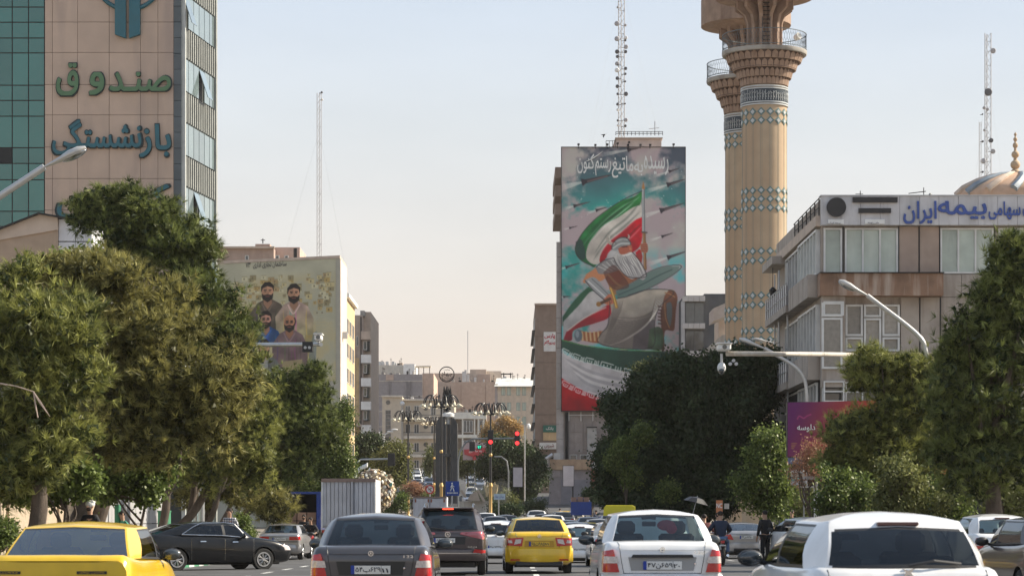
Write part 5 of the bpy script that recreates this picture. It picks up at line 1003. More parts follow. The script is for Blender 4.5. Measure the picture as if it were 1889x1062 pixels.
tree('pine_tree', 'big dark pine at the right edge hiding the office wall', 'pine tree', 68,
     [(1820, 575, 55, 45), (1850, 590, 60, 55), (1795, 630, 40, 40), (1880, 650, 70, 60), (1800, 660, 75, 60), (1860, 480, 30, 38), (1890, 480, 40, 60), (1775, 670, 28, 30), (1840, 730, 80, 60), (1770, 730, 55, 50), (1880, 800, 60, 80), (1800, 800, 60, 60), (1860, 520, 36, 30), (1765, 860, 45, 40), (1775, 750, 36, 40), (1755, 810, 36, 40), (1840, 870, 70, 50), (1850, 540, 36, 26)], 1850, lean=-.2, r0=.3, m=pine_d, dens=19)
for i, (blobs, tx, lab) in enumerate((([(1482, 925, 34, 34), (1462, 945, 22, 20)], 1480, 'dark leafy bush beside the white bus shelter panel'), ([(1560, 900, 45, 45), (1540, 940, 40, 25), (1600, 930, 35, 30)], 1560, 'leafy bush behind the big white hatchback, left part'), ([(1660, 890, 45, 45), (1700, 930, 45, 30), (1640, 930, 35, 28)], 1660, 'leafy bush behind the big white hatchback, centre part'), ([(1760, 900, 50, 50), (1740, 935, 45, 28)], 1760, 'olive leafy bush behind the white hatchback, right part'), ([(1850, 900, 50, 50), (1880, 930, 45, 28)], 1850, 'olive leafy bush at the right edge under the big pine'))):
    tree('leafy_bush', lab, 'bush', 106 if i == 0 else 74+i % 2*3, blobs, tx, kind='leaf', r0=.05, m=(grass_m, leaf_g)[i % 2], dens=25, per=44, size=.10, rc=.25)
# --- square and beyond
tree('autumn_tree', 'orange brown autumn tree in front of the tin roofed building', 'tree', 400, [(925, 790, 24, 20), (905, 800, 16, 14), (945, 795, 14, 16)], 922, kind='leaf', m=leaf_autumn, r0=.25, dens=2.5, per=55, size=.3, rc=.7)
tree('evergreen_tree', 'dark evergreen behind the right traffic signals', 'evergreen tree', 270, [(930, 850, 40, 40), (960, 860, 35, 45), (985, 870, 22, 35), (910, 850, 18, 28), (945, 890, 40, 25)], 945, kind='leaf', m=leaf_d, r0=.3, dens=9, per=60, size=.26, rc=.7)
tree('evergreen_tree', 'dark trees mass left of the roundabout beneath the balcony block', 'evergreen tree', 265, [(680, 830, 26, 25), (660, 850, 26, 35), (705, 840, 16, 25), (690, 860, 28, 20)], 675, kind='leaf', m=leaf_d, r0=.3, dens=14, per=60, size=.26, rc=.7)
tree('street_pine', 'rounded pale green pine left of the round emblem monument', 'pine tree', 250, [(715, 850, 24, 18), (730, 835, 18, 14), (705, 870, 20, 16), (738, 865, 14, 22), (720, 882, 24, 12)], 716, kind='leaf', m=grass_m, r0=.2, dens=14, per=60, size=.2, rc=.6)
tree('street_tree', 'thin green tree against the porthole building, right of the lamp post', 'tree', 380, [(800, 845, 12, 22), (795, 860, 14, 14)], 798, kind='leaf', m=grass_m, r0=.12, dens=8, per=50, size=.25, rc=.6)
tree('street_tree', 'green tree below the red banner beyond the square', 'tree', 330, [(862, 850, 16, 14), (875, 858, 14, 12), (850, 862, 10, 10)], 864, kind='leaf', m=grass_m, r0=.15, dens=9, per=50, size=.22, rc=.6)
for blobs, Y, m, lab in (([(740, 925, 20, 15), (715, 935, 18, 12)], 205, leaf_g, 'clipped green hedge right of the mosaic ball'), ([(760, 905, 22, 14), (785, 912, 18, 10)], 222, leaf_dry, 'reddish brown shrub left of the monument'), ([(795, 918, 20, 12)], 218, grass_m, 'dull green shrub at the monument foot'), ([(930, 925, 18, 22), (945, 932, 16, 18)], 200, grass_m, 'pale green bush right of the golden lamp base'), ([(925, 940, 24, 12), (950, 945, 14, 10)], 190, leaf_d, 'low dark bush in front of the street name sign'), ([(985, 935, 18, 12)], 195, leaf_d, 'dark clipped hedge left of the far yellow taxi'), ([(895, 915, 14, 12)], 210, grass_m, 'small bush beside the fountain')):
    tree('round_bush', lab, 'bush', Y, blobs, blobs[0][0], kind='leaf', m=m, r0=.06, dens=30, per=50, size=.12, rc=.3)
tree('clipped_bush', 'round topped dark bush behind the blue pickup', 'bush', 190, [(1092, 912, 16, 10)], 1092, kind='leaf', m=leaf_d, r0=.06, dens=30, per=50, size=.12, rc=.3)
# bare twigs in the olive pine
tw_ = thing('fallen_branch', 'pale bare hanging branch at the left edge of the pine foliage', 'branch', P(0, 708, 60.5)); q = MB()
for pts in (((-5, 706), (30, 712), (62, 722), (78, 745), (92, 768)), ((62, 722), (66, 750), (70, 770)), ((62, 722), (72, 740), (88, 762))):
    q.tube([P(x, y, 58.5) for x, y in pts], [.02, .018, .014, .01, .006][:len(pts)], 5)
q.build('twig', mat('bare_twig', (.38, .30, .25), .9), tw_)
# ================================================================ LEFT WALL
LW = thing('brick_street_wall', 'low buff brick wall with metal fence behind the leaning trunks', 'wall', (-14.6, 80, 0)); wz = 1.85
br = mat('buff_wall_brick', (.46, .37, .27), .85, brick=(6, (.25, .2, .15)), bump=.2); s = Wall(LW, -14.6, 40, 0, 1); fencep = mat('fence_panel', (.36, .33, .30), .6)
for k in range(12):
    s.box('wall_bay', br, k*4+.2, k*4+3.98, -.4, wz, -.25, 0); s.box('pier', br, k*4, k*4+.2, -.4, wz+.1, -.3, .08); s.box('coping', white_paint, k*4, k*4+3.99, wz+.1 if False else wz, wz+.1, -.32, .12)
    for j in range(18): s.box('fence_slat', fencep, k*4+.1+j*.215, k*4+.1+j*.215+.15, wz+.1, wz+1.15, -.15, -.12)
    s.box('fence_post', dark_metal, k*4, k*4+.08, wz+.1, wz+1.2, -.18, -.08)
GP = thing('grey_clad_building', 'low grey metal clad building behind the helmeted officer', 'building', (-16.5, 94, 0)); s = Wall(GP, -15.4, 78, 0, 1); gp = mat('grey_cladding', (.36, .36, .37), .6, rnd=.06)
for k in range(16):
    for j in range(5): s.box('cladding_panel', gp, k*2+.03, k*2+1.98, -.2+j*1.3, 1.07+j*1.3, -.3, 0)
f = Face(GP, 78)
for k in range(6):
    for j in range(5): f.box('cladding_panel', gp, -15.4-(k+1)*1.6+.02, -15.4-k*1.6-.02, -.2+j*1.3, 1.07+j*1.3, -.3, 0)
pbox(GP, 'wall_core', concrete, -26, -15.75, 78.35, 109, -.3, 6.2)
f.b('window', win_dark, 22, 36, 880, 920, 0, .05); Wall(GP, -15.4, 78, 0, 1).window(3, 5.5, 2, 4.2, 2, 1)
# ================================================================ VEHICLES
def paint(name, col, metal=.25, rough=.32): return mat(name, col, rough, metal, .10, 3, coat=.8, dirt_sheen=tuple(v*.85+.012 for v in col), dscale=1.2)
pt = {'yellow': paint('taxi_yellow', (.78, .50, .015), .0), 'white': mat('car_white', (.80, .80, .80), .3, 0, .06, 3, coat=.8, dirt_sheen=(.66, .65, .63), dscale=1.2), 'black': mat('car_black', (.006, .007, .009), .25, 0, .1, 3, coat=.3, spec=.3), 'grey': paint('car_dark_grey', (.085, .080, .085), .5),
      'brown': paint('car_grey_brown', (.085, .068, .068), .5), 'silver': paint('car_silver', (.42, .41, .41), .6), 'blue': paint('truck_blue', (.015, .05, .25), .0), 'beige': paint('car_beige', (.45, .38, .28), .3), 'green': paint('taxi_green', (.10, .28, .10), .0), 'red': paint('car_red', (.35, .03, .03), .0), 'navy': paint('car_navy', (.03, .05, .1), .3)}
cglass = glass('car_glass', (.60, .69, .67), .03); cglass_d = glass('car_glass_tinted', (.17, .18, .18), .02); cglass_w = glass('car_glass_sheen', (.40, .44, .44), .20)
rubber = mat('rubber', (.02, .02, .02), .85); plast = mat('black_plastic', (.025, .025, .027), .5); chrome = mat('chrome', (.7, .7, .7), .15, 1, 0); interior = mat('seat_cloth', (.06, .06, .065), .9)
red_l = mat('tail_light_red', (.48, .015, .015), .15, coat=1, var=.1, scale=30); clear_l = mat('lamp_clear', (.62, .55, .52), .12, coat=1, var=.2, scale=40); amber = mat('lamp_amber', (.75, .35, .06), .2, coat=1); brake_on = mat('brake_light_lit', (1, .05, .02), .3, emit=3.0); plate_w = mat('plate_white', (.72, .72, .70), .5); plate_y = mat('plate_yellow', (.70, .45, .04), .5); plate_b = mat('plate_blue', (.01, .04, .3), .5)
rim_m = mat('rim_silver', (.55, .55, .56), .3, .8, 0)
def cr_(pts, x):
    """smooth interpolation of rows in pts (first column is the key)"""
    P_ = np.array(pts, float); k = P_[:, 0]; i = int(np.clip(np.searchsorted(k, x)-1, 0, len(k)-2)); t = (x-k[i])/(k[i+1]-k[i]); p0, p1, p2, p3 = P_[max(i-1, 0)], P_[i], P_[i+1], P_[min(i+2, len(k)-1)]
    m1 = (p2-p0)/max(1e-6, p2[0]-p0[0]); m2 = (p3-p1)/max(1e-6, p3[0]-p1[0]); h = k[i+1]-k[i]; t2, t3 = t*t, t*t*t
    return p1*(2*t3-3*t2+1)+m1*h*(t3-2*t2+t)+p2*(-2*t3+3*t2)+m2*h*(t3-t2)
def car(name, label, cat, color, sp, group=None, extras=True, glassm=None, texts=None, lod=0):
    """local: y=0 rear bumper face, +y forward, x right, z up"""
    t = thing(name, label, cat, (0, 0, 0), 0, group); body_m = pt[color] if isinstance(color, str) else color; g = sp; Wd = g['W']/2; L_ = g['L']; gm = glassm or cglass
    rows = g['rows']           # (y, half-width factor, z low, z shoulder, crown)
    ys = [0, .03, .09, .18]+list(np.linspace(.3, L_-.3, 30 if lod == 0 else 14))+[L_-.18, L_-.09, L_-.03, L_]
    V, Fc = [], []; np_ = 0
    for y in ys:
        _, wf, zl, zt, cr0 = cr_(rows, y); w_ = Wd*wf; end = 1.0
        zm = zl+(zt-zl)*.50
        half = [(0, zl), (.6*w_, zl), (.86*w_, zl), (.95*w_, zl+.05), (.985*w_, zl+.16), (1.0*w_, zm-.08), (1.0*w_, zm+.04), (.99*w_, zm+.6*(zt-zm)), (.965*w_, zt-.06), (.93*w_, zt-.012), (.87*w_, zt+.012), (.55*w_, zt+cr0*.75), (0, zt+cr0)]
        ring = half+[(-x, z) for x, z in half[-2:0:-1]]; np_ = len(ring); V += [(x, y, z) for x, z in ring]
    for j in range(len(ys)-1):
        for i in range(np_): Fc.append((j*np_+i, j*np_+(i+1) % np_, (j+1)*np_+(i+1) % np_, (j+1)*np_+i))
    h = 12
    for b0, fl_ in ((0, 1), ((len(ys)-1)*np_, 0)):
        Fc.append((b0, b0+1, b0+np_-1) if fl_ else (b0+np_-1, b0+1, b0))
        for i in range(1, h-1): q = (b0+i, b0+i+1, b0+np_-i-1, b0+np_-i); Fc.append(q if fl_ else q[::-1])
        q = (b0+h-1, b0+h, b0+h+1); Fc.append(q if fl_ else q[::-1])
    me = bpy.data.meshes.new('body'); me.from_pydata(V, [], Fc); bm = bmesh.new(); bm.from_mesh(me); bmesh.ops.recalc_face_normals(bm, faces=bm.faces); bm.to_mesh(me); bm.free()
    me.materials.append(body_m); me.materials.append(plast); bo = link('body', me, None, t)
    Rw = g['R']; axles = g['ax']
    if lod < 2:
        cm = bpy.data.meshes.new('cut'); q = MB()
        for ya in axles:
            for sx in (-1, 1): q.lathe([(Rw*1.17, -.36), (Rw*1.17, .2)], (sx*Wd-(0 if sx > 0 else 0)+(-.0), ya, Rw), 20, 'x') if False else q.add(*_cyl_x(sx*(Wd-.12), ya, Rw, Rw*1.16, .3, 20))
        cme = q.mesh('cut'); cme.materials.append(plast); co = bpy.data.objects.new('cut', cme); COL.objects.link(co)
        bmc = bmesh.new(); bmc.from_mesh(cme); bmesh.ops.recalc_face_normals(bmc, faces=bmc.faces); bmc.to_mesh(cme); bmc.free()
        md = bo.modifiers.new('b', 'BOOLEAN'); md.object = co; md.solver = 'EXACT'; md.operation = 'DIFFERENCE'
        try: md.material_mode = 'TRANSFER'
        except Exception: pass
        bpy.context.view_layer.update(); dg = bpy.context.evaluated_depsgraph_get(); me2 = bpy.data.meshes.new_from_object(bo.evaluated_get(dg)); bo.modifiers.clear(); bo.data = me2; me = me2; bpy.data.objects.remove(co)
    smooth(me, 38)
    bvh = BVHTree.FromPolygons([v.co.copy() for v in me.vertices], [tuple(p.vertices) for p in me.polygons])
    # ---- cabin
    c = g['cab']; zb, zr = c['zb'], c['zr']; wb, wr = c['wb'], c['wr']; rb, rt, fb_, ft = c['rb'], c['rt'], c['fb'], c['ft']; yB = c['yB']; pc = c.get('pc', .32); wrb, wrt = c.get('wrb', wb-.12), c.get('wrt', wr-.06)
    belt = [(0, rb, zb[0]+.01), (wrb, rb+.07, zb[0]), (wb-.015, rb+pc, zb[0]), (wb, yB, zb[1]), (wb, yB+.09, zb[1]), (wb-.02, fb_-.48, zb[2]), (wb-.10, fb_-.22, zb[2]), (0, fb_, zb[2]+.01)]
    roof = [(0, rt, zr-.005), (wrt, rt+.05, zr-.03), (wr, rt+c.get('pr', .22), zr-.04), (wr+.015, yB, zr-.03), (wr+.015, yB+.08, zr-.03), (wr, ft-.14, zr-.055), (wr-.07, ft-.04, zr-.05), (0, ft, zr-.02)]
    sub = [7, 2, 6, 2, 6, 2, 7]; kinds = ['rear_window', 'pillar', 'side_window', 'b_pillar', 'side_window', 'pillar', 'windscreen']
    us = []; 
    for s_ in range(7):
        for k in range(sub[s_]): us.append((s_, k/sub[s_] if s_ not in (0, 6) else ((0, .2, .4, .6, .8, .92, .965)[k] if s_ == 0 else (0, .035, .08, .2, .4, .6, .8)[k])))
    us.append((6, 1.)); hd = c.get('hd', .9); vsr = [0, .07, .3, .5, hd-.2, hd, hd+.05, 1]; vs_ = [0, .07, .3, .5, .7, .9, .955, 1]
    def pt_(s_, k, v):
        def q(A): 
            a0, a1 = np.array(A[s_]), np.array(A[s_+1]); p = a0*(1-k)+a1*k
            if s_ == 0: p[1] = a0[1]+(a1[1]-a0[1])*k*k
            if s_ == 6: p[1] = a1[1]+(a0[1]-a1[1])*(1-k)**2
            return p
        p = q(belt)*(1-v)+q(roof)*v; b = math.sin(math.pi*v)*c.get('bul', .03)
        if s_ in (1, 2, 3, 4, 5): p[0] += b*(k if s_ == 1 else 1-k if s_ == 5 else 1)
        if s_ <= 1: p[1] -= b*1.3*(1-k if s_ == 1 else 1)
        if s_ >= 5: p[1] += b*1.3*(k if s_ == 5 else 1)
        return p
    parts = {}
    def addf(key, pts4): parts.setdefault(key, MB()).add(pts4, [(0, 1, 2, 3)])
    frame = MB(); trim = MB(); roofb = MB()
    for sgn in (1, -1):
        for i in range(len(us)-1):
            s_, k0 = us[i]; k1 = us[i+1][1] if us[i+1][0] == s_ else 1.; kd = kinds[s_]
            vq = vsr if s_ == 0 else vs_
            for j in range(len(vs_)-1):
                pp = [pt_(s_, k0, vq[j]), pt_(s_, k1, vq[j]), pt_(s_, k1, vq[j+1]), pt_(s_, k0, vq[j+1])]; pp = [(p[0]*sgn, p[1], p[2]) for p in pp]
                if sgn < 0: pp = pp[::-1]
                edge = j in (0, 5) and s_ in (0, 2, 4, 6); header = j == 6
                corner = (s_ in (0,) and k1 > .99) or (s_ == 6 and k0 < .01)
                if header or kd == 'pillar': frame.add(pp, [(0, 1, 2, 3)])
                elif corner or (edge and s_ == 0 and k0 > .9 and hd < .9): frame.add(pp, [(0, 1, 2, 3)])
                elif edge or kd == 'b_pillar': trim.add(pp, [(0, 1, 2, 3)])
                else:
                    key = (kd, s_, sgn if s_ in (2, 4) else 0); addf(key, pp)
    # roof skin
    ymid = (rt+ft)/2; ts = [0, .04, .15, .35, .6, 1.]
    for sgn in (1, -1):
        for i in range(len(us)-1):
            s_, k0 = us[i]; k1 = us[i+1][1] if us[i+1][0] == s_ else 1.; p0, p1 = pt_(s_, k0, 1.), pt_(s_, k1, 1.)
            for j in range(5):
                def rp(p, t_): return ((p[0]*(1-t_))*sgn, p[1]+(ymid-p[1])*t_, p[2]*(1-t_)+(zr-.02)*t_+c.get('rc', .045)*(1-(1-t_)**2.2))
                pp = [rp(p0, ts[j]), rp(p1, ts[j]), rp(p1, ts[j+1]), rp(p0, ts[j+1])]; pp = pp if sgn > 0 else pp[::-1]; roofb.add(pp, [(0, 1, 2, 3)])
    roofb.add(frame.v, frame.f)
    def sk(mb, nm, m, ang=40):
        me_ = mb.mesh(nm); b_ = bmesh.new(); b_.from_mesh(me_); bmesh.ops.remove_doubles(b_, verts=b_.verts, dist=2e-4); b_.to_mesh(me_); b_.free(); o = link(nm, me_, m, t); smooth(me_, ang); return o
    sk(roofb, 'roof', body_m if not g.get('roofm') else g['roofm'], 50)
    if trim.v: sk(trim, 'window_trim', plast)
    for (kd, s_, sg), mb in parts.items(): sk(mb, kd, glassm_rear if False else (gm if kd != 'side_window' else cglass_d if g.get('dark_side', True) else gm))
    # ---- wheels
    for ya in axles:
        for sx in (-1, 1):
            x = sx*(Wd-.115); q = MB(); q.lathe([(Rw*.62, -.09), (Rw*.93, -.1), (Rw, -.07), (Rw, .07), (Rw*.93, .1), (Rw*.62, .09)], (x, ya, Rw), 24 if lod == 0 else 14, 'x'); w_ = q.build('wheel', rubber, t, 40)
            if lod < 2:
                q = MB(); xo = x+sx*.085; q.lathe([(0, 0), (Rw*.14, 0), (Rw*.14, sx*.02), (0, sx*.02)], (xo, ya, Rw), 10, 'x'); q.lathe([(Rw*.56, 0), (Rw*.66, 0), (Rw*.66, sx*.02), (Rw*.56, sx*.02), (Rw*.56, 0)], (xo, ya, Rw), 24, 'x')
                for k in range(g.get('spokes', 7)):
                    a_ = 2*math.pi*k/g.get('spokes', 7)+.2
                    for da in (-.12, .12): q.tube([(xo, ya+Rw*.1*math.cos(a_), Rw+Rw*.1*math.sin(a_)), (xo, ya+Rw*.6*math.cos(a_+da), Rw+Rw*.6*math.sin(a_+da))], .016, 4)
                q.build('rim', rim_m, w_)
    # ---- surface patches
    def patch(nm, cs, m, off=.012, n=(8, 6), par=None, side=None, th=.012):
        """cs: 4 corners (x,z) seen from behind (or (y,z) on a side) wrapped onto the body"""
        cs = [np.array(q, float) for q in cs]; Vv = []
        for j in range(n[1]+1):
            for i in range(n[0]+1):
                a_, b_ = i/n[0], j/n[1]; p = cs[0]*(1-a_)*(1-b_)+cs[1]*a_*(1-b_)+cs[2]*a_*b_+cs[3]*(1-a_)*b_
                if side is None: org = Vector((p[0], -1.5, p[1])); dr = Vector((0, 1, 0))
                elif side == 'f': org = Vector((p[0], L_+1.5, p[1])); dr = Vector((0, -1, 0))
                else: org = Vector((side*2.5, p[0], p[1])); dr = Vector((-side, 0, 0))
                hit, nn, _, _ = bvh.ray_cast(org, dr)
                if hit is None or (side is None and hit.y > .9) or (side == 'f' and hit.y < L_-.9): 
                    q_ = org+dr*(1.7 if side in (None, 'f') else 1.7); hit, nn, _, _ = bvh.find_nearest(q_)
                Vv.append(hit-dr*off+nn*off*.5)
        nx = n[0]+1; mbp = MB(); fs = [(j*nx+i, j*nx+i+1, (j+1)*nx+i+1, (j+1)*nx+i) for j in range(n[1]) for i in range(n[0])]; mbp.add(Vv, fs)
        back = [Vector(v)+dr*(th+.02) for v in Vv]; k0 = len(Vv); rim = [i for i in range(nx)]+[j*nx+nx-1 for j in range(1, n[1]+1)]+[n[1]*nx+i for i in range(nx-2, -1, -1)]+[j*nx for j in range(n[1]-1, 0, -1)]
        mbp.add([Vv[i] for i in rim]+[back[i] for i in rim], [(i, (i+1) % len(rim), len(rim)+(i+1) % len(rim), len(rim)+i) for i in range(len(rim))])
        me_ = mbp.mesh(nm); b_ = bmesh.new(); b_.from_mesh(me_); bmesh.ops.remove_doubles(b_, verts=b_.verts, dist=1e-4); bmesh.ops.recalc_face_normals(b_, faces=b_.faces); b_.to_mesh(me_); b_.free(); smooth(me_, 50)
        o = link(nm, me_, m, par or t); return o
    g['_patch'] = patch
    def at(x, z): 
        h_, n_, _, _ = bvh.ray_cast(Vector((x, -1.5, z)), Vector((0, 1, 0))); return h_.y if h_ else 0
    for it in g.get('patches', []):
        cs, m = it[1], it[2]; kw = it[3] if len(it) > 3 else {}
        patch(it[0], cs, m, **kw)
        if it[0] in ('tail_light', 'reflector', 'headlight', 'lamp_lens', 'door_handle', 'fog_lamp') and not kw.get('single'):
            if kw.get('side') in (1, -1): kw2 = dict(kw); kw2['side'] = -kw['side']; patch(it[0], cs, m, **kw2)
            else: patch(it[0], [(-x, z) for x, z in cs], m, **kw)
    if 'seams' in g and lod == 0:
        q = MB()
        for line in g['seams']:
            for sg in (-1, 1):
                ps = []
                for k in range(len(line)-1):
                    for tt in np.linspace(0, 1, 8, endpoint=False): ps.append((line[k][0]*(1-tt)+line[k+1][0]*tt, line[k][1]*(1-tt)+line[k+1][1]*tt))
                ps.append(line[-1]); pq = []
                for (x, z) in ps:
                    hit, nn, _, _ = bvh.ray_cast(Vector((x*sg, -1.5, z)), Vector((0, 1, 0)))
                    if hit and hit.y < 1.2: pq.append(hit)
                if len(pq) > 2: q.tube(pq, .0045, 4)
        if q.v: q.build('panel_gap', plast, t)
    if extras:
        pl_ = g.get('plate')
        if pl_:
            x0, z0, txt, ym = pl_; y0 = min(at(x0-.2, z0), at(x0+.2, z0))-.03; p_ = pbox(t, 'number_plate', plate_y if ym else plate_w, x0-.26, x0+.26, y0, y0+.02, z0-.055, z0+.055)
            q = MB(); q.box(x0-.262, x0-.215, y0-.006, y0+.001, z0-.057, z0+.057); q.build('plate_strip', plate_b, p_)if False else MB().box(x0-.262, x0-.215, y0-.006, y0+.001, z0-.057, z0+.057).build('plate_strip', plate_b, t)
            lettering(t, 'plate_number', txt[0], (x0-.035, y0-.004, z0-.004), .33, .078, ink, .003, .02, persian=False); lettering(t, 'plate_number', txt[1], (x0+.19, y0-.004, z0-.008), .085, .055, ink, .003, .02, persian=False)
            MB().box(x0+.138, x0+.142, y0-.004, y0+.001, z0-.055, z0+.055).build('plate_divider', ink, t)
        for bx in g.get('badges', []):
            x0, z0, txt, w_, h_ = bx; y0 = at(x0, z0)-.012; lettering(t, 'badge', txt, (x0, y0, z0), w_, h_, chrome, .008, .01, persian=False)
        for lx in g.get('logo', []):
            x0, z0, r_ = lx; y0 = at(x0, z0)-.012; q = MB(); q.lathe([(r_*.72, -.012), (r_, -.012), (r_, .012), (r_*.72, .012), (r_*.72, -.012)], (x0, y0, z0), 20, 'y'); q.prism([(x0-r_*.5, z0-r_*.5), (x0, z0+r_*.7), (x0+r_*.5, z0-r_*.5), (x0, z0-r_*.15)], y0-.012, y0); q.build('emblem', chrome, t, 30)
    # ---- mirrors
    ym_ = fb_-.62+g.get('mdy', 0)
    for sx in (-1, 1):
        q = MB(); zc = zb[2]+.07; q.ball((sx*(wb+.13), ym_+.0, zc), .115, .07, .075, 12, 8); q.tube([(sx*(wb-.02), ym_+.03, zc-.05), (sx*(wb+.08), ym_+.02, zc-.02)], .025, 6); m_ = q.build('mirror', plast if g.get('bmir', True) else body_m, t, 50)
        if lod == 0: MB().ball((sx*(wb+.13), ym_-.045, zc), .098, .03, .060, 12, 8).build('mirror_glass', win_dark, m_, 50)
    # ---- cabin interior
    if lod < 2:
        for (yy, n_) in ((yB-.05, 2), (rb+.55 if 'hatch' not in g else rb+.45, 0)):
            if n_:
                for sx in (-1, 1):
                    q = MB(); q.box(sx*.36-.25, sx*.36+.25, yy-.06, yy+.10, .35, zb[0]+.12); q.box(sx*.36-.25, sx*.36+.25, yy+.0, yy+.5, .3, .5); s_ = q.build('seat', interior, t, 0, .04); MB().box(sx*.36-.13, sx*.36+.13, yy-.08, yy+.02, zb[0]+.10, zb[0]+.30).build('headrest', interior, s_, 0, .05)
            else:
                q = MB(); q.box(-wb+.12, wb-.12, yy-.05, yy+.12, .35, zb[0]+.0); s_ = q.build('rear_seat', interior, t, 0, .04)
                if lod == 0:
                    for sx in (-1, 1): MB().box(sx*.38-.11, sx*.38+.11, yy-.05, yy+.03, zb[0]-.02, zb[0]+.10).build('headrest', interior, s_, 0, .035)
        MB().box(-wb+.08, wb-.08, fb_-.75, fb_-.30, zb[2]-.25, zb[2]-.01).build('dashboard', plast, t, 0, .03)
        MB().box(-wb+.1, wb-.1, rb+.03, rb+.5, zb[0]-.06, zb[0]-.025).build('parcel_shelf', plast, t) if 'hatch' not in g else None
        if lod == 0:
            q = MB(); q.tube([(-.36+.18*math.cos(a_), fb_-.82, zb[2]-.02+.18*math.sin(a_)) for a_ in np.linspace(0, 2*math.pi, 20)], .016, 6, False); q.build('steering_wheel', plast, t, 40)
            MB().box(-.1, .1, fb_-.55, fb_-.53, zr-.2, zr-.13).build('rear_view_mirror', plast, t, 0, .01)
    MB().box(-Wd+.25, Wd-.25, .35, L_-.35, g['R']*.55, g['R']*.9).build('underbody', plast, t)
    for ex in g.get('extra', []): ex(t, bvh)
    return t
def _cyl_x(x, y, z, r, hw, n):
    vs = [(x-hw, y+r*math.cos(2*math.pi*i/n), z+r*math.sin(2*math.pi*i/n)) for i in range(n)]+[(x+hw, y+r*math.cos(2*math.pi*i/n), z+r*math.sin(2*math.pi*i/n)) for i in range(n)]
    return vs, [(i, (i+1) % n, n+(i+1) % n, n+i) for i in range(n)]+[tuple(range(n-1, -1, -1)), tuple(range(n, 2*n))]
def bumper(W_, z0, z1, y=-.06, m=None, d=.5):
    def ex(t, bvh):
        n = 16; V = []; 
        for i in range(n+1):
            a_ = -1+2*i/n; x = a_*W_/2; yy = y+.10*abs(a_)**3.5*2
            V.append((x, yy, a_))
        q = MB(); prof = [(0.02, z0), (-.01, z0+.04), (-.02, (z0+z1)/2), (-.005, z1-.03), (.03, z1), (.16, z1+.005), (.16, z0)]
        for x, yy, a_ in V: q.v += [(x, yy+dy, z) for dy, z in prof]
        k = len(prof)
        for i in range(n): q.f += [(i*k+j, i*k+(j+1) % k, (i+1)*k+(j+1) % k, (i+1)*k+j) for j in range(k)]
        q.f += [tuple(range(k)), tuple(n*k+j for j in range(k-1, -1, -1))]
        # returns along the sides
        for sx in (-1, 1): q.box(sx*W_/2-.02*(1+sx)/1-(.0 if sx > 0 else 0), sx*W_/2+.02*(1-sx), y+.2, y+.2+d, z0, z1)
        q.build('bumper', m, t, 40)
    return ex
def box_extra(nm, m, x0, x1, y0, y1, z0, z1, bev=.01): return lambda t, bvh: MB().box(x0, x1, y0, y1, z0, z1).build(nm, m, t, 0, bev)
def sedan(W=1.66, L=4.1, H=1.45, deck=.99, hood=.93, rl=.55, **k):
    d = dict(W=W, L=L, R=.30, ax=[.85, L-.78], rows=[(0, .90, .42, deck-.10, .0), (.04, .935, .33, deck-.035, .015), (.14, .96, .26, deck, .02), (.5, .99, .22, deck+.01, .03), (1.2, 1.0, .20, deck-.02, .03), (2.2, 1.0, .20, deck-.03, .02), (L-1.3, 1.0, .20, hood, .05), (L-.6, .97, .22, hood-.08, .06), (L-.2, .92, .25, hood-.2, .05), (L-.05, .86, .30, hood-.28, .03), (L, .80, .36, hood-.36, .0)],
             cab=dict(zb=(deck, deck-.03, hood+.01), zr=H-.055, wb=W/2-.05, wr=W/2-.235, rb=rl, rt=rl+.52, fb=L-1.05, ft=L-1.75, yB=L*.52, pc=.36, rc=.062))
    for a_, v in k.items():
        if a_ == 'cab': d['cab'].update(v)
        else: d[a_] = v
    return d
# --- type A: compact saloon with tall corner lamps (the two nearest saloons)
def lampA(W):
    x1 = W/2
    return [('tail_light', [(x1-.25, .60), (x1-.03, .60), (x1-.04, .88), (x1-.17, .90)], red_l, dict(off=.02, n=(8, 8))), ('lamp_lens', [(x1-.24, .72), (x1-.05, .72), (x1-.06, .81), (x1-.22, .81)], clear_l, dict(off=.032, n=(6, 4)))]
def typeA(label, col, txt, ym=False, gm=None, strip=True):
    W = 1.66; sp_ = sedan(W=W, H=1.46, deck=.985, plate=(.0, .69, txt, ym), badges=[(.50, .865, '132', .13, .035)], logo=[(0, .905, .036)], patches=lampA(W)+[('plate_recess', [(-.42, .62), (.42, .62), (.46, .80), (-.46, .80)], mat('recess_'+col, tuple(v*.35 for v in {'white': (.9, .9, .9), 'grey': (.06, .06, .06)}[col]), .4), dict(off=.006, n=(10, 4)))]+  # plate recess is a darkened copy of the paint, shade put into colour
        ([('boot_trim', [(-.42, .795), (.42, .795), (.40, .835), (-.40, .835)], plast, dict(off=.03, n=(10, 2)))] if strip else []), extra=[bumper(1.64, .30, .58, -.07, pt[col]), box_extra('lock', chrome, .43, .455, -.02, .0, .70, .725, .004)], seams=[[(.52, .58), (.56, .80), (.58, .97), (.60, 1.0)], [(0, .585), (.52, .585)]])
    return car('saloon_car', label, 'car', col, sp_, glassm=gm)
def place(t, xpx, Y, rz=0., dz=0.):
    X = PX(xpx, Y); t.location = (X, Y, gz(X, Y)+dz); t.rotation_euler = (0, 0, rz); return t
place(typeA('dark grey saloon in front lane with headrests visible, centre left', 'grey', ('۵۴ب۶۲۹', '۱۱'), strip=False), 684, 33, R(-.2), dz=-.02)
place(typeA('white saloon with red cloth behind its rear glass, right of centre taxi', 'white', ('۴۷ن۶۵۹', '۲۰')), 1222, 33.5, R(1.0), dz=.03)
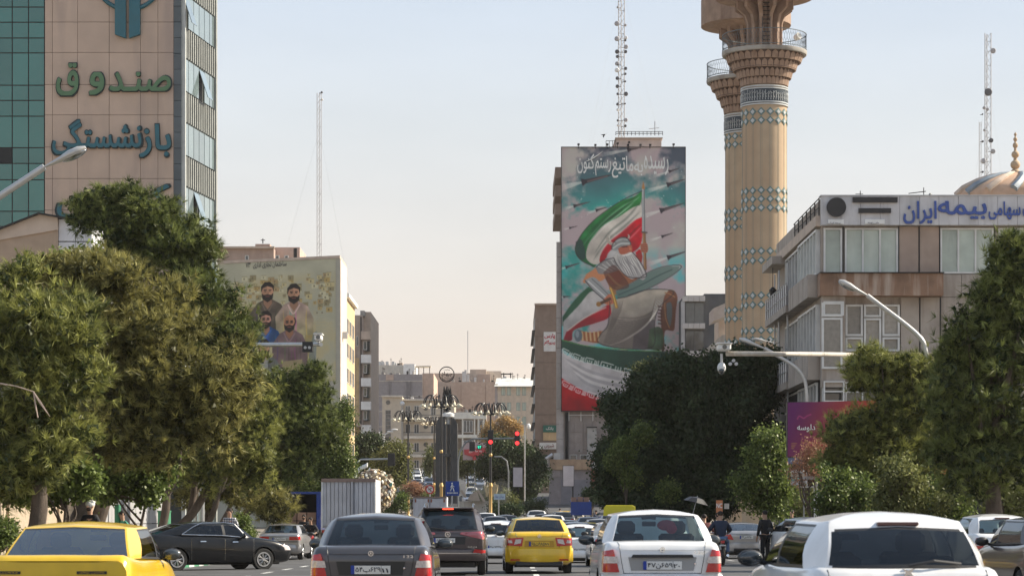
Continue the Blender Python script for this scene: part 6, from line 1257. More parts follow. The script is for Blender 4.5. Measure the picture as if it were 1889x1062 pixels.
# --- near yellow taxi
W = 1.70; spY = sedan(W=W, L=4.4, H=1.405, deck=.955, hood=.9, rl=.50, plate=(.0, .50, ('۲۷ت۴۱۵', '۱۱'), True), dark_side=True, cab=dict(rb=.50, rt=1.15, pc=.62, pr=.42, wr=W/2-.20, wrb=W/2-.11, wrt=W/2-.25),
    patches=[('tail_light', [(.42, .56), (.82, .56), (.82, .70), (.42, .70)], red_l, dict(off=.02)), ('boot_trim', [(-.42, .56), (.42, .56), (.42, .70), (-.42, .70)], plast, dict(off=.01, n=(10, 3)))], badges=[], extra=[bumper(1.68, .30, .60, -.08, plast)])
spY['rows'] = [(0, .93, .42, .93, .0), (.04, .95, .33, .975, .01), (.12, .97, .26, 1.0, .012)]+spY['rows'][3:]
ty = place(car('yellow_taxi', 'large blurred yellow taxi cropped by the lower left corner', 'taxi', 'yellow', spY, glassm=cglass_w), 106, 28.3, R(0), dz=-.05)
for x0, x1, txt in ((.22, .56, 'تاکسی خطی'), (-.78, -.42, 'تاکسی')):
    MB().box(x0, x1, -.012, .0, .795, .828).build('boot_sticker', black_paint, ty); lettering(ty, 'sticker_lettering', txt, Vector(ty.matrix_basis @ Vector(((x0+x1)/2, -.013, .811))) if False else WM[ty] @ Vector(((x0+x1)/2, -.0145, .811)), (x1-x0)*.85, .022, plate_y, .002, .01)
MB().box(-.1, .16, .78, .9, .96, 1.03).build('rear_shelf_speaker', plast, ty, 0, .02)
# --- centre yellow taxi
W = 1.72; lampD = [('tail_light', [(.44, .70), (.82, .72), (.82, .90), (.40, .92)], red_l, dict(off=.02, n=(10, 6))), ('lamp_lens', [(.47, .78), (.64, .74), (.60, .87), (.45, .88)], clear_l, dict(off=.032, n=(5, 4))), ('lamp_lens', [(.68, .78), (.78, .78), (.78, .85), (.70, .85)], clear_l, dict(off=.032, n=(4, 3))), ('reflector', [(.50, .36), (.72, .36), (.72, .395), (.50, .395)], red_l, dict(off=.095, n=(5, 2)))]
spD = sedan(W=W, L=4.55, H=1.46, deck=1.04, rl=.5, plate=(.0, .76, ('۶۵ت۹۸۵', '۱۱'), True), logo=[(0, .955, .045)], patches=lampD+[('plate_recess', [(-.38, .68), (.38, .68), (.36, .84), (-.36, .84)], mat('recess_yellow', (.5, .28, .02), .4), dict(off=.006, n=(10, 4)))], extra=[bumper(1.72, .30, .66, -.07, pt['yellow']), box_extra('diffuser', plast, -.6, .6, -.05, .2, .2, .32, .02)], seams=[[(.50, .66), (.56, .9), (.60, 1.03)]])  # recess patch in darker yellow carries the recess shade as colour
place(car('yellow_taxi', 'clean yellow taxi saloon with round badge, middle lane centre of picture', 'taxi', 'yellow', spD, glassm=cglass_d), 995, 63, R(1.4), dz=.0)
# --- silver saloons
spS = sedan(W=1.70, L=4.4, H=1.45, deck=1.03, rl=.5, plate=(0, .82, ('۴۸و۱۴۶', '۲۲'), False), patches=[('tail_light', [(.40, .78), (.82, .78), (.80, .92), (.40, .92)], red_l, dict(off=.02)), ('boot_band', [(-.78, .70), (.78, .70), (.78, .735), (-.78, .735)], plast, dict(off=.008, n=(12, 2)))], extra=[bumper(1.70, .32, .62, -.07, pt['silver'])])
place(car('silver_saloon', 'silver saloon ahead of the black car, left of the motorcyclists', 'car', 'silver', spS, lod=1), 515, 98, R(-2.5))
spA = sedan(W=1.70, L=4.37, H=1.46, deck=1.08, rl=.42, plate=(0, .86, ('۳۳ص۱۷۲', '۱۰'), False), patches=[('tail_light', [(.50, .76), (.82, .78), (.80, .95), (.62, .98)], red_l, dict(off=.02)), ('bumper_grille', [(-.5, .30), (.5, .30), (.5, .42), (-.5, .42)], plast, dict(off=.09, n=(8, 3)))], extra=[bumper(1.70, .30, .66, -.07, pt['silver'])])
place(car('silver_saloon', 'silver saloon with rounded boot beside the man in black, right side', 'car', 'silver', spA, lod=1, glassm=cglass_w), 1377, 97, R(1.5), dz=-.02)
# --- black saloon, crossing
spB = sedan(W=1.82, L=4.75, H=1.47, deck=1.06, hood=.96, rl=.30, cab=dict(rb=.30, rt=1.35, pc=.85, pr=.42, wr=.66), R=.33, ax=[1.0, 3.78], spokes=8, dark_side=False, bmir=False,
    patches=[('door_handle', [(1.72, .86), (1.90, .86), (1.90, .885), (1.72, .885)], chrome, dict(side=1, off=.03, n=(3, 1))), ('door_handle', [(2.75, .84), (2.93, .84), (2.93, .865), (2.75, .865)], chrome, dict(side=1, off=.03, n=(3, 1))), ('headlight', [(.45, .60), (.84, .60), (.84, .76), (.45, .70)], clear_l, dict(side='f', off=.02)), ('fog_lamp', [(.5, .36), (.7, .36), (.7, .42), (.5, .42)], chrome, dict(side='f', off=.02)), ('tail_light', [(.45, .78), (.85, .78), (.85, .92), (.45, .92)], red_l, dict(off=.02))], extra=[])
tb = car('black_saloon', 'shiny black saloon turning across the road on the left', 'car', 'black', spB, glassm=cglass_d)
q = MB()
for sx in (1,):
    c = spB['cab']; q.tube([(sx*.875, 1.17, 1.075), (sx*.88, 2.4, 1.045), (sx*.865, 3.2, .985)], .012, 5); q.tube([(sx*.885, 1.15, 1.08), (sx*.79, 1.55, 1.30), (sx*.705, 1.85, 1.415), (sx*.70, 2.6, 1.42), (sx*.72, 2.9, 1.38), (sx*.86, 3.25, .99)], .012, 5)
    for y in (1.45, 2.52, 3.45): q.tube([(sx*.912, y, .32), (sx*.915, y, .95)], .003, 3)
q.build('chrome_window_line', chrome, tb); tb.location = (PX(246, 73), 73, gz(-10, 73)-.02); tb.rotation_euler = (0, 0, R(-59))
# turned front wheels
for ch in tb.children:
    pass
# --- SUV
W = 1.84; spR = dict(W=W, L=4.57, R=.355, ax=[.95, 3.62], rows=[(0, .92, .52, 1.02, .0), (.04, .95, .42, 1.08, .01), (.14, .975, .36, 1.10, .015), (.6, 1.0, .33, 1.10, .02), (2.2, 1.0, .30, 1.08, .02), (3.1, 1.0, .30, 1.06, .05), (3.9, .97, .32, 1.0, .06), (4.35, .92, .34, .86, .05), (4.52, .86, .4, .76, .03), (4.57, .8, .45, .66, 0)],
    cab=dict(zb=(1.09, 1.07, 1.06), zr=1.66, wb=.87, wr=.66, rb=.06, rt=.40, fb=3.45, ft=2.55, yB=2.2, pc=.35, pr=.3, bul=.04, wrb=.74, wrt=.62), hatch=1, plate=(-.08, .86, ('۸۳س۹۲۹', '۷۲'), False), badges=[(.60, .70, 'RAV4', .22, .035), (.60, .655, 'AWD', .12, .03)], logo=[(0, 1.005, .07)],
    patches=[('tail_light', [(.30, 1.01), (.88, .88), (.90, 1.08), (.32, 1.05)], mat('lamp_pink', (.45, .12, .14), .12, coat=1), dict(off=.025, n=(12, 5))), ('plate_recess', [(-.42, .76), (.42, .76), (.44, .95), (-.44, .95)], plast, dict(off=.006, n=(10, 4))), ('reflector', [(.62, .56), (.88, .56), (.88, .63), (.66, .65)], red_l, dict(off=.10, n=(6, 3))), ('trim_line', [(-.8, .54), (.8, .54), (.8, .56), (-.8, .56)], chrome, dict(off=.10, n=(12, 1)))],
    extra=[bumper(1.84, .36, .66, -.09, pt['brown']), box_extra('spoiler', pt['brown'], -.62, .62, .22, .5, 1.63, 1.665, .015), box_extra('brake_light', brake_on, -.13, .13, .205, .22, 1.615, 1.64, .004),
           lambda t, bvh: [MB().tube([(sx*.60, .55, 1.66), (sx*.60, .7, 1.745), (sx*.60, 2.2, 1.76), (sx*.60, 2.4, 1.69)], .022, 6).build('roof_rail', chrome, t, 40) for sx in (-1, 1)],
           lambda t, bvh: MB().tube([(-.05, .04, 1.12), (-.42, .03, 1.17)], .014, 5).build('wiper', plast, t), lambda t, bvh: MB().prism([(-.02, 1.70), (.02, 1.70), (.0, 1.80)], .6, .8).build('aerial_fin', plast, t)], seams=[[(.70, .68), (.76, .9), (.80, 1.09)]])
place(car('dark_suv', 'dark grey brown SUV with roof rails and lit brake light', 'car', 'brown', spR, glassm=cglass), 826, 61, R(-.5))
# --- rounded hatchbacks
def hatch(label, col, xpx, Y, rz, dz=0, lod=0, gm=None, cat='car', name='hatchback'):
    W = 1.65
    sp_ = dict(W=W, L=3.83, R=.30, ax=[.62, 3.06], rows=[(0, .88, .40, .86, .0), (.05, .925, .32, .93, .01), (.18, .96, .26, .955, .015), (.6, .99, .22, .96, .02), (1.6, 1.0, .20, .955, .02), (2.5, 1.0, .20, .95, .05), (3.2, .97, .22, .86, .07), (3.62, .90, .26, .72, .05), (3.78, .84, .32, .62, .02), (3.83, .78, .38, .54, 0)],
        cab=dict(zb=(.955, .95, .94), zr=1.365, wb=.765, wr=.57, rb=.10, rt=.50, fb=2.95, ft=2.0, yB=1.62, pc=.45, pr=.32, bul=.05, wrb=.64, wrt=.54, hd=.78, rc=.075), hatch=1, dark_side=False, plate=(0, .55, ('۶۱ج۷۳۴', '۱۰'), False),
        patches=[('tail_light', [(.53, .60), (.80, .62), (.79, .86), (.60, .88)], red_l, dict(off=.02)), ('lamp_lens', [(.58, .68), (.74, .69), (.73, .75), (.60, .75)], clear_l, dict(off=.03, n=(4, 3)))],
        extra=[bumper(1.62, .28, .52, -.08, pt[col]), lambda t, bvh: MB().box(-.17, .17, .395, .48, 1.300, 1.330).build('high_brake_light', mat('dark_red_lens', (.07, .01, .01), .3, coat=1), t, 0, .006), lambda t, bvh: MB().tube([(.02, .08, .985), (.22, .085, 1.02), (.45, .13, .995)], .013, 5).build('wiper', plast, t),
               lambda t, bvh: MB().prism([(-.05, .885), (-.02, .93), (-.05, .96), (.0, .945), (.05, .96), (.02, .93), (.05, .885), (0, .91)], .015, .045).build('emblem', chrome, t),], seams=[[(.60, .50), (.63, .8), (.64, .95)]])
    return place(car(name, label, cat, col, sp_, glassm=gm or cglass_d, lod=lod), xpx, Y, rz, dz)
hatch('big white hatchback with rear wiper in the right foreground', 'white', 1677, 19.8, R(3.8), dz=-.01)
hatch('white hatchback parked at the right edge beyond the foreground one', 'white', 1858, 57, R(4.5), dz=.08, lod=1, gm=cglass)
hatch('white hatchback seen between the man in black and the foreground hatchback', 'white', 1520, 78, R(16), dz=.10, lod=1)
hatch('white hatchback directly right of the dark SUV', 'white', 915, 82, R(0), lod=1)
hatch('white hatchback between the centre taxi and the white saloon', 'white', 1070, 84, R(0), dz=-.1, lod=1, gm=cglass)
# grey saloon nose at the right edge
spG = sedan(W=1.75, L=4.5, H=1.45); place(car('grey_saloon', 'dark grey car cut by the lower right corner with black mirror', 'car', 'brown', spG, lod=1), 2008, 38, R(3), dz=-.03)
place(car('grey_saloon', 'dark grey car roof behind the two white hatchbacks on the right', 'car', 'navy', sedan(W=1.7, L=4.3), lod=1, glassm=cglass_w), 1768, 92, R(5), dz=.05)
# --- queue beyond: simplified saloon bodies, one prototype per colour
protos = {}
def far_car(label, col, x, Y, rz, zg=None, taxi=False, face=False):
    if col not in protos:
        sp_ = sedan(W=1.68, L=4.2, H=1.44, deck=1.0, patches=[('tail_light', [(.5, .74), (.80, .74), (.80, .9), (.5, .9)], red_l, dict(n=(2, 2))), ('headlight', [(.42, .62), (.78, .62), (.78, .76), (.42, .76)], clear_l, dict(side='f', n=(2, 2))), ('front_grille', [(-.38, .55), (.38, .55), (.38, .72), (-.38, .72)], plast, dict(side='f', n=(2, 2))), ('rear_plate', [(-.25, .66), (.25, .66), (.25, .77), (-.25, .77)], plate_w, dict(n=(2, 2)))])
        t = car('distant_car', label, 'taxi' if col in ('yellow', 'green') else 'car', col, sp_, extras=False, lod=2, glassm=cglass_d); protos[col] = t
    else: t = copy_tree(protos[col]); t['label'] = label; 
    if face: t.rotation_euler = (0, 0, math.pi+rz); X = PX(x, Y); t.location = (X, Y+4.2, gz(X, Y)+.0 if zg is None else zg)
    else: t.rotation_euler = (0, 0, rz); X = PX(x, Y); t.location = (X, Y, gz(X, Y)+.0 if zg is None else zg)
    if Y > 240: t.rotation_euler = (R(-2.0) if face else R(2.0), 0, t.rotation_euler[2])
    t['group'] = 'cars in the queue beyond the crossing' if Y < 240 else 'cars climbing the street past the square'
    return t
names = {'white': 'white', 'silver': 'silver', 'black': 'black', 'yellow': 'yellow', 'beige': 'beige', 'navy': 'dark blue', 'red': 'red', 'grey': 'dark grey', 'green': 'green roofed', 'brown': 'brown grey'}
for col, x, Y, dz, lab in (('silver', 940, 118, 0, 'right behind the SUV mirror'), ('white', 925, 112, .05, 'just above the centre left white hatchback'), ('black', 935, 150, .25, 'with red brake glow left of the green taxi'), ('green', 965, 135, .15, 'left of the centre taxi roof'), ('white', 1045, 125, .05, 'above the right shoulder of the centre taxi'), ('yellow', 1084, 112, -.02, 'behind the hatchback right of the centre taxi'), ('silver', 1062, 108, .0, 'left of the small yellow taxi in the queue'), ('silver', 1108, 128, .1, 'left of the yellow roof board'), ('navy', 1088, 145, .15, 'under the blue pickup'), ('white', 1020, 150, .25, 'in the gap above the centre taxi'), ('grey', 1040, 175, .35, 'below the far yellow taxi'), ('black', 1005, 165, .25, 'near the dark clipped hedge'), ('beige', 1060, 190, .3, 'beside the blue pickup tailgate'), ('silver', 1130, 160, .2, 'behind the yellow roof board'), ('white', 990, 190, .4, 'in front of the hedge by the square'), ('white', 896, 170, .3, 'by the tilted board near the fountain'), ('grey', 915, 140, .22, 'dark roof just right of the SUV')):
    far_car(f'{names[col]} car in the queue, {lab}', col, x, Y, R(random.uniform(-1, 3)), gz(0, Y)+dz)
t = far_car('far yellow taxi turned sideways before the podium storefront', 'yellow', 1012, 205, R(-50), .45); t['group'] = 'cars in the queue beyond the crossing'
rc = random.Random(12); ordw = ['first', 'second', 'third', 'fourth', 'fifth', 'sixth', 'seventh', 'eighth', 'ninth', 'tenth', 'eleventh', 'twelfth', 'thirteenth']
for li, (xa, xb, Y0, Y1, n, face, nm) in enumerate(((752, 750, 335, 455, 7, True, 'leftmost lane of hill traffic'), (772, 768, 322, 460, 8, True, 'second lane of hill traffic'), (794, 786, 312, 462, 9, True, 'third lane of hill traffic'), (815, 803, 305, 462, 9, True, 'fourth lane of hill traffic beside the monument'), (868, 866, 300, 450, 8, True, 'lane right of the monument'), (888, 884, 296, 450, 8, True, 'lane left of the right lamp post'), (908, 902, 310, 440, 6, False, 'rightmost lane of hill traffic'))):
    for k in range(n):
        if rc.random() < .12: continue
        Y = Y0+(Y1-Y0)*(k/(n-1))+rc.uniform(-5, 5); x = xa+(xb-xa)*k/(n-1)+rc.uniform(-4, 4); col = rc.choice(['white']*6+['silver']*2+['black', 'navy', 'beige', 'grey', 'yellow', 'red'])
        far_car(f'{names[col]} car, {ordw[k]} up in the {nm}', col, x, Y, R(rc.uniform(-4, 4)), None, face=face)
# --- trucks
BT = thing('box_truck', 'tall pale corrugated box truck left of the mosaic ball', 'truck', (PX(643, 118), 118, 0)); f = Face(BT, 118); wg = mat('box_white', (.58, .58, .62), .5, rnd=.04, dirt_sheen=(.45, .44, .46), dscale=1.5)
x0, x1 = PX(593, 118), PX(693, 118); zt_ = PZ(882, 118); MB().box(x0+.03, x1-.03, 118.05, 123, .85, zt_-.03).build('cargo_box', wg, BT)
for k in range(13):
    if k == 7: continue
    f.box('rear_panel', wg, x0+.05+k*(x1-x0-.1)/13+.01, x0+.05+(k+1)*(x1-x0-.1)/13-.012, .95, zt_-.13, 0, .045+.02*(k % 2))
f.box('door_bar', wg, x0+.05+7*(x1-x0-.1)/13+.03, x0+.05+8*(x1-x0-.1)/13-.08, .95, zt_-.13, 0, .11); f.box('top_rail', mat('rusty_rail', (.28, .2, .17), .8), x0, x1, zt_-.16, zt_, -.1, .12)
for sx in (x0, x1-.07): f.box('corner_rail', white_paint, sx, sx+.07, .85, zt_-.16, -.05, .1)
f.box('rear_bumper', dark_metal, x0, x1, .45, .6, 0, .1)
for sx in (x0+.3, x1-.3):
    for yy in (119, 122.4): MB().lathe([(.2, -.15), (.42, -.15), (.42, .15), (.2, .15)], (sx, yy, .22), 18, 'x').build('wheel', rubber, BT, 40)
for sx in (x0+.15, x1-.15): f.box('tail_light', red_l, sx-.12, sx+.12, .62, .74, 0, .1)
KB = thing('blue_cargo_truck', 'open backed blue framed truck stacked with brown boxes behind motorcyclists', 'truck', (PX(560, 128), 128, 0)); f = Face(KB, 128); zt_ = PZ(907, 128); x0, x1 = PX(524, 128), PX(592, 128)
f.box('frame_post', pt['blue'], x1-.22, x1, .7, zt_, -3, .1); f.box('frame_post', pt['blue'], x0, x0+.1, .7, zt_, -3, .1); f.box('roof_panel', pt['blue'], x0, x1, zt_-.1, zt_+.02, -3.5, .15); f.box('back_wall', shop, x0+.1, x1-.2, .7, zt_-.1, -3.4, -3.3); f.box('floor', dark_metal, x0, x1, .6, .72, -3.5, .1)
card = mat('cardboard', (.34, .21, .15), .85, rnd=.15)
for i in range(3):
    for j in range(2):
        o = f.box('cardboard_box', card, x0+.15+i*.5, x0+.6+i*.5, .74+j*.45, 1.15+j*.45, -1.2, -.4, parent=None); o.parent = None; o.location = f.at(x0+.375+i*.5, .945+j*.45, -.8); tag(o, f'brown cardboard box, {["left", "middle", "right"][i]} of the {["lower", "upper"][j]} row inside the blue truck', 'box', 'boxes in the blue truck')
for sx in (x0+.25, x1-.25): MB().lathe([(.2, -.12), (.36, -.12), (.36, .12), (.2, .12)], (sx, 129, .15), 18, 'x').build('wheel', rubber, KB, 40)
WV = thing('white_van', 'small white box van with rusty corners left of the golden pole base', 'van', (PX(793, 140), 140, 0)); f = Face(WV, 140); x0, x1 = PX(762, 140), PX(824, 140); zt_ = PZ(916, 140)
MB().box(x0, x1, 140.05, 143, .3, zt_).build('cargo_box', wg, WV); f.box('top_rail', _m['rusty_rail'], x0, x1, zt_-.05, zt_+.02, -.1, .06)
for a_, b_ in ((x0+.08, (x0+x1)/2-.05), ((x0+x1)/2+.05, x1-.08)): f.box('rear_door', wg, a_, b_, .5, zt_-.1, 0, .05)
for a_ in (x0+.1, (x0+x1)/2-.12, (x0+x1)/2+.04, x1-.18): f.box('rusty_hinge', _m['brick_red'] if 'brick_red' in _m else rust, a_, a_+.08, zt_-.3, zt_-.12, .05, .08)
for sx in (x0+.15, x1-.15): MB().lathe([(.15, -.1), (.32, -.1), (.32, .1), (.15, .1)], (sx, 141, .12), 16, 'x').build('wheel', rubber, WV, 40)
PU = thing('blue_pickup', 'blue pickup truck loaded with brown crates near the podium storefront', 'pickup truck', (PX(1073, 165), 165, 0)); f = Face(PU, 165); x0, x1 = PX(1053, 165), PX(1091, 165); za = PZ(941, 165); zb_ = PZ(925, 165)
f.box('tailgate', pt['blue'], x0, x1, za-.3, zb_, 0, .06); f.box('bed_side', pt['blue'], x0, x0+.06, za-.3, zb_, -2.4, 0); f.box('bed_side', pt['blue'], x1-.06, x1, za-.3, zb_, -2.4, 0); f.box('bed_floor', dark_metal, x0, x1, za-.3, za-.22, -2.4, 0); MB().box(x0+.02, x1-.02, 167.5, 168.9, za-.3, zb_+.25).build('cab', pt['blue'], PU, 0, .15)
MB().box(x0+.12, x1-.12, 167.45, 167.6, zb_-.05, zb_+.2).build('rear_window', win_dark, PU)
for sx in (x0+.1, x1-.1): MB().lathe([(.15, -.1), (.32, -.1), (.32, .1), (.15, .1)], (sx, 166, .3), 16, 'x').build('wheel', rubber, PU, 40)
for i in range(3):
    o = f.box('wooden_crate', card, x0+.05+i*.42, x0+.4+i*.42, zb_-.1, zb_+.32+.06*(i % 2), -1.4, -.4); o.parent = None; o.location = f.at(x0+.22+i*.42, zb_+.1, -.9); tag(o, f'brown crate, {["left", "middle", "right"][i]} one on the blue pickup bed', 'crate', 'crates on the pickup')
YB = thing('yellow_roof_board', 'large yellow board carried on a roof rack behind the white saloon', 'sign board', (PX(1143, 75), 75, 0)); f = Face(YB, 75); yb_ = mat('board_yellow', (.62, .55, .03), .5)
q = MB(); q.prism([(PX(x, 75), PZ(y, 75)) for x, y in ((1118, 931), (1167, 931), (1172, 934), (1172, 946), (1113, 951), (1114, 936))], 75, 75.08); q.build('board', yb_, YB, 0, .01); f.b('board_post', dark_metal, 1120, 1122, 949, 960, -.06, 0); f.b('board_post', dark_metal, 1163, 1165, 945, 960, -.06, 0)
hatch('white small car carrying the yellow roof board', 'white', 1143, 74.5, R(2), dz=-.03, lod=1)
# ================================================================ STREET FURNITURE
lampw = mat('lamp_grey_white', (.55, .54, .52), .35, .3); pole_c = mat('pole_cream', (.50, .46, .40), .5, dirt_sheen=(.35, .28, .22), dscale=2)
def street_lamp(label, Y, pts, tip, m=lampw, r=.07, hl=.95, hw=.17):
    """pts: pixels from the ground up to the neck of the head"""
    b = P(*pts[0], Y); b.z = gz(b.x, Y); t = thing('street_lamp', label, 'street lamp', b); ps = [b]+[P(x, y, Y) for x, y in pts[1:]]
    k = min(2, len(ps)); q = MB(); q.tube([Vector(p) for p in ([tuple(ps[0]), tuple(ps[1])] + [tuple(v) for v in smooth_pts([tuple(p) for p in ps[1:]], 5)][1:])], r, 10); q.build('pole', m, t, 40)
    n = ps[-1]; tp = P(*tip, Y); d = (tp-n).normalized(); up = Vector((0, 0, 1)); side = Vector((0, 1, 0)); u_ = side.cross(d) if side.cross(d).z > 0 else d.cross(side); q = MB(); gq = MB()
    L_ = (tp-n).length; prof = [(0, .05), (.12, .07), (.4, hw*.6), (.62, hw), (.85, hw*.92), (1, hw*.35)]
    rings = []
    for s_, w_ in prof: rings.append([n+d*(L_*s_)+side*(w_*math.cos(a_))+u_*(w_*.62*math.sin(a_)) for a_ in np.linspace(0, math.pi*2, 12, endpoint=False)])
    vs = [p for rg_ in rings for p in rg_]; q.add(vs, [(k*12+i, k*12+(i+1) % 12, (k+1)*12+(i+1) % 12, (k+1)*12+i) for k in range(5) for i in range(12)]+[tuple(range(11, -1, -1)), tuple(range(60, 72))]); hd = q.build('lamp_head', m, t, 50)
    gc_ = n+d*(L_*.70)-u_*(hw*.3); M_ = Matrix.Translation(gc_) @ d.to_track_quat('X', 'Z').to_matrix().to_4x4(); MB(M_).ball((0, 0, 0), L_*.30, hw*.72, hw*.52).build('lamp_glass', glass('lamp_glass_clear', (.7, .7, .65), .3, .2), hd, 50); return t
street_lamp('large near street lamp leaning in from the left edge over the stone facade', 70, [(-150, 1010), (-150, 500), (-120, 440), (-40, 388), (82, 308)], (158, 272), r=.10, hl=1.2, hw=.22)
street_lamp('tall curved street lamp in front of the rust band of the insurance office', 80, [(1709, 1010), (1711, 700), (1708, 650), (1690, 615), (1600, 545)], (1548, 517), r=.075, hw=.17)
street_lamp('second curved street lamp, smaller, left of the purple billboard top', 112, [(1489, 1000), (1489, 730), (1484, 700), (1465, 675), (1410, 642)], (1364, 624), r=.085, hw=.19)
street_lamp('distant street lamp with glass head just left of the minaret foot lamp', 140, [(1480, 980), (1480, 690), (1470, 655), (1450, 640), (1425, 632)], (1390, 624), r=.05, hw=.14)
st_ = thing('striped_lamp_post', 'grey lamp post painted green at its foot beside the first trunks', 'lamp post', (PX(217, 72), 72, gz(-11, 72)))
q = MB(); q.tube([(PX(217, 72), 72, .8), (PX(217, 72), 72, 4.5)], .085, 12); q.build('post', grey_metal, st_, 40); MB().tube([(PX(217, 72), 72, gz(-11, 72)), (PX(217, 72), 72, 1.72)], .09, 12).build('green_sleeve', kg, st_, 40)
st_ = thing('striped_lamp_post', 'thin white post further along the left pavement behind the trunks', 'lamp post', (PX(361, 100), 100, gz(-12, 100))); q = MB(); q.tube([(PX(361, 100), 100, 0), (PX(361, 100), 100, 5.5)], .06, 10); q.build('post', white_paint, st_, 40)
tw2 = thing('green_drum', 'green painted bin at the pavement behind the black saloon', 'bin', (PX(303, 95), 95, 0)); MB().cyl((PX(303, 95), 95, 0), .25, 1.55, 14).build('drum', kg, tw2, 40); MB().cyl((PX(303, 95), 95, 1.55), .27, .06, 14).build('lid', kg, tw2, 40)
def camera_box(par, x, y, Y, w_=.20, h_=.2):
    c = P(x, y, Y); q = MB(); q.box(c.x-w_, c.x+w_, Y-.35, Y+.3, c.z-h_/2, c.z+h_/2); o = q.build('camera_housing', white_paint, par, 0, .04); MB().box(c.x-w_-.03, c.x+w_+.03, Y-.42, Y+.32, c.z+h_/2, c.z+h_/2+.03).build('sun_shield', white_paint, o); MB().lathe([(0, -.36), (h_*.36, -.36), (h_*.36, -.34), (0, -.34)], (c.x, Y, c.z), 12, 'y').build('lens', win_dark, o)
g1 = thing('camera_gantry', 'long pale camera arm across the minaret foot, right side', 'camera pole', (PX(1640, 88), 88, 0)); q = MB(); ps = smooth_pts([tuple(P(x, y, 76 if x < 1500 else 88)) for x, y in ((1640, 740), (1636, 705), (1620, 675), (1600, 658), (1570, 654), (1480, 653), (1340, 652))], 4)
q.tube([(PX(1640, 88), 88, 0)]+[Vector(p) for p in ps], [.10]*3+[.075]*(len(ps)-2), 10); q.build('arm', pole_c, g1, 40); camera_box(g1, 1335, 641, 76); MB().ball(P(1331, 678, 75.9), .13, .13, .17).build('dome_camera', white_paint, g1, 50); MB().ball(P(1331, 684, 75.85), .10, .10, .10).build('dome_glass', win_dark, g1, 50); MB().tube([P(1331, 652, 76), P(1331, 672, 76)], .04, 6).build('bracket', grey_metal, g1)
for x, y in ((1347, 671), (1353, 665), (1358, 671)): MB().lathe([(0, -.1), (.05, -.1), (.05, .05), (0, .05)], P(x, y, 75.8), 12, 'y').build('spot_lamp', grey_metal, g1, 40)
g2 = thing('camera_gantry', 'grey camera arm with black twin lens box over the painted men', 'camera pole', (PX(372, 96), 96, 0)); q = MB(); q.tube([(PX(372, 96), 96, 0), P(372, 660, 96), P(380, 642, 96), P(400, 636, 96), P(592, 635, 84)], [.12, .11, .1, .085, .07], 10); q.build('arm', grey_metal, g2, 40)
c = P(568, 640, 84); MB().box(c.x-.17, c.x+.17, 83.75, 84.1, c.z-.17, c.z+.17).build('sensor_box', black_paint, g2, 0, .01)
for dx in (-.07, .07): MB().lathe([(0, -.02), (.05, -.02), (.05, .02), (0, .02)], (c.x+dx, 83.74, c.z-.03), 12, 'y').build('lens', grey_metal, g2)
camera_box(g2, 588, 623, 84, .12, .2); MB().tube([P(588, 628, 84), P(588, 636, 84)], .03, 6).build('bracket', grey_metal, g2)
# ---- purple billboard
PB = thing('purple_billboard', 'purple to orange billboard with white lettering in front of the insurance office', 'billboard', (PX(1535, 88), 88, 0)); cv = Canvas(165, 102, .8)
t_ = np.clip(cv.X/165+(cv.Y-50)/400, 0, 1)[..., None]; cv.c[:] = np.array((104, 40, 98))*(1-t_)+np.array((205, 92, 40))*t_; a_ = np.clip((t_-.15)*2, 0, 1); cv.c[:] = cv.c*(1-.3*a_)+np.array((170, 50, 60))*.3*a_
cv.line([(18, 32), (22, 26), (30, 30), (36, 26), (44, 23)], 2, (190, 80, 130), .8)
for k in range(4): cv.line([(7, 76+k*3), (18-k*2, 76+k*3)], 1.4, (190, 150, 80), .8)
cv.sheet('poster', [P(x, y, 87.9) for x, y in ((1453, 742), (1618, 738), (1453, 842), (1618, 842))], PB); f = Face(PB, 88); f.b('backing', dark_metal, 1452, 1619, 741, 843, -.3, .06); lettering(PB, 'poster_lettering', 'دلوسه', P(1487, 789, 87.86), 33*88/F, 14*88/F, white_paint, .01, .02)
MB().box(PX(1550, 88)-.2, PX(1550, 88)+.2, 88.3, 88.7, -.2, PZ(760, 88)).build('post', dark_metal, PB); f.b('under_sign', mat('under_sign_blue', (.12, .14, .25), .5), 1454, 1480, 844, 855, -.1, .05); lettering(PB, 'sign_lettering', 'بیلبورد', P(1467, 849.5, 87.93), .35, .12, white_paint, .005, .01)
# ---- bus shelter, totem signs, posters on the right pavement
SH = thing('bus_shelter', 'small shelter with white post and dark poster case under the shrubs', 'shelter', (PX(1530, 84), 84, 0)); f = Face(SH, 84); f.b('post', white_paint, 1501, 1508, 878, 960, 0, .1); f.b('roof', mat('shelter_grey', (.38, .36, .36), .6), 1486, 1560, 878, 884, -1.4, .4); f.b('back_panel', mat('shelter_glass', (.22, .26, .24), .2), 1510, 1556, 905, 960, -1.3, -1.25); f.b('poster_case', black_paint, 1508, 1517, 915, 945, -.2, -.1); lettering(SH, 'ring_mark', 'O', P(1512, 928, 83.9+.17), .12, .2, white_paint, .01, .0, persian=False); f.b('cross_beam', white_paint, 1474, 1501, 896, 899, -.05, .03)
TS = thing('layered_sign', 'stack of small white and teal street signs below the purple billboard', 'sign', (PX(1470, 90), 90, 0)); f = Face(TS, 90)
for y0, y1, m in ((866, 872, white_paint), (873, 879, pole_c), (880, 886, mat('sign_pale_teal', (.25, .42, .38), .5)), (887, 894, _m['box_white'])): f.b('sign_plate', m, 1459, 1483, y0, y1, 0, .04)
f.b('post', grey_metal, 1482, 1484.5, 862, 975, -.06, 0)
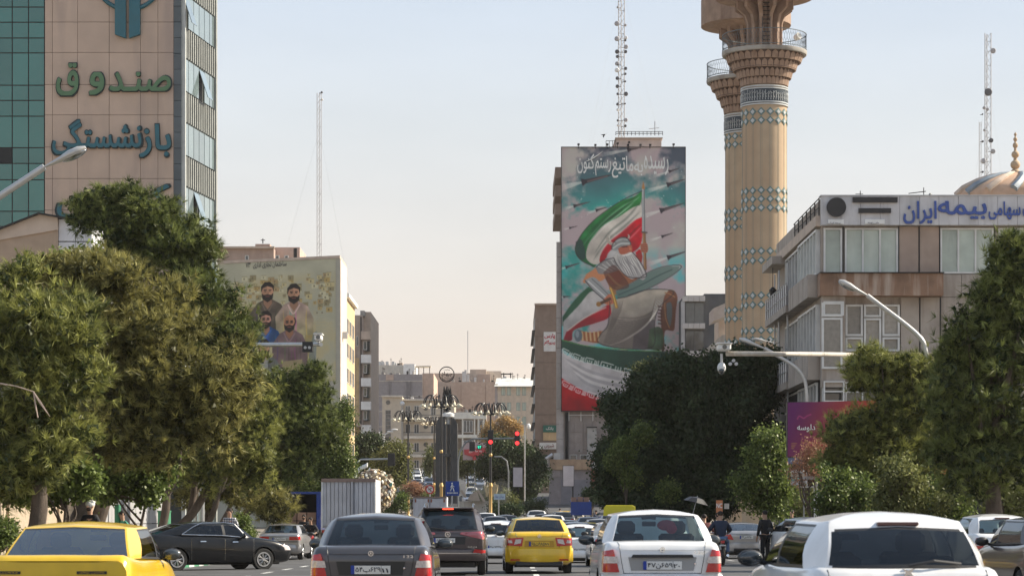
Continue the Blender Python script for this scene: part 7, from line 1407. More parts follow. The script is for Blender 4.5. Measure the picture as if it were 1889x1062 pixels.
OP = thing('orange_poster_wall', 'white and orange poster wall glimpsed through the right bushes', 'advertisement', (PX(1710, 88), 88, 0)); f = Face(OP, 88); f.b('panel', mat('poster_cream', (.5, .46, .42), .6), 1668, 1686, 800, 902, 0, .08); f.b('panel', mat('poster_orange', (.55, .12, .03), .5), 1686, 1700, 815, 872, 0, .08); f.b('panel', mat('poster_navy', (.03, .05, .16), .5), 1684, 1706, 874, 902, 0, .08); f.b('panel', _m['poster_orange'], 1722, 1755, 850, 893, 0, .08); f.b('panel', _m['poster_orange'], 1735, 1756, 798, 808, 0, .08); f.b('frame_post', dark_metal, 1666, 1668, 740, 905, -.1, .1)
lettering(OP, 'poster_letter', 'D', P(1690, 885, 87.9), .2, .3, white_paint, .01, .04, persian=False)
def pole_sign(name, label, Y, x, ybase, plates, m=grey_metal, r=.035):
    t = thing(name, label, 'sign', (PX(x, Y), Y, gz(PX(x, Y), Y))); top = min(p[2] for p in plates); MB().tube([(PX(x, Y), Y+.05, gz(PX(x, Y), Y)), (PX(x, Y), Y+.05, PZ(top, Y))], r, 8).build('post', m, t, 40); f = Face(t, Y)
    for p in plates: f.b('sign_plate', p[5], p[0], p[1], p[2], p[3], 0, p[4])
    return t, f
sb = mat('road_sign_blue', (.01, .055, .30), .45); 
t, f = pole_sign('crossing_sign', 'blue square pedestrian crossing sign with white walking figure, beside the monument foot', 120, 834, 960, [(822, 847, 887, 913.5, .02, sb)]); c = P(834.5, 899, 119.97); k = 120/F
def bar(q, pts, w_, y): 
    pts = [Vector((c.x+a_*k, y, c.z-b_*k)) for a_, b_ in pts]; q.tube(pts, w_*k, 5)
q = MB(); q.ball((c.x-.5*k, c.y, c.z+8*k), 1.5*k, .006, 1.6*k); bar(q, [(-.5, -6), (-.8, -1)], 1.5, c.y); bar(q, [(-.8, -1), (-3.5, 6)], .9, c.y); bar(q, [(-.5, -1), (2, 2), (3, 6.5)], .9, c.y); bar(q, [(-.5, -5), (3.5, -1.5)], .7, c.y); bar(q, [(-.5, -5), (-3.5, -1)], .7, c.y)
for i in range(8): q.box(c.x+(-9.5+i*2.5)*k, c.x+(-8+i*2.5)*k, c.y-.006, c.y+.004, c.z-11*k, c.z-8.2*k)
q.build('walking_figure', white_paint, t)
t, f = pole_sign('parking_sign', 'blue sign with white arrow figure on a post behind the man in black', 100, 1425, 975, [(1417, 1434, 906, 934, .02, sb)]); q = MB(); c = P(1425.5, 920, 99.97); k = 100/F; q.ball((c.x, c.y, c.z+9*k), 1.8*k, .006, 1.8*k); bar(q, [(0, -6), (0, 2)], 1.8, c.y); bar(q, [(-5, -4), (5, -6)], .8, c.y); bar(q, [(0, 2), (-4, 10)], 1., c.y); bar(q, [(0, 2), (4, 10)], 1., c.y); q.build('white_figure', white_paint, t)
t, f = pole_sign('board_sign', 'small red and orange board with NC letters above the right motorcyclist', 110, 1327, 975, [(1321, 1333, 922, 945, .03, mat('board_orange', (.55, .2, .08), .5)), (1336, 1345, 928, 938, .03, pole_c)]); lettering(t, 'sign_letters', 'NC', P(1327, 932, 109.95), .25, .2, white_paint, .01, .03, persian=False)
t = thing('prohibition_sign', 'round red rimmed no turning sign left of the blue crossing sign', 'sign', (PX(793, 150), 150, 0)); c = P(793, 902, 150); MB().tube([(c.x, 150.05, 0), (c.x, 150.05, c.z)], .03, 6).build('post', grey_metal, t); MB().lathe([(0, -.01), (.24, -.01), (.24, .01), (0, .01)], c, 24, 'y').build('sign_face', white_paint, t); MB().lathe([(.20, -.025), (.275, -.025), (.275, .012), (.20, .012), (.20, -.025)], c, 24, 'y').build('red_rim', mat('sign_rim_red', (.5, .04, .05), .5), t)
q = MB(); q.tube([c+Vector((-.14, -.02, .14)), c+Vector((.14, -.02, -.14))], .02, 5); q.build('slash', _m['sign_rim_red'], t); q = MB(); q.tube([c+Vector((.02, -.03, -.15)), c+Vector((.02, -.03, .02)), c+Vector((.1, -.03, .1))], .022, 5); q.tube([c+Vector((-.1, -.03, -.03)), c+Vector((.1, -.03, .08))], .02, 5); q.build('arrow', black_paint, t)
for x0, x1, y0, y1, Y, lab in ((946, 964.5, 861, 898, 205, 'blank pale vertical panel in front of the dark trees right of the signals'), (1038, 1059, 858, 897, 195, 'black framed blank pale panel before the podium storefront')):
    t = thing('blank_panel', lab, 'panel', (PX((x0+x1)/2, Y), Y, 0)); f = Face(t, Y); f.b('panel_face', mat('blank_lilac', (.50, .45, .46), .5), x0+.8, x1-.8, y0+.8, y1-.8, 0, .2); f.b('panel_frame', dark_metal, x0, x1, y0, y1, -.1, .15); f.b('post', dark_metal, x1-3.5 if x0 > 1000 else x0+9, x1-1 if x0 > 1000 else x0+11, y1, 945, -.1, .05)
t, f = pole_sign('street_name_sign', 'small pale blue street name sign right of the golden lamp base', 165, 920, 960, [(911, 932, 910, 921, .03, mat('name_sign_pale', (.45, .55, .62), .5))]); lettering(t, 'sign_lettering', 'میدان جهاد', P(921.5, 915.5, 164.95), .6, .2, plate_b, .01, .01)
t, f = pole_sign('direction_sign', 'pale green direction sign with black arrow above the box truck', 150, 640, 960, [(622, 652, 865, 884, .04, mat('sign_pale_green', (.42, .48, .40), .5))]); c = P(643, 880, 149.93); k = 150/F; q = MB(); q.prism([(c.x-3*k, c.z-3*k), (c.x, c.z+3*k), (c.x+3*k, c.z-3*k)], 149.9, 149.95); q.build('arrow', ink, t); lettering(t, 'sign_lettering', 'خیابان', P(634, 873, 149.95), .5, .2, ink, .01, .01)
# ---- signals
redlit = mat('signal_red_lit', (1, .03, .03), .4, emit=1.6); grnlit = mat('signal_green_lit', (.02, .8, .45), .4, emit=.9)
def signal(par, x, y, Y, h=3, lit=(0,), w_=.16, colr=redlit):
    c = P(x, y, Y); hh = .34*h/2; b_ = MB().box(c.x-w_*1.25, c.x+w_*1.25, Y-.1, Y+.12, c.z-hh, c.z+hh).build('signal_box', black_paint, par, 0, .02)
    for i in range(h):
        zc = c.z+hh-.17-.34*i; MB().lathe([(0, -.125), (w_*.9, -.12), (w_*.9, -.1), (0, -.1)], (c.x, Y, zc), 14, 'y').build('signal_lens', colr if i in lit else black_paint, b_)
G3 = thing('signal_gantry', 'curved steel arm carrying red traffic signals before the autumn tree', 'traffic light', (PX(842, 178), 178, 0)); q = MB(); q.tube([(PX(845, 178), 178, 0), P(845, 850, 178), P(849, 832, 178), P(859, 816, 178), P(872, 809, 178), P(962, 808, 178)], .065, 8); q.build('arm', mat('dull_steel', (.22, .23, .23), .5, .5), G3, 40)
signal(G3, 905, 806, 177.8, 3, (2,)); signal(G3, 954, 808, 177.8, 3, (0, 2)); signal(G3, 871, 823, 177.8, 2, ()); 
c = P(884.5, 824.5, 177.8); MB().box(c.x-.16, c.x+.16, 177.7, 177.9, c.z-.16, c.z+.16).build('countdown_box', black_paint, G3); lettering(G3, 'countdown_digits', '97', (c.x, 177.68, c.z), .24, .2, grnlit, .01, .02, persian=False)
G4 = thing('signal_gantry', 'thin signal arm over the street left of the monument', 'traffic light', (PX(643, 200), 200, 0)); q = MB(); q.tube([(PX(640, 200), 200, 0), P(640, 880, 200), P(652, 858, 200), P(666, 847, 200), P(724, 846, 200)], .07, 8); q.build('arm', grey_metal, G4, 40); signal(G4, 720, 847, 199.8, 3, ()); signal(G4, 724, 847, 199.6, 3, ())
G5 = thing('signal_gantry', 'thin curved arm in front of the dark evergreens, right of centre', 'traffic light', (PX(938, 230), 230, 0)); q = MB(); q.tube([(PX(938, 230), 230, 0), P(938, 870, 230), P(935, 850, 230), P(925, 842, 230), P(912, 842, 230)], .07, 8); q.build('arm', mat('dull_steel', (.22, .23, .23), .5, .5), G5, 40)
G6 = thing('arched_pole', 'thick white arched pole behind the box truck', 'pole', (PX(650, 155), 155, 0)); q = MB(); q.tube([(PX(648, 155), 155, 0)]+[P(x, y, 155) for x, y in ((649, 895), (652, 882), (658, 870), (667, 862), (677, 858))], .12, 10); q.build('pole', white_paint, G6, 40); MB().tube([P(677, 860, 155), P(677, 853, 155)], .05, 6).build('fitting', white_paint, G6)
for x, Y, lab in ((708, 330, 'white double armed street lamp before the grey block'), (742, 300, 'tall pale slender pole left of the monument')):
    t = thing('street_lamp', lab, 'street lamp', (PX(x, Y), Y, gz(0, Y))); q = MB(); 
    if x == 708:
        q.tube([(PX(x, Y), Y, gz(0, Y)), P(x, 800, Y)], .1, 6); q.build('pole', white_paint, t); q = MB()
        for dx, dy in ((-20, -8), (20, -8), (-14, -2), (12, -4)): q.tube([P(x, 802, Y), P(x+dx*.5, 800+dy*.4, Y), P(x+dx, 800+dy, Y)], .07, 5); q.ball(P(x+dx, 800+dy, Y), .45, .2, .14)
        q.build('lamp_arm', white_paint, t)
    else: q.tube([(PX(x, Y), Y, gz(0, Y)), P(x, 745, Y)], .13, 8); q.build('pole', pole_c, t, 40); MB().ball(P(x, 744, Y), .3, .3, .3).build('lamp', white_paint, t, 40)
t = thing('camera_pole', 'slim pole with white dome cameras left of the brown corner block', 'camera pole', (PX(968, 250), 250, 0)); q = MB(); q.tube([(PX(968, 250), 250, 0), P(968, 783, 250), P(973, 783, 250)], .07, 6); q.build('pole', grey_metal, t); MB().ball(P(975, 786, 250), .22, .22, .3).build('dome_camera', white_paint, t, 40)
RB = thing('red_banner_board', 'red and white lettered banner board beyond the signals', 'banner', (PX(876, 290), 290, 2)); f = Face(RB, 290); f.b('board', mat('banner_pink', (.45, .36, .38), .6), 854, 899, 816, 848, 0, .2); q = MB(); q.prism([(PX(x, 290), PZ(y, 290)) for x, y in ((856, 829), (896, 825), (898, 838), (880, 841), (878, 848), (872, 848), (872, 842), (857, 838))], 289.6, 289.75); q.build('red_shape', mat('banner_red', (.5, .06, .07), .6), RB); lettering(RB, 'banner_lettering', 'به ما تیغ', P(877, 832, 289.55), 1.5, .35, white_paint, .01, .02); f.b('post', grey_metal, 875, 877, 848, 925, -.1, .1)
# ---- monument
MN = thing('emblem_monument', 'dark stone pylons topped by metal wheat ears and a round calligraphic emblem', 'monument', (PX(824, 215), 215, .2)); dst = mat('dark_granite', (.06, .058, .056), .55, var=.25, dirt_sheen=(.09, .08, .08)); Ym = 215
for nm, pl, m, y0, y1 in (('pylon', ((803, 940), (804, 782), (808, 774), (813, 770), (821, 768), (821, 940)), dst, 214.4, 216), ('pylon', ((832, 940), (832, 770), (838, 771), (844, 781), (845, 940)), dst, 214.4, 216), ('pylon', ((824.5, 940), (824.5, 782), (829, 782), (829, 940)), dst, 214.8, 216), ('white_fin', ((821.3, 940), (821.3, 782), (823.6, 782), (823.6, 940)), mat('fin_stone', (.5, .48, .45), .7), 215, 215.6), ('white_fin', ((829.6, 940), (829.6, 782), (831.4, 782), (831.4, 940)), _m['fin_stone'] if 'fin_stone' in _m else None, 215, 215.6)):
    MB().prism([(PX(x, Ym), PZ(y, Ym)) for x, y in pl], y0, y1).build(nm, m or _m['fin_stone'], MN)
f = Face(MN, Ym); f.b('cross_band', dst, 820.8, 832.2, 837, 842, .3, .75)
MB().lathe([(.0, PZ(783, Ym)), (.18, PZ(783, Ym)), (.2, PZ(773, Ym)), (.5, PZ(768, Ym)), (.52, PZ(763, Ym)), (.2, PZ(760, Ym)), (0, PZ(757, Ym))], (PX(827, Ym), Ym, 0), 20).build('capital', white_paint, MN, 30)
q = MB(); q.lathe([(.08, PZ(760, Ym)), (.35, PZ(758, Ym)), (.05, PZ(750, Ym)), (.05, PZ(712, Ym))], (PX(825, Ym), Ym, 0), 10)
for row in range(7):
    for a_ in np.linspace(0, 2*math.pi, 9, endpoint=False):
        z0 = PZ(757-row*5.2, Ym); r0 = .1; r1 = .48-.028*row; q.tube([(PX(825, Ym)+r0*math.cos(a_+row), Ym+r0*math.sin(a_+row), z0), (PX(825, Ym)+r1*math.cos(a_+row), Ym+r1*math.sin(a_+row), z0+.30), (PX(825, Ym)+r1*.95*math.cos(a_+row), Ym+r1*.95*math.sin(a_+row), z0+.65)], [.06, .055, .01], 5)
q.build('wheat_ears', dark_metal, MN, 30); cc = P(824, 690, Ym); q = MB(); q.tube([(cc.x+.64*math.cos(a_), Ym, cc.z+.64*math.sin(a_)) for a_ in np.linspace(0, 2*math.pi, 32)], .045, 6, False); q.tube([(cc.x+.54*math.cos(a_), Ym, cc.z+.54*math.sin(a_)) for a_ in np.linspace(R(200), R(340), 14)], .025, 5, False); q.build('emblem_ring', dark_metal, MN, 40)
lettering(MN, 'emblem_lettering', 'جهاد', (cc.x, Ym, cc.z+.02), .98, .46, dark_metal, .05, .02); lettering(MN, 'emblem_lettering', 'سازندگی', (cc.x, Ym, cc.z-.33), .62, .26, dark_metal, .05, .01); lettering(MN, 'emblem_lettering', 'وزارت', (cc.x, Ym, cc.z+.40), .5, .2, dark_metal, .05, .01)
# ---- fancy lamp posts
shade_m = mat('shade_cream', (.62, .56, .42), .4)
def fancy(label, x, yh, ybase, Y, rp):
    X = PX(x, Y); zh = PZ(yh, Y); t = thing('cluster_lamp', label, 'street lamp', (X, Y, gz(0, Y)), 0, 'many armed lamps round the square'); r1 = rp*Y/F; zb_ = gz(0, Y); zg = PZ(890, Y)
    MB().tube([(X, Y, zg), (X, Y, (zg+zh)/2), (X, Y, zh)], [.10, .085, .06], 10).build('pole', black_paint, t, 40)
    MB().lathe([(.30, zb_), (.32, zb_+.3), (.17, zb_+.45), (.14, zb_+1.1), (.20, zb_+1.2), (.12, zb_+1.35), (.11, zg-.35), (.17, zg-.25), (.10, zg), (0, zg+.03)], (X, Y, 0), 16).build('gold_base', gold, t, 40); MB().ball((X, Y, (zg+zh)/2-.5), .13, .13, .16).build('gold_knob', gold, t, 40)
    q = MB(); q.tube([(X+r1*.42*math.cos(a_), Y+r1*.42*math.sin(a_), zh) for a_ in np.linspace(0, 2*math.pi, 20)], .045, 5, False); q.tube([(X-r1*.45, Y, zh-.04), (X+r1*.45, Y, zh-.04)], .05, 6); q.tube([(X, Y-r1*.45, zh-.04), (X, Y+r1*.45, zh-.04)], .05, 6); q.lathe([(0, -.15), (.16, -.05), (.12, .2), (0, .5)], (X, Y, zh), 8); q.build('hub', black_paint, t, 40)
    for k in range(14):
        a_ = 2*math.pi*k/14+.1; ca, sa = math.cos(a_), math.sin(a_); pt2 = lambda rr_, z_: (X+rr_*ca, Y+rr_*sa, zh+z_); A_ = MB(); A_.tube([Vector(p) for p in smooth_pts([pt2(r1*.35, 0), pt2(r1*.42, r1*.42), pt2(r1*.62, r1*.62), pt2(r1*.85, r1*.45), pt2(r1*.97, r1*.14)], 3)], .034, 5); ar = A_.build('lamp_arm', black_paint, t, 40)
        s_ = MB(Matrix.Translation(Vector(pt2(r1*.97, r1*.16))) @ Matrix.Rotation(a_, 4, 'Z') @ Matrix.Rotation(R(-28), 4, 'Y')); s_.lathe([(.03, .02), (.06, -.04), (.10, -.16), (.17, -.27), (.16, -.28), (0, -.20)], (0, 0, 0), 10); s_.build('lamp_shade', shade_m, ar, 50)
    return t
fancy('largest many armed black lamp standing directly before the monument', 814, 750, 935, 186, 35); fancy('many armed black lamp right of the monument, golden base clear of bushes', 905, 763, 940, 184, 32); fancy('many armed black lamp left of the monument', 753, 775, 900, 225, 28); fancy('smallest many armed lamp half hidden left behind the dark pylon', 801, 782, 900, 262, 22)
# ---- mosaic ball
MO = thing('mosaic_ball', 'big ball sculpture covered in cream gold and teal petals behind the box truck', 'sculpture', (PX(690, 160), 160, .1)); c = P(689, 905, 160); rB = 41*160/F; MB().ball(c, rB*.93, rB*.93, rB*.93, 24, 16).build('core', mat('ball_core', (.16, .12, .08), .8), MO, 60); cols_ = [mat('petal_cream', (.6, .52, .38), .4), mat('petal_gold', (.42, .30, .14), .4), mat('petal_white', (.68, .66, .6), .4), mat('petal_teal', (.06, .24, .22), .4), mat('petal_brown', (.2, .13, .09), .5)]
chips = [MB() for _ in cols_]; rg = random.Random(3)
for k in range(420):
    z_ = 1-2*(k+.5)/420; a_ = k*2.39996; s_ = math.sqrt(1-z_*z_); n_ = Vector((s_*math.cos(a_), s_*math.sin(a_), z_)); n2 = (n_+Vector([rg.gauss(0, .45) for _ in range(3)])).normalized(); u_ = n2.cross(Vector((0, 0, 1))).normalized(); v_ = n2.cross(u_); p = c+n_*rB*(.94+.05*rg.random()); w_ = rg.uniform(.09, .17)
    ang = [0, 1.1, 2.0, 3.1, 4.2, 5.2]; chips[rg.choices(range(5), (5, 3, 3, .6, 2))[0]].add([p+n2*.03]+[p+(u_*math.cos(b_)+v_*math.sin(b_))*w_*rg.uniform(.7, 1.2) for b_ in ang], [(0, 1+i, 1+(i+1) % 6) for i in range(6)])
for q, m in zip(chips, cols_): q.build('petals', m, MO, kind='stuff')
MB().cyl((c.x, c.y, 0), .5, max(.2, c.z-rB), 12).build('plinth', concrete, MO)
# ---- fountain basin with tilted slabs
FO = thing('fountain', 'low fountain basin with tilted stone slabs in the square', 'fountain', (PX(872, 196), 196, 0)); f = Face(FO, 196); f.b('basin_wall', pole_c, 845, 905, 924, 945, 0, .4); f.b('basin_wall', pole_c, 800, 845, 928, 945, -2, -1.6)
for pl in (((862, 922), (868, 912), (880, 905), (886, 924)), ((849, 905), (853, 903), (862, 916), (858, 918)), ((880, 904), (883, 902), (896, 924), (892, 926))): MB().prism([(PX(x, 196), PZ(y, 196)) for x, y in pl], 195, 195.5).build('tilted_slab', mat('slab_tan', (.42, .34, .27), .7), FO)
f.b('info_box', mat('info_cream', (.55, .5, .44), .6), 849, 859, 892, 912, 0, .1); f.b('info_post', grey_metal, 853, 855, 912, 930, 0, .05)
mist = bpy.data.materials.new('fountain_mist'); mist.use_nodes = True; N = mist.node_tree.nodes; N.remove(N['Principled BSDF']); pv = N.new('ShaderNodeVolumePrincipled'); pv.inputs['Density'].default_value = .09; mist.node_tree.links.new(pv.outputs[0], N['Material Output'].inputs['Volume'])
for x, lab in ((888, 'white water mist rising from the basin left of the golden lamp base'), (925, 'thin water mist right of the golden lamp base')):
    q = MB(); q.lathe([(0, PZ(935, 198)), (.5, PZ(935, 198)), (.9, PZ(905, 198)), (.5, PZ(888, 198)), (0, PZ(880, 198))], (PX(x, 198), 198, 0), 12); o = q.build('fountain_spray', mist, None, 60); tag(o, lab, 'fountain spray')
q = MB(); 
for k in range(26): a_ = random.uniform(-.6, .6); b_ = P(905+random.uniform(-9, 12), 915, 186); q.tube([b_, b_+Vector((a_*.3, 0, .45)), b_+Vector((a_*.5, 0, .8+.3*random.random()))], [.02, .05, .01], 4)
o = q.build('pampas_grass', mat('pampas', (.55, .45, .28), .9)); tag(o, 'pale feathery plumes round the golden lamp base', 'grass')
# ---- bird
q = MB(); c = P(1114, 249, 250); q.ball(c, .16, .08, .07, 8, 6); q.add([c+Vector((-.05, 0, .03)), c+Vector((.1, 0, .04)), c+Vector((.34, .12, .10)), c+Vector((.02, .02, .08))], [(0, 1, 2, 3)]); q.add([c+Vector((-.05, 0, .02)), c+Vector((.08, 0, .0)), c+Vector((-.02, -.1, -.30)), c+Vector((-.12, -.02, -.2))], [(0, 1, 2, 3)]); q.tube([c+Vector((-.12, 0, 0)), c+Vector((-.3, 0, .03))], [.05, .01], 5); o = q.build('bird', black_paint); tag(o, 'small dark bird flying left of the billboard penthouse', 'bird')
# ================================================================ PEOPLE
skin_t = mat('skin', (.42, .25, .17), .6, var=.06); hair_m = mat('hair_dark', (.02, .015, .012), .8)
def skinmesh(name, V, E, Rd, root, m, par, sub=1):
    me = bpy.data.meshes.new(name); me.from_pydata(V, E, []); o = bpy.data.objects.new(name, me); COL.objects.link(o); md = o.modifiers.new('s', 'SKIN'); lay = me.skin_vertices[0].data
    for i, r_ in enumerate(Rd): lay[i].radius = r_ if isinstance(r_, tuple) else (r_, r_); lay[i].use_root = (i == root)
    md.use_smooth_shade = True; s2_ = o.modifiers.new('u', 'SUBSURF'); s2_.levels = sub; s2_.render_levels = sub
    bpy.context.view_layer.update(); me2 = bpy.data.meshes.new_from_object(o.evaluated_get(bpy.context.evaluated_depsgraph_get())); bpy.data.objects.remove(o)
    me2.name = name; smooth(me2, 80); return link(name, me2, m, par)
POSE = {'stand': dict(pel=(0, 0, .95), che=(0, .02, 1.27), nek=(0, .02, 1.50), hed=(0, .04, 1.62), elb=((-.27, -.02, 1.15), (.27, -.02, 1.15)), wri=((-.27, .08, .90), (.27, .08, .90)), kne=((-.10, .03, .52), (.11, .04, .52)), ank=((-.10, 0, .09), (.13, -.02, .09))),
        'walk': dict(pel=(0, 0, .93), che=(0, .04, 1.25), nek=(0, .06, 1.48), hed=(0, .09, 1.60), elb=((-.26, -.12, 1.17), (.26, .1, 1.17)), wri=((-.25, -.05, .94), (.24, .25, 1.0)), kne=((-.09, .2, .53), (.09, -.02, .50)), ank=((-.09, .22, .10), (.09, -.32, .16))),
        'fold': dict(pel=(0, 0, .95), che=(0, .02, 1.27), nek=(0, .02, 1.50), hed=(0, .05, 1.62), elb=((-.28, .0, 1.13), (.28, .0, 1.13)), wri=((-.10, .24, 1.13), (.12, .24, 1.10)), kne=((-.10, .03, .52), (.11, .02, .52)), ank=((-.10, 0, .09), (.12, 0, .09))),
        'ride': dict(pel=(0, 0, .84), che=(0, .12, 1.16), nek=(0, .20, 1.38), hed=(0, .25, 1.50), elb=((-.33, .22, 1.08), (.33, .22, 1.08)), wri=((-.33, .50, 1.02), (.33, .50, 1.02)), kne=((-.24, .38, .72), (.24, .38, .72)), ank=((-.22, .12, .34), (.22, .12, .34)))}
def cloth(name, col, **k): return mat(name, col, .85, var=.12, scale=6, bump=.2, **k)
def person(label, loc, rz, pose, top, leg, sc=1., hair=True, helmet=None, group=None, beard=False):
    p = POSE[pose]; t = thing('person', label, 'person', loc, rz, group); t.scale = (sc, sc, sc); Wm = WM[t]; WM[t] = Matrix.Identity(4)
    pel, che, nek, hed = [Vector(p[k_]) for k_ in ('pel', 'che', 'nek', 'hed')]; V = [pel, che, nek, hed, hed+Vector((0, .0, .10))]; E = [(0, 1), (1, 2), (2, 3), (3, 4)]; Rd = [(.13, .10), (.155, .10), .055, (.078, .092), (.066, .08)]
    cV = [pel+Vector((0, 0, -.05)), pel+(che-pel)*.5, che, nek+Vector((0, 0, -.04))]; cE = [(0, 1), (1, 2), (2, 3)]; cR = [(.165, .125), (.165, .12), (.185, .13), (.085, .08)]; tV = [pel+Vector((0, 0, .03))]; tE = []; tR = [(.155, .12)]; shoes = MB()
    for i, sx in enumerate((-1, 1)):
        sh = che.lerp(nek, .62)+Vector((sx*.175, 0, 0)); el = Vector(p['elb'][i]); wr = Vector(p['wri'][i]); d_ = (wr-el).normalized(); k0 = len(V); pm = wr+d_*.07
        V += [sh, el, wr, pm]; E += [(1, k0), (k0, k0+1), (k0+1, k0+2), (k0+2, k0+3)]; Rd += [.062, .042, .027, (.038, .018)]
        sd = Vector((0, 1, 0)) if abs(d_.y) < .6 else Vector((1, 0, 0)); nrm = d_.cross(sd)
        for fi in range(5):
            f0 = len(V); off = (-1.5+fi)*.019 if fi < 4 else 0
            if fi < 4: l_ = (.034, .04, .037, .028)[fi]; V += [pm+d_*.03+sd*off, pm+d_*(.03+l_)+sd*off*1.1+nrm*.006, pm+d_*(.03+l_*1.8)+sd*off*1.1+nrm*.022]; E += [(k0+3, f0), (f0, f0+1), (f0+1, f0+2)]
            else: V += [wr+d_*.03+sd*.035, wr+d_*.06+sd*.055, wr+d_*.085+sd*.06]; E += [(k0+2, f0), (f0, f0+1), (f0+1, f0+2)]
            Rd += [.009, .008, .006]
        c0 = len(cV); cV += [sh, el, wr-d_*.03]; cE += [(2, c0), (c0, c0+1), (c0+1, c0+2)]; cR += [.085, .062, .045]
        hp = pel+Vector((sx*.09, 0, -.04)); kn = Vector(p['kne'][i]); an = Vector(p['ank'][i]); k0 = len(V); V += [hp, kn, an]; E += [(0, k0), (k0, k0+1), (k0+1, k0+2)]; Rd += [.085, .055, .038]
        c0 = len(tV); tV += [hp, hp.lerp(kn, .5), kn, an+Vector((0, 0, .02))]; tE += [(0, c0), (c0, c0+1), (c0+1, c0+2), (c0+2, c0+3)]; tR += [.10, .09, .075, .062]; shoes.ball((an.x, an.y+.06, an.z-.035), .048, .14, .055, 10, 6)
    skinmesh('body', V, E, Rd, 0, skin_t, t); skinmesh('jacket', cV, cE, cR, 0, top, t); skinmesh('trousers', tV, tE, tR, 0, leg, t); shoes.build('shoes', black_paint, t, 60)
    hc = hed+Vector((0, .0, .05)); q = MB(); q.tube([hc+Vector((0, .085, .03)), hc+Vector((0, .112, -.01))], [.012, .018], 6); q.ball(hc+Vector((-.085, 0, 0)), .015, .025, .035, 8, 6); q.ball(hc+Vector((.085, 0, 0)), .015, .025, .035, 8, 6); q.build('nose_and_ears', skin_t, t, 60)
    q = MB(); [q.ball(hc+Vector((sx*.032, .084, .018)), .012, .008, .007, 6, 4) for sx in (-1, 1)]; [q.tube([hc+Vector((sx*.015, .09, .042)), hc+Vector((sx*.05, .08, .044))], .006, 4) for sx in (-1, 1)]; q.build('eyes_and_brows', hair_m, t); MB().tube([hc+Vector((-.025, .088, -.055)), hc+Vector((.025, .088, -.055))], .007, 5).build('mouth', mat('lips', (.3, .13, .1), .6), t)
    if beard: MB().ball(hc+Vector((0, .045, -.06)), .07, .05, .05, 10, 8).build('beard', hair_m, t, 60)
    if helmet: 
        MB().ball(hc+Vector((0, -.03, .065)), .115, .13, .095, 16, 10).build('helmet', helmet, t, 60)
    elif hair: MB().ball(hc+Vector((0, -.022, .035)), .088, .095, .085, 14, 10).build('hair', hair_m, t, 60)
    WM[t] = Wm; return t
blk = cloth('cloth_black', (.012, .012, .015)); nav = cloth('cloth_navy', (.02, .03, .06)); jean = cloth('cloth_jeans', (.10, .16, .28)); gryc = cloth('cloth_grey', (.12, .12, .13)); grc = cloth('cloth_green', (.05, .3, .2)); mar = cloth('cloth_maroon', (.12, .03, .03))
plaid = bpy.data.materials.new('cloth_plaid'); plaid.use_nodes = True; N = plaid.node_tree.nodes; L = plaid.node_tree.links; tcq = N.new('ShaderNodeTexCoord'); acc = None
for dr in ('X', 'Z'):
    wv = N.new('ShaderNodeTexWave'); wv.bands_direction = dr; wv.inputs['Scale'].default_value = 4.0; L.new(tcq.outputs['Object'], wv.inputs[0]); 
    if acc is None: acc = wv.outputs[1]
    else:
        mm = N.new('ShaderNodeMath'); mm.operation = 'ADD'; L.new(acc, mm.inputs[0]); L.new(wv.outputs[1], mm.inputs[1]); acc = mm.outputs[0]
crp = N.new('ShaderNodeValToRGB'); crp.color_ramp.elements[0].position = .35; crp.color_ramp.elements[0].color = (.03, .035, .06, 1); crp.color_ramp.elements[1].position = .8; crp.color_ramp.elements[1].color = (.5, .5, .52, 1); hm = N.new('ShaderNodeMath'); hm.operation = 'MULTIPLY'; hm.inputs[1].default_value = .5; L.new(acc, hm.inputs[0]); L.new(hm.outputs[0], crp.inputs[0]); L.new(crp.outputs[0], N['Principled BSDF'].inputs['Base Color'])
def gp_(x, Y, dz=0): X = PX(x, Y); return (X, Y, gz(X, Y)+dz)
person('man in checked shirt with folded arms standing behind the black saloon bonnet', gp_(424, 84, .13), R(175), 'fold', plaid, gryc, 1.0)
person('officer in white helmet seen above the yellow taxi roof', gp_(167, 62, .10), R(160), 'stand', blk, nav, 1.0, helmet=white_paint, beard=True)
person('man with green top bending beside the green striped post', gp_(230, 72, .02), R(120), 'walk', grc, gryc, .98)
person('man dressed in black standing on the road beside the silver saloon', gp_(1412, 80, 0), R(30), 'stand', blk, blk, .98)
person('pedestrian in dark jacket right of the man in black', gp_(1461, 98, .13), R(150), 'stand', nav, blk, 1.0)
person('child like figure in grey far right of the square near the blank panels', gp_(1215, 130, .1), R(10), 'walk', gryc, jean, 1.0)
for i, (x, Y, tp, lab) in enumerate(((1033, 215, blk, 'walker at the podium storefront left of the blue pickup'), (1100, 175, nav, 'man in navy standing right of the blue pickup'), (985, 215, mar, 'walker in maroon by the clipped hedge'), (1445, 104, gryc, 'walker in grey partly hidden by the sapling leaves'), (772, 262, jean, 'walker crossing the street below the reddish shrubs'))): person(lab, gp_(x, Y, .1), R(40*i), ('walk', 'stand')[i % 2], tp, (blk, gryc)[i % 2], 1.0)
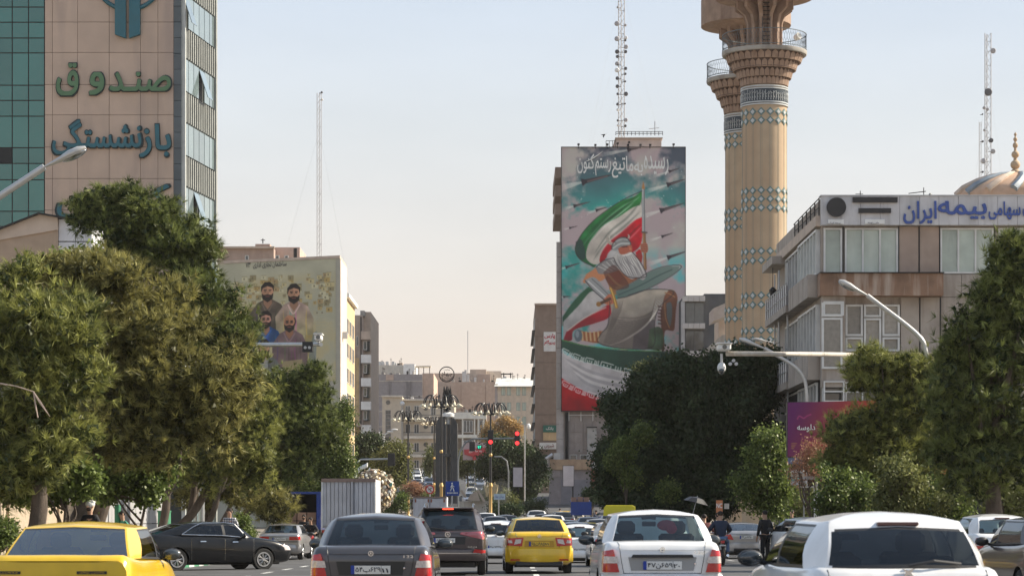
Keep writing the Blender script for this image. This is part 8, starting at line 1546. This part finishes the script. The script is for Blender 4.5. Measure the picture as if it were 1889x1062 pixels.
def moto(label, x, Y, rz):
    t = thing('motorcycle', label, 'motorcycle', gp_(x, Y), rz); Wm = WM[t]; WM[t] = Matrix.Identity(4)
    for y in (-.62, .66):
        q = MB(); q.lathe([(.22, -.04), (.29, -.05), (.31, 0), (.29, .05), (.22, .04), (.22, -.04)], (0, y, .31), 22, 'x'); w_ = q.build('wheel', rubber, t, 40); q = MB(); q.lathe([(.19, -.02), (.22, -.02), (.22, .02), (.19, .02), (.19, -.02)], (0, y, .31), 22, 'x'); [q.tube([(0, y, .31), (0, y+.2*math.cos(a_), .31+.2*math.sin(a_))], .006, 3) for a_ in np.linspace(0, 6.28, 11)]; q.lathe([(0, -.06), (.04, -.06), (.04, .06), (0, .06)], (0, y, .31), 10, 'x'); q.build('rim', chrome, w_)
    q = MB(); [q.tube([(sx*.09, .66, .31), (sx*.09, .50, .98)], .022, 6) for sx in (-1, 1)]; q.tube([(0, .45, .85), (0, .1, .72), (0, -.3, .62), (0, -.62, .31)], .03, 6); q.tube([(0, .45, .8), (0, .25, .35), (0, -.2, .3)], .03, 6); q.build('frame', dark_metal, t, 40)
    MB().ball((0, .18, .82), .15, .26, .13).build('fuel_tank', _m['car_red'] if 'car_red' in _m else black_paint, t, 50); MB().box(-.12, .12, -.62, .0, .74, .83).build('seat', plast, t, 0, .04); q = MB(); q.box(-.13, .13, -.05, .3, .28, .55); q.cyl((0, .12, .5), .09, .16, 10); q.build('engine', grey_metal, t, 0, .02)
    q = MB(); q.tube([(-.36, .40, 1.02), (-.15, .50, 1.02), (.15, .50, 1.02), (.36, .40, 1.02)], .014, 6); q.build('handlebar', chrome, t, 40); q = MB(); q.lathe([(0, .08), (.09, .06), (.09, .0), (.03, -.06)], (0, .58, .90), 14, 'y'); q.build('headlight', chrome, t, 40); MB().box(-.06, .06, -.70, -.64, .70, .78).build('tail_light', red_l, t, 0, .01); MB().box(-.1, .1, -.72, -.705, .50, .66).build('number_plate', plate_w, t); MB().box(-.07, .07, -.9, -.5, .58, .62).build('mudguard', black_paint, t, 0, .01)
    q = MB(); q.tube([(.12, .1, .25), (.14, -.3, .25), (.15, -.75, .33)], [.03, .035, .045], 8); q.build('exhaust', chrome, t, 40); [MB().ball((sx*.34, .46, 1.16), .06, .015, .04, 8, 6).build('mirror', black_paint, t, 50) for sx in (-1, 1)]
    WM[t] = Wm; return t
def riders(x, Y, rz, lab_b, lab1, lab2=None, c1=blk, c2=nav, l1=gryc, l2=jean, h1=None):
    moto(lab_b, x, Y, rz); X, _, z_ = gp_(x, Y); M_ = Matrix.Rotation(rz, 3, 'Z'); o = M_ @ Vector((0, -.08, 0)); person(lab1, (X+o.x, Y+o.y, z_), rz, 'ride', c1, l1, 1., helmet=h1)
    if lab2: o = M_ @ Vector((0, -.42, .0)); person(lab2, (X+o.x, Y+o.y, z_+.04), rz, 'ride', c2, l2, 1.)
riders(575, 104, R(165), 'black motorcycle facing the camera left of the dark grey saloon', 'rider in black jacket on the motorcycle before the box truck'); person('bearded man in black standing behind the left motorcycle rider', gp_(561, 107), R(175), 'fold', blk, blk, 1.0, beard=True)
riders(1327, 78, R(4), 'motorcycle with red tail lamp right of the white saloon', 'front rider on the right motorcycle', 'pillion rider in navy jacket and jeans on the right motorcycle')
riders(1300, 86, R(2), 'motorcycle mostly hidden behind the right side of the white saloon', 'rider in maroon beneath the black umbrella', None, mar)
riders(1206, 76, R(0), 'motorcycle hidden behind the white saloon roof', 'rider whose dark helmet shows above the white saloon roof', None, blk, h1=black_paint)
um = thing('umbrella', 'tilted black umbrella over the riders right of the white saloon', 'umbrella', P(1284, 926, 85.6)); c = P(1284, 924, 85.6); M_ = Matrix.Translation(c) @ Matrix.Rotation(R(14), 4, 'Y'); q = MB(M_)
for k in range(8):
    a0, a1 = 2*math.pi*k/8, 2*math.pi*(k+1)/8
    for (r0, z0), (r1, z1) in (((0, .16), (.25, .11)), ((.25, .11), (.44, -.05))): q.add([(r0*math.cos(a0), r0*math.sin(a0), z0), (r1*math.cos(a0), r1*math.sin(a0), z1), (r1*math.cos(a1), r1*math.sin(a1), z1), (r0*math.cos(a1), r0*math.sin(a1), z0)], [(0, 1, 2, 3)] if r0 else [(0, 1, 2)])
q.build('canopy', black_paint, um); MB(M_).tube([(0, 0, .2), (0, 0, -.55)], .01, 6).build('shaft', grey_metal, um)
# red cloth in the white saloon, sticker
c = P(1229, 968, 34.6); q = MB(); q.ball(c, .13, .06, .075, 12, 8); q.ball(c+Vector((.07, -.02, -.05)), .08, .05, .07, 10, 6); o = q.build('red_cloth', mat('red_cloth', (.6, .04, .06), .8), None, 50); tag(o, 'bright red cloth bundle behind the rear glass of the white saloon', 'cloth')
# ================================================================ AIR
hz = MB(); hz.box(-60, 60, -12, 700, -8, 66); hm_ = bpy.data.materials.new('haze'); hm_.use_nodes = True; N = hm_.node_tree.nodes; N.remove(N['Principled BSDF']); pv = N.new('ShaderNodeVolumePrincipled'); pv.inputs['Density'].default_value = HAZE; pv.inputs['Color'].default_value = (.93, .88, .84, 1); pv.inputs['Anisotropy'].default_value = .35; hm_.node_tree.links.new(pv.outputs[0], N['Material Output'].inputs['Volume'])
if HAZE: o = hz.build('haze', hm_, None, kind='stuff')
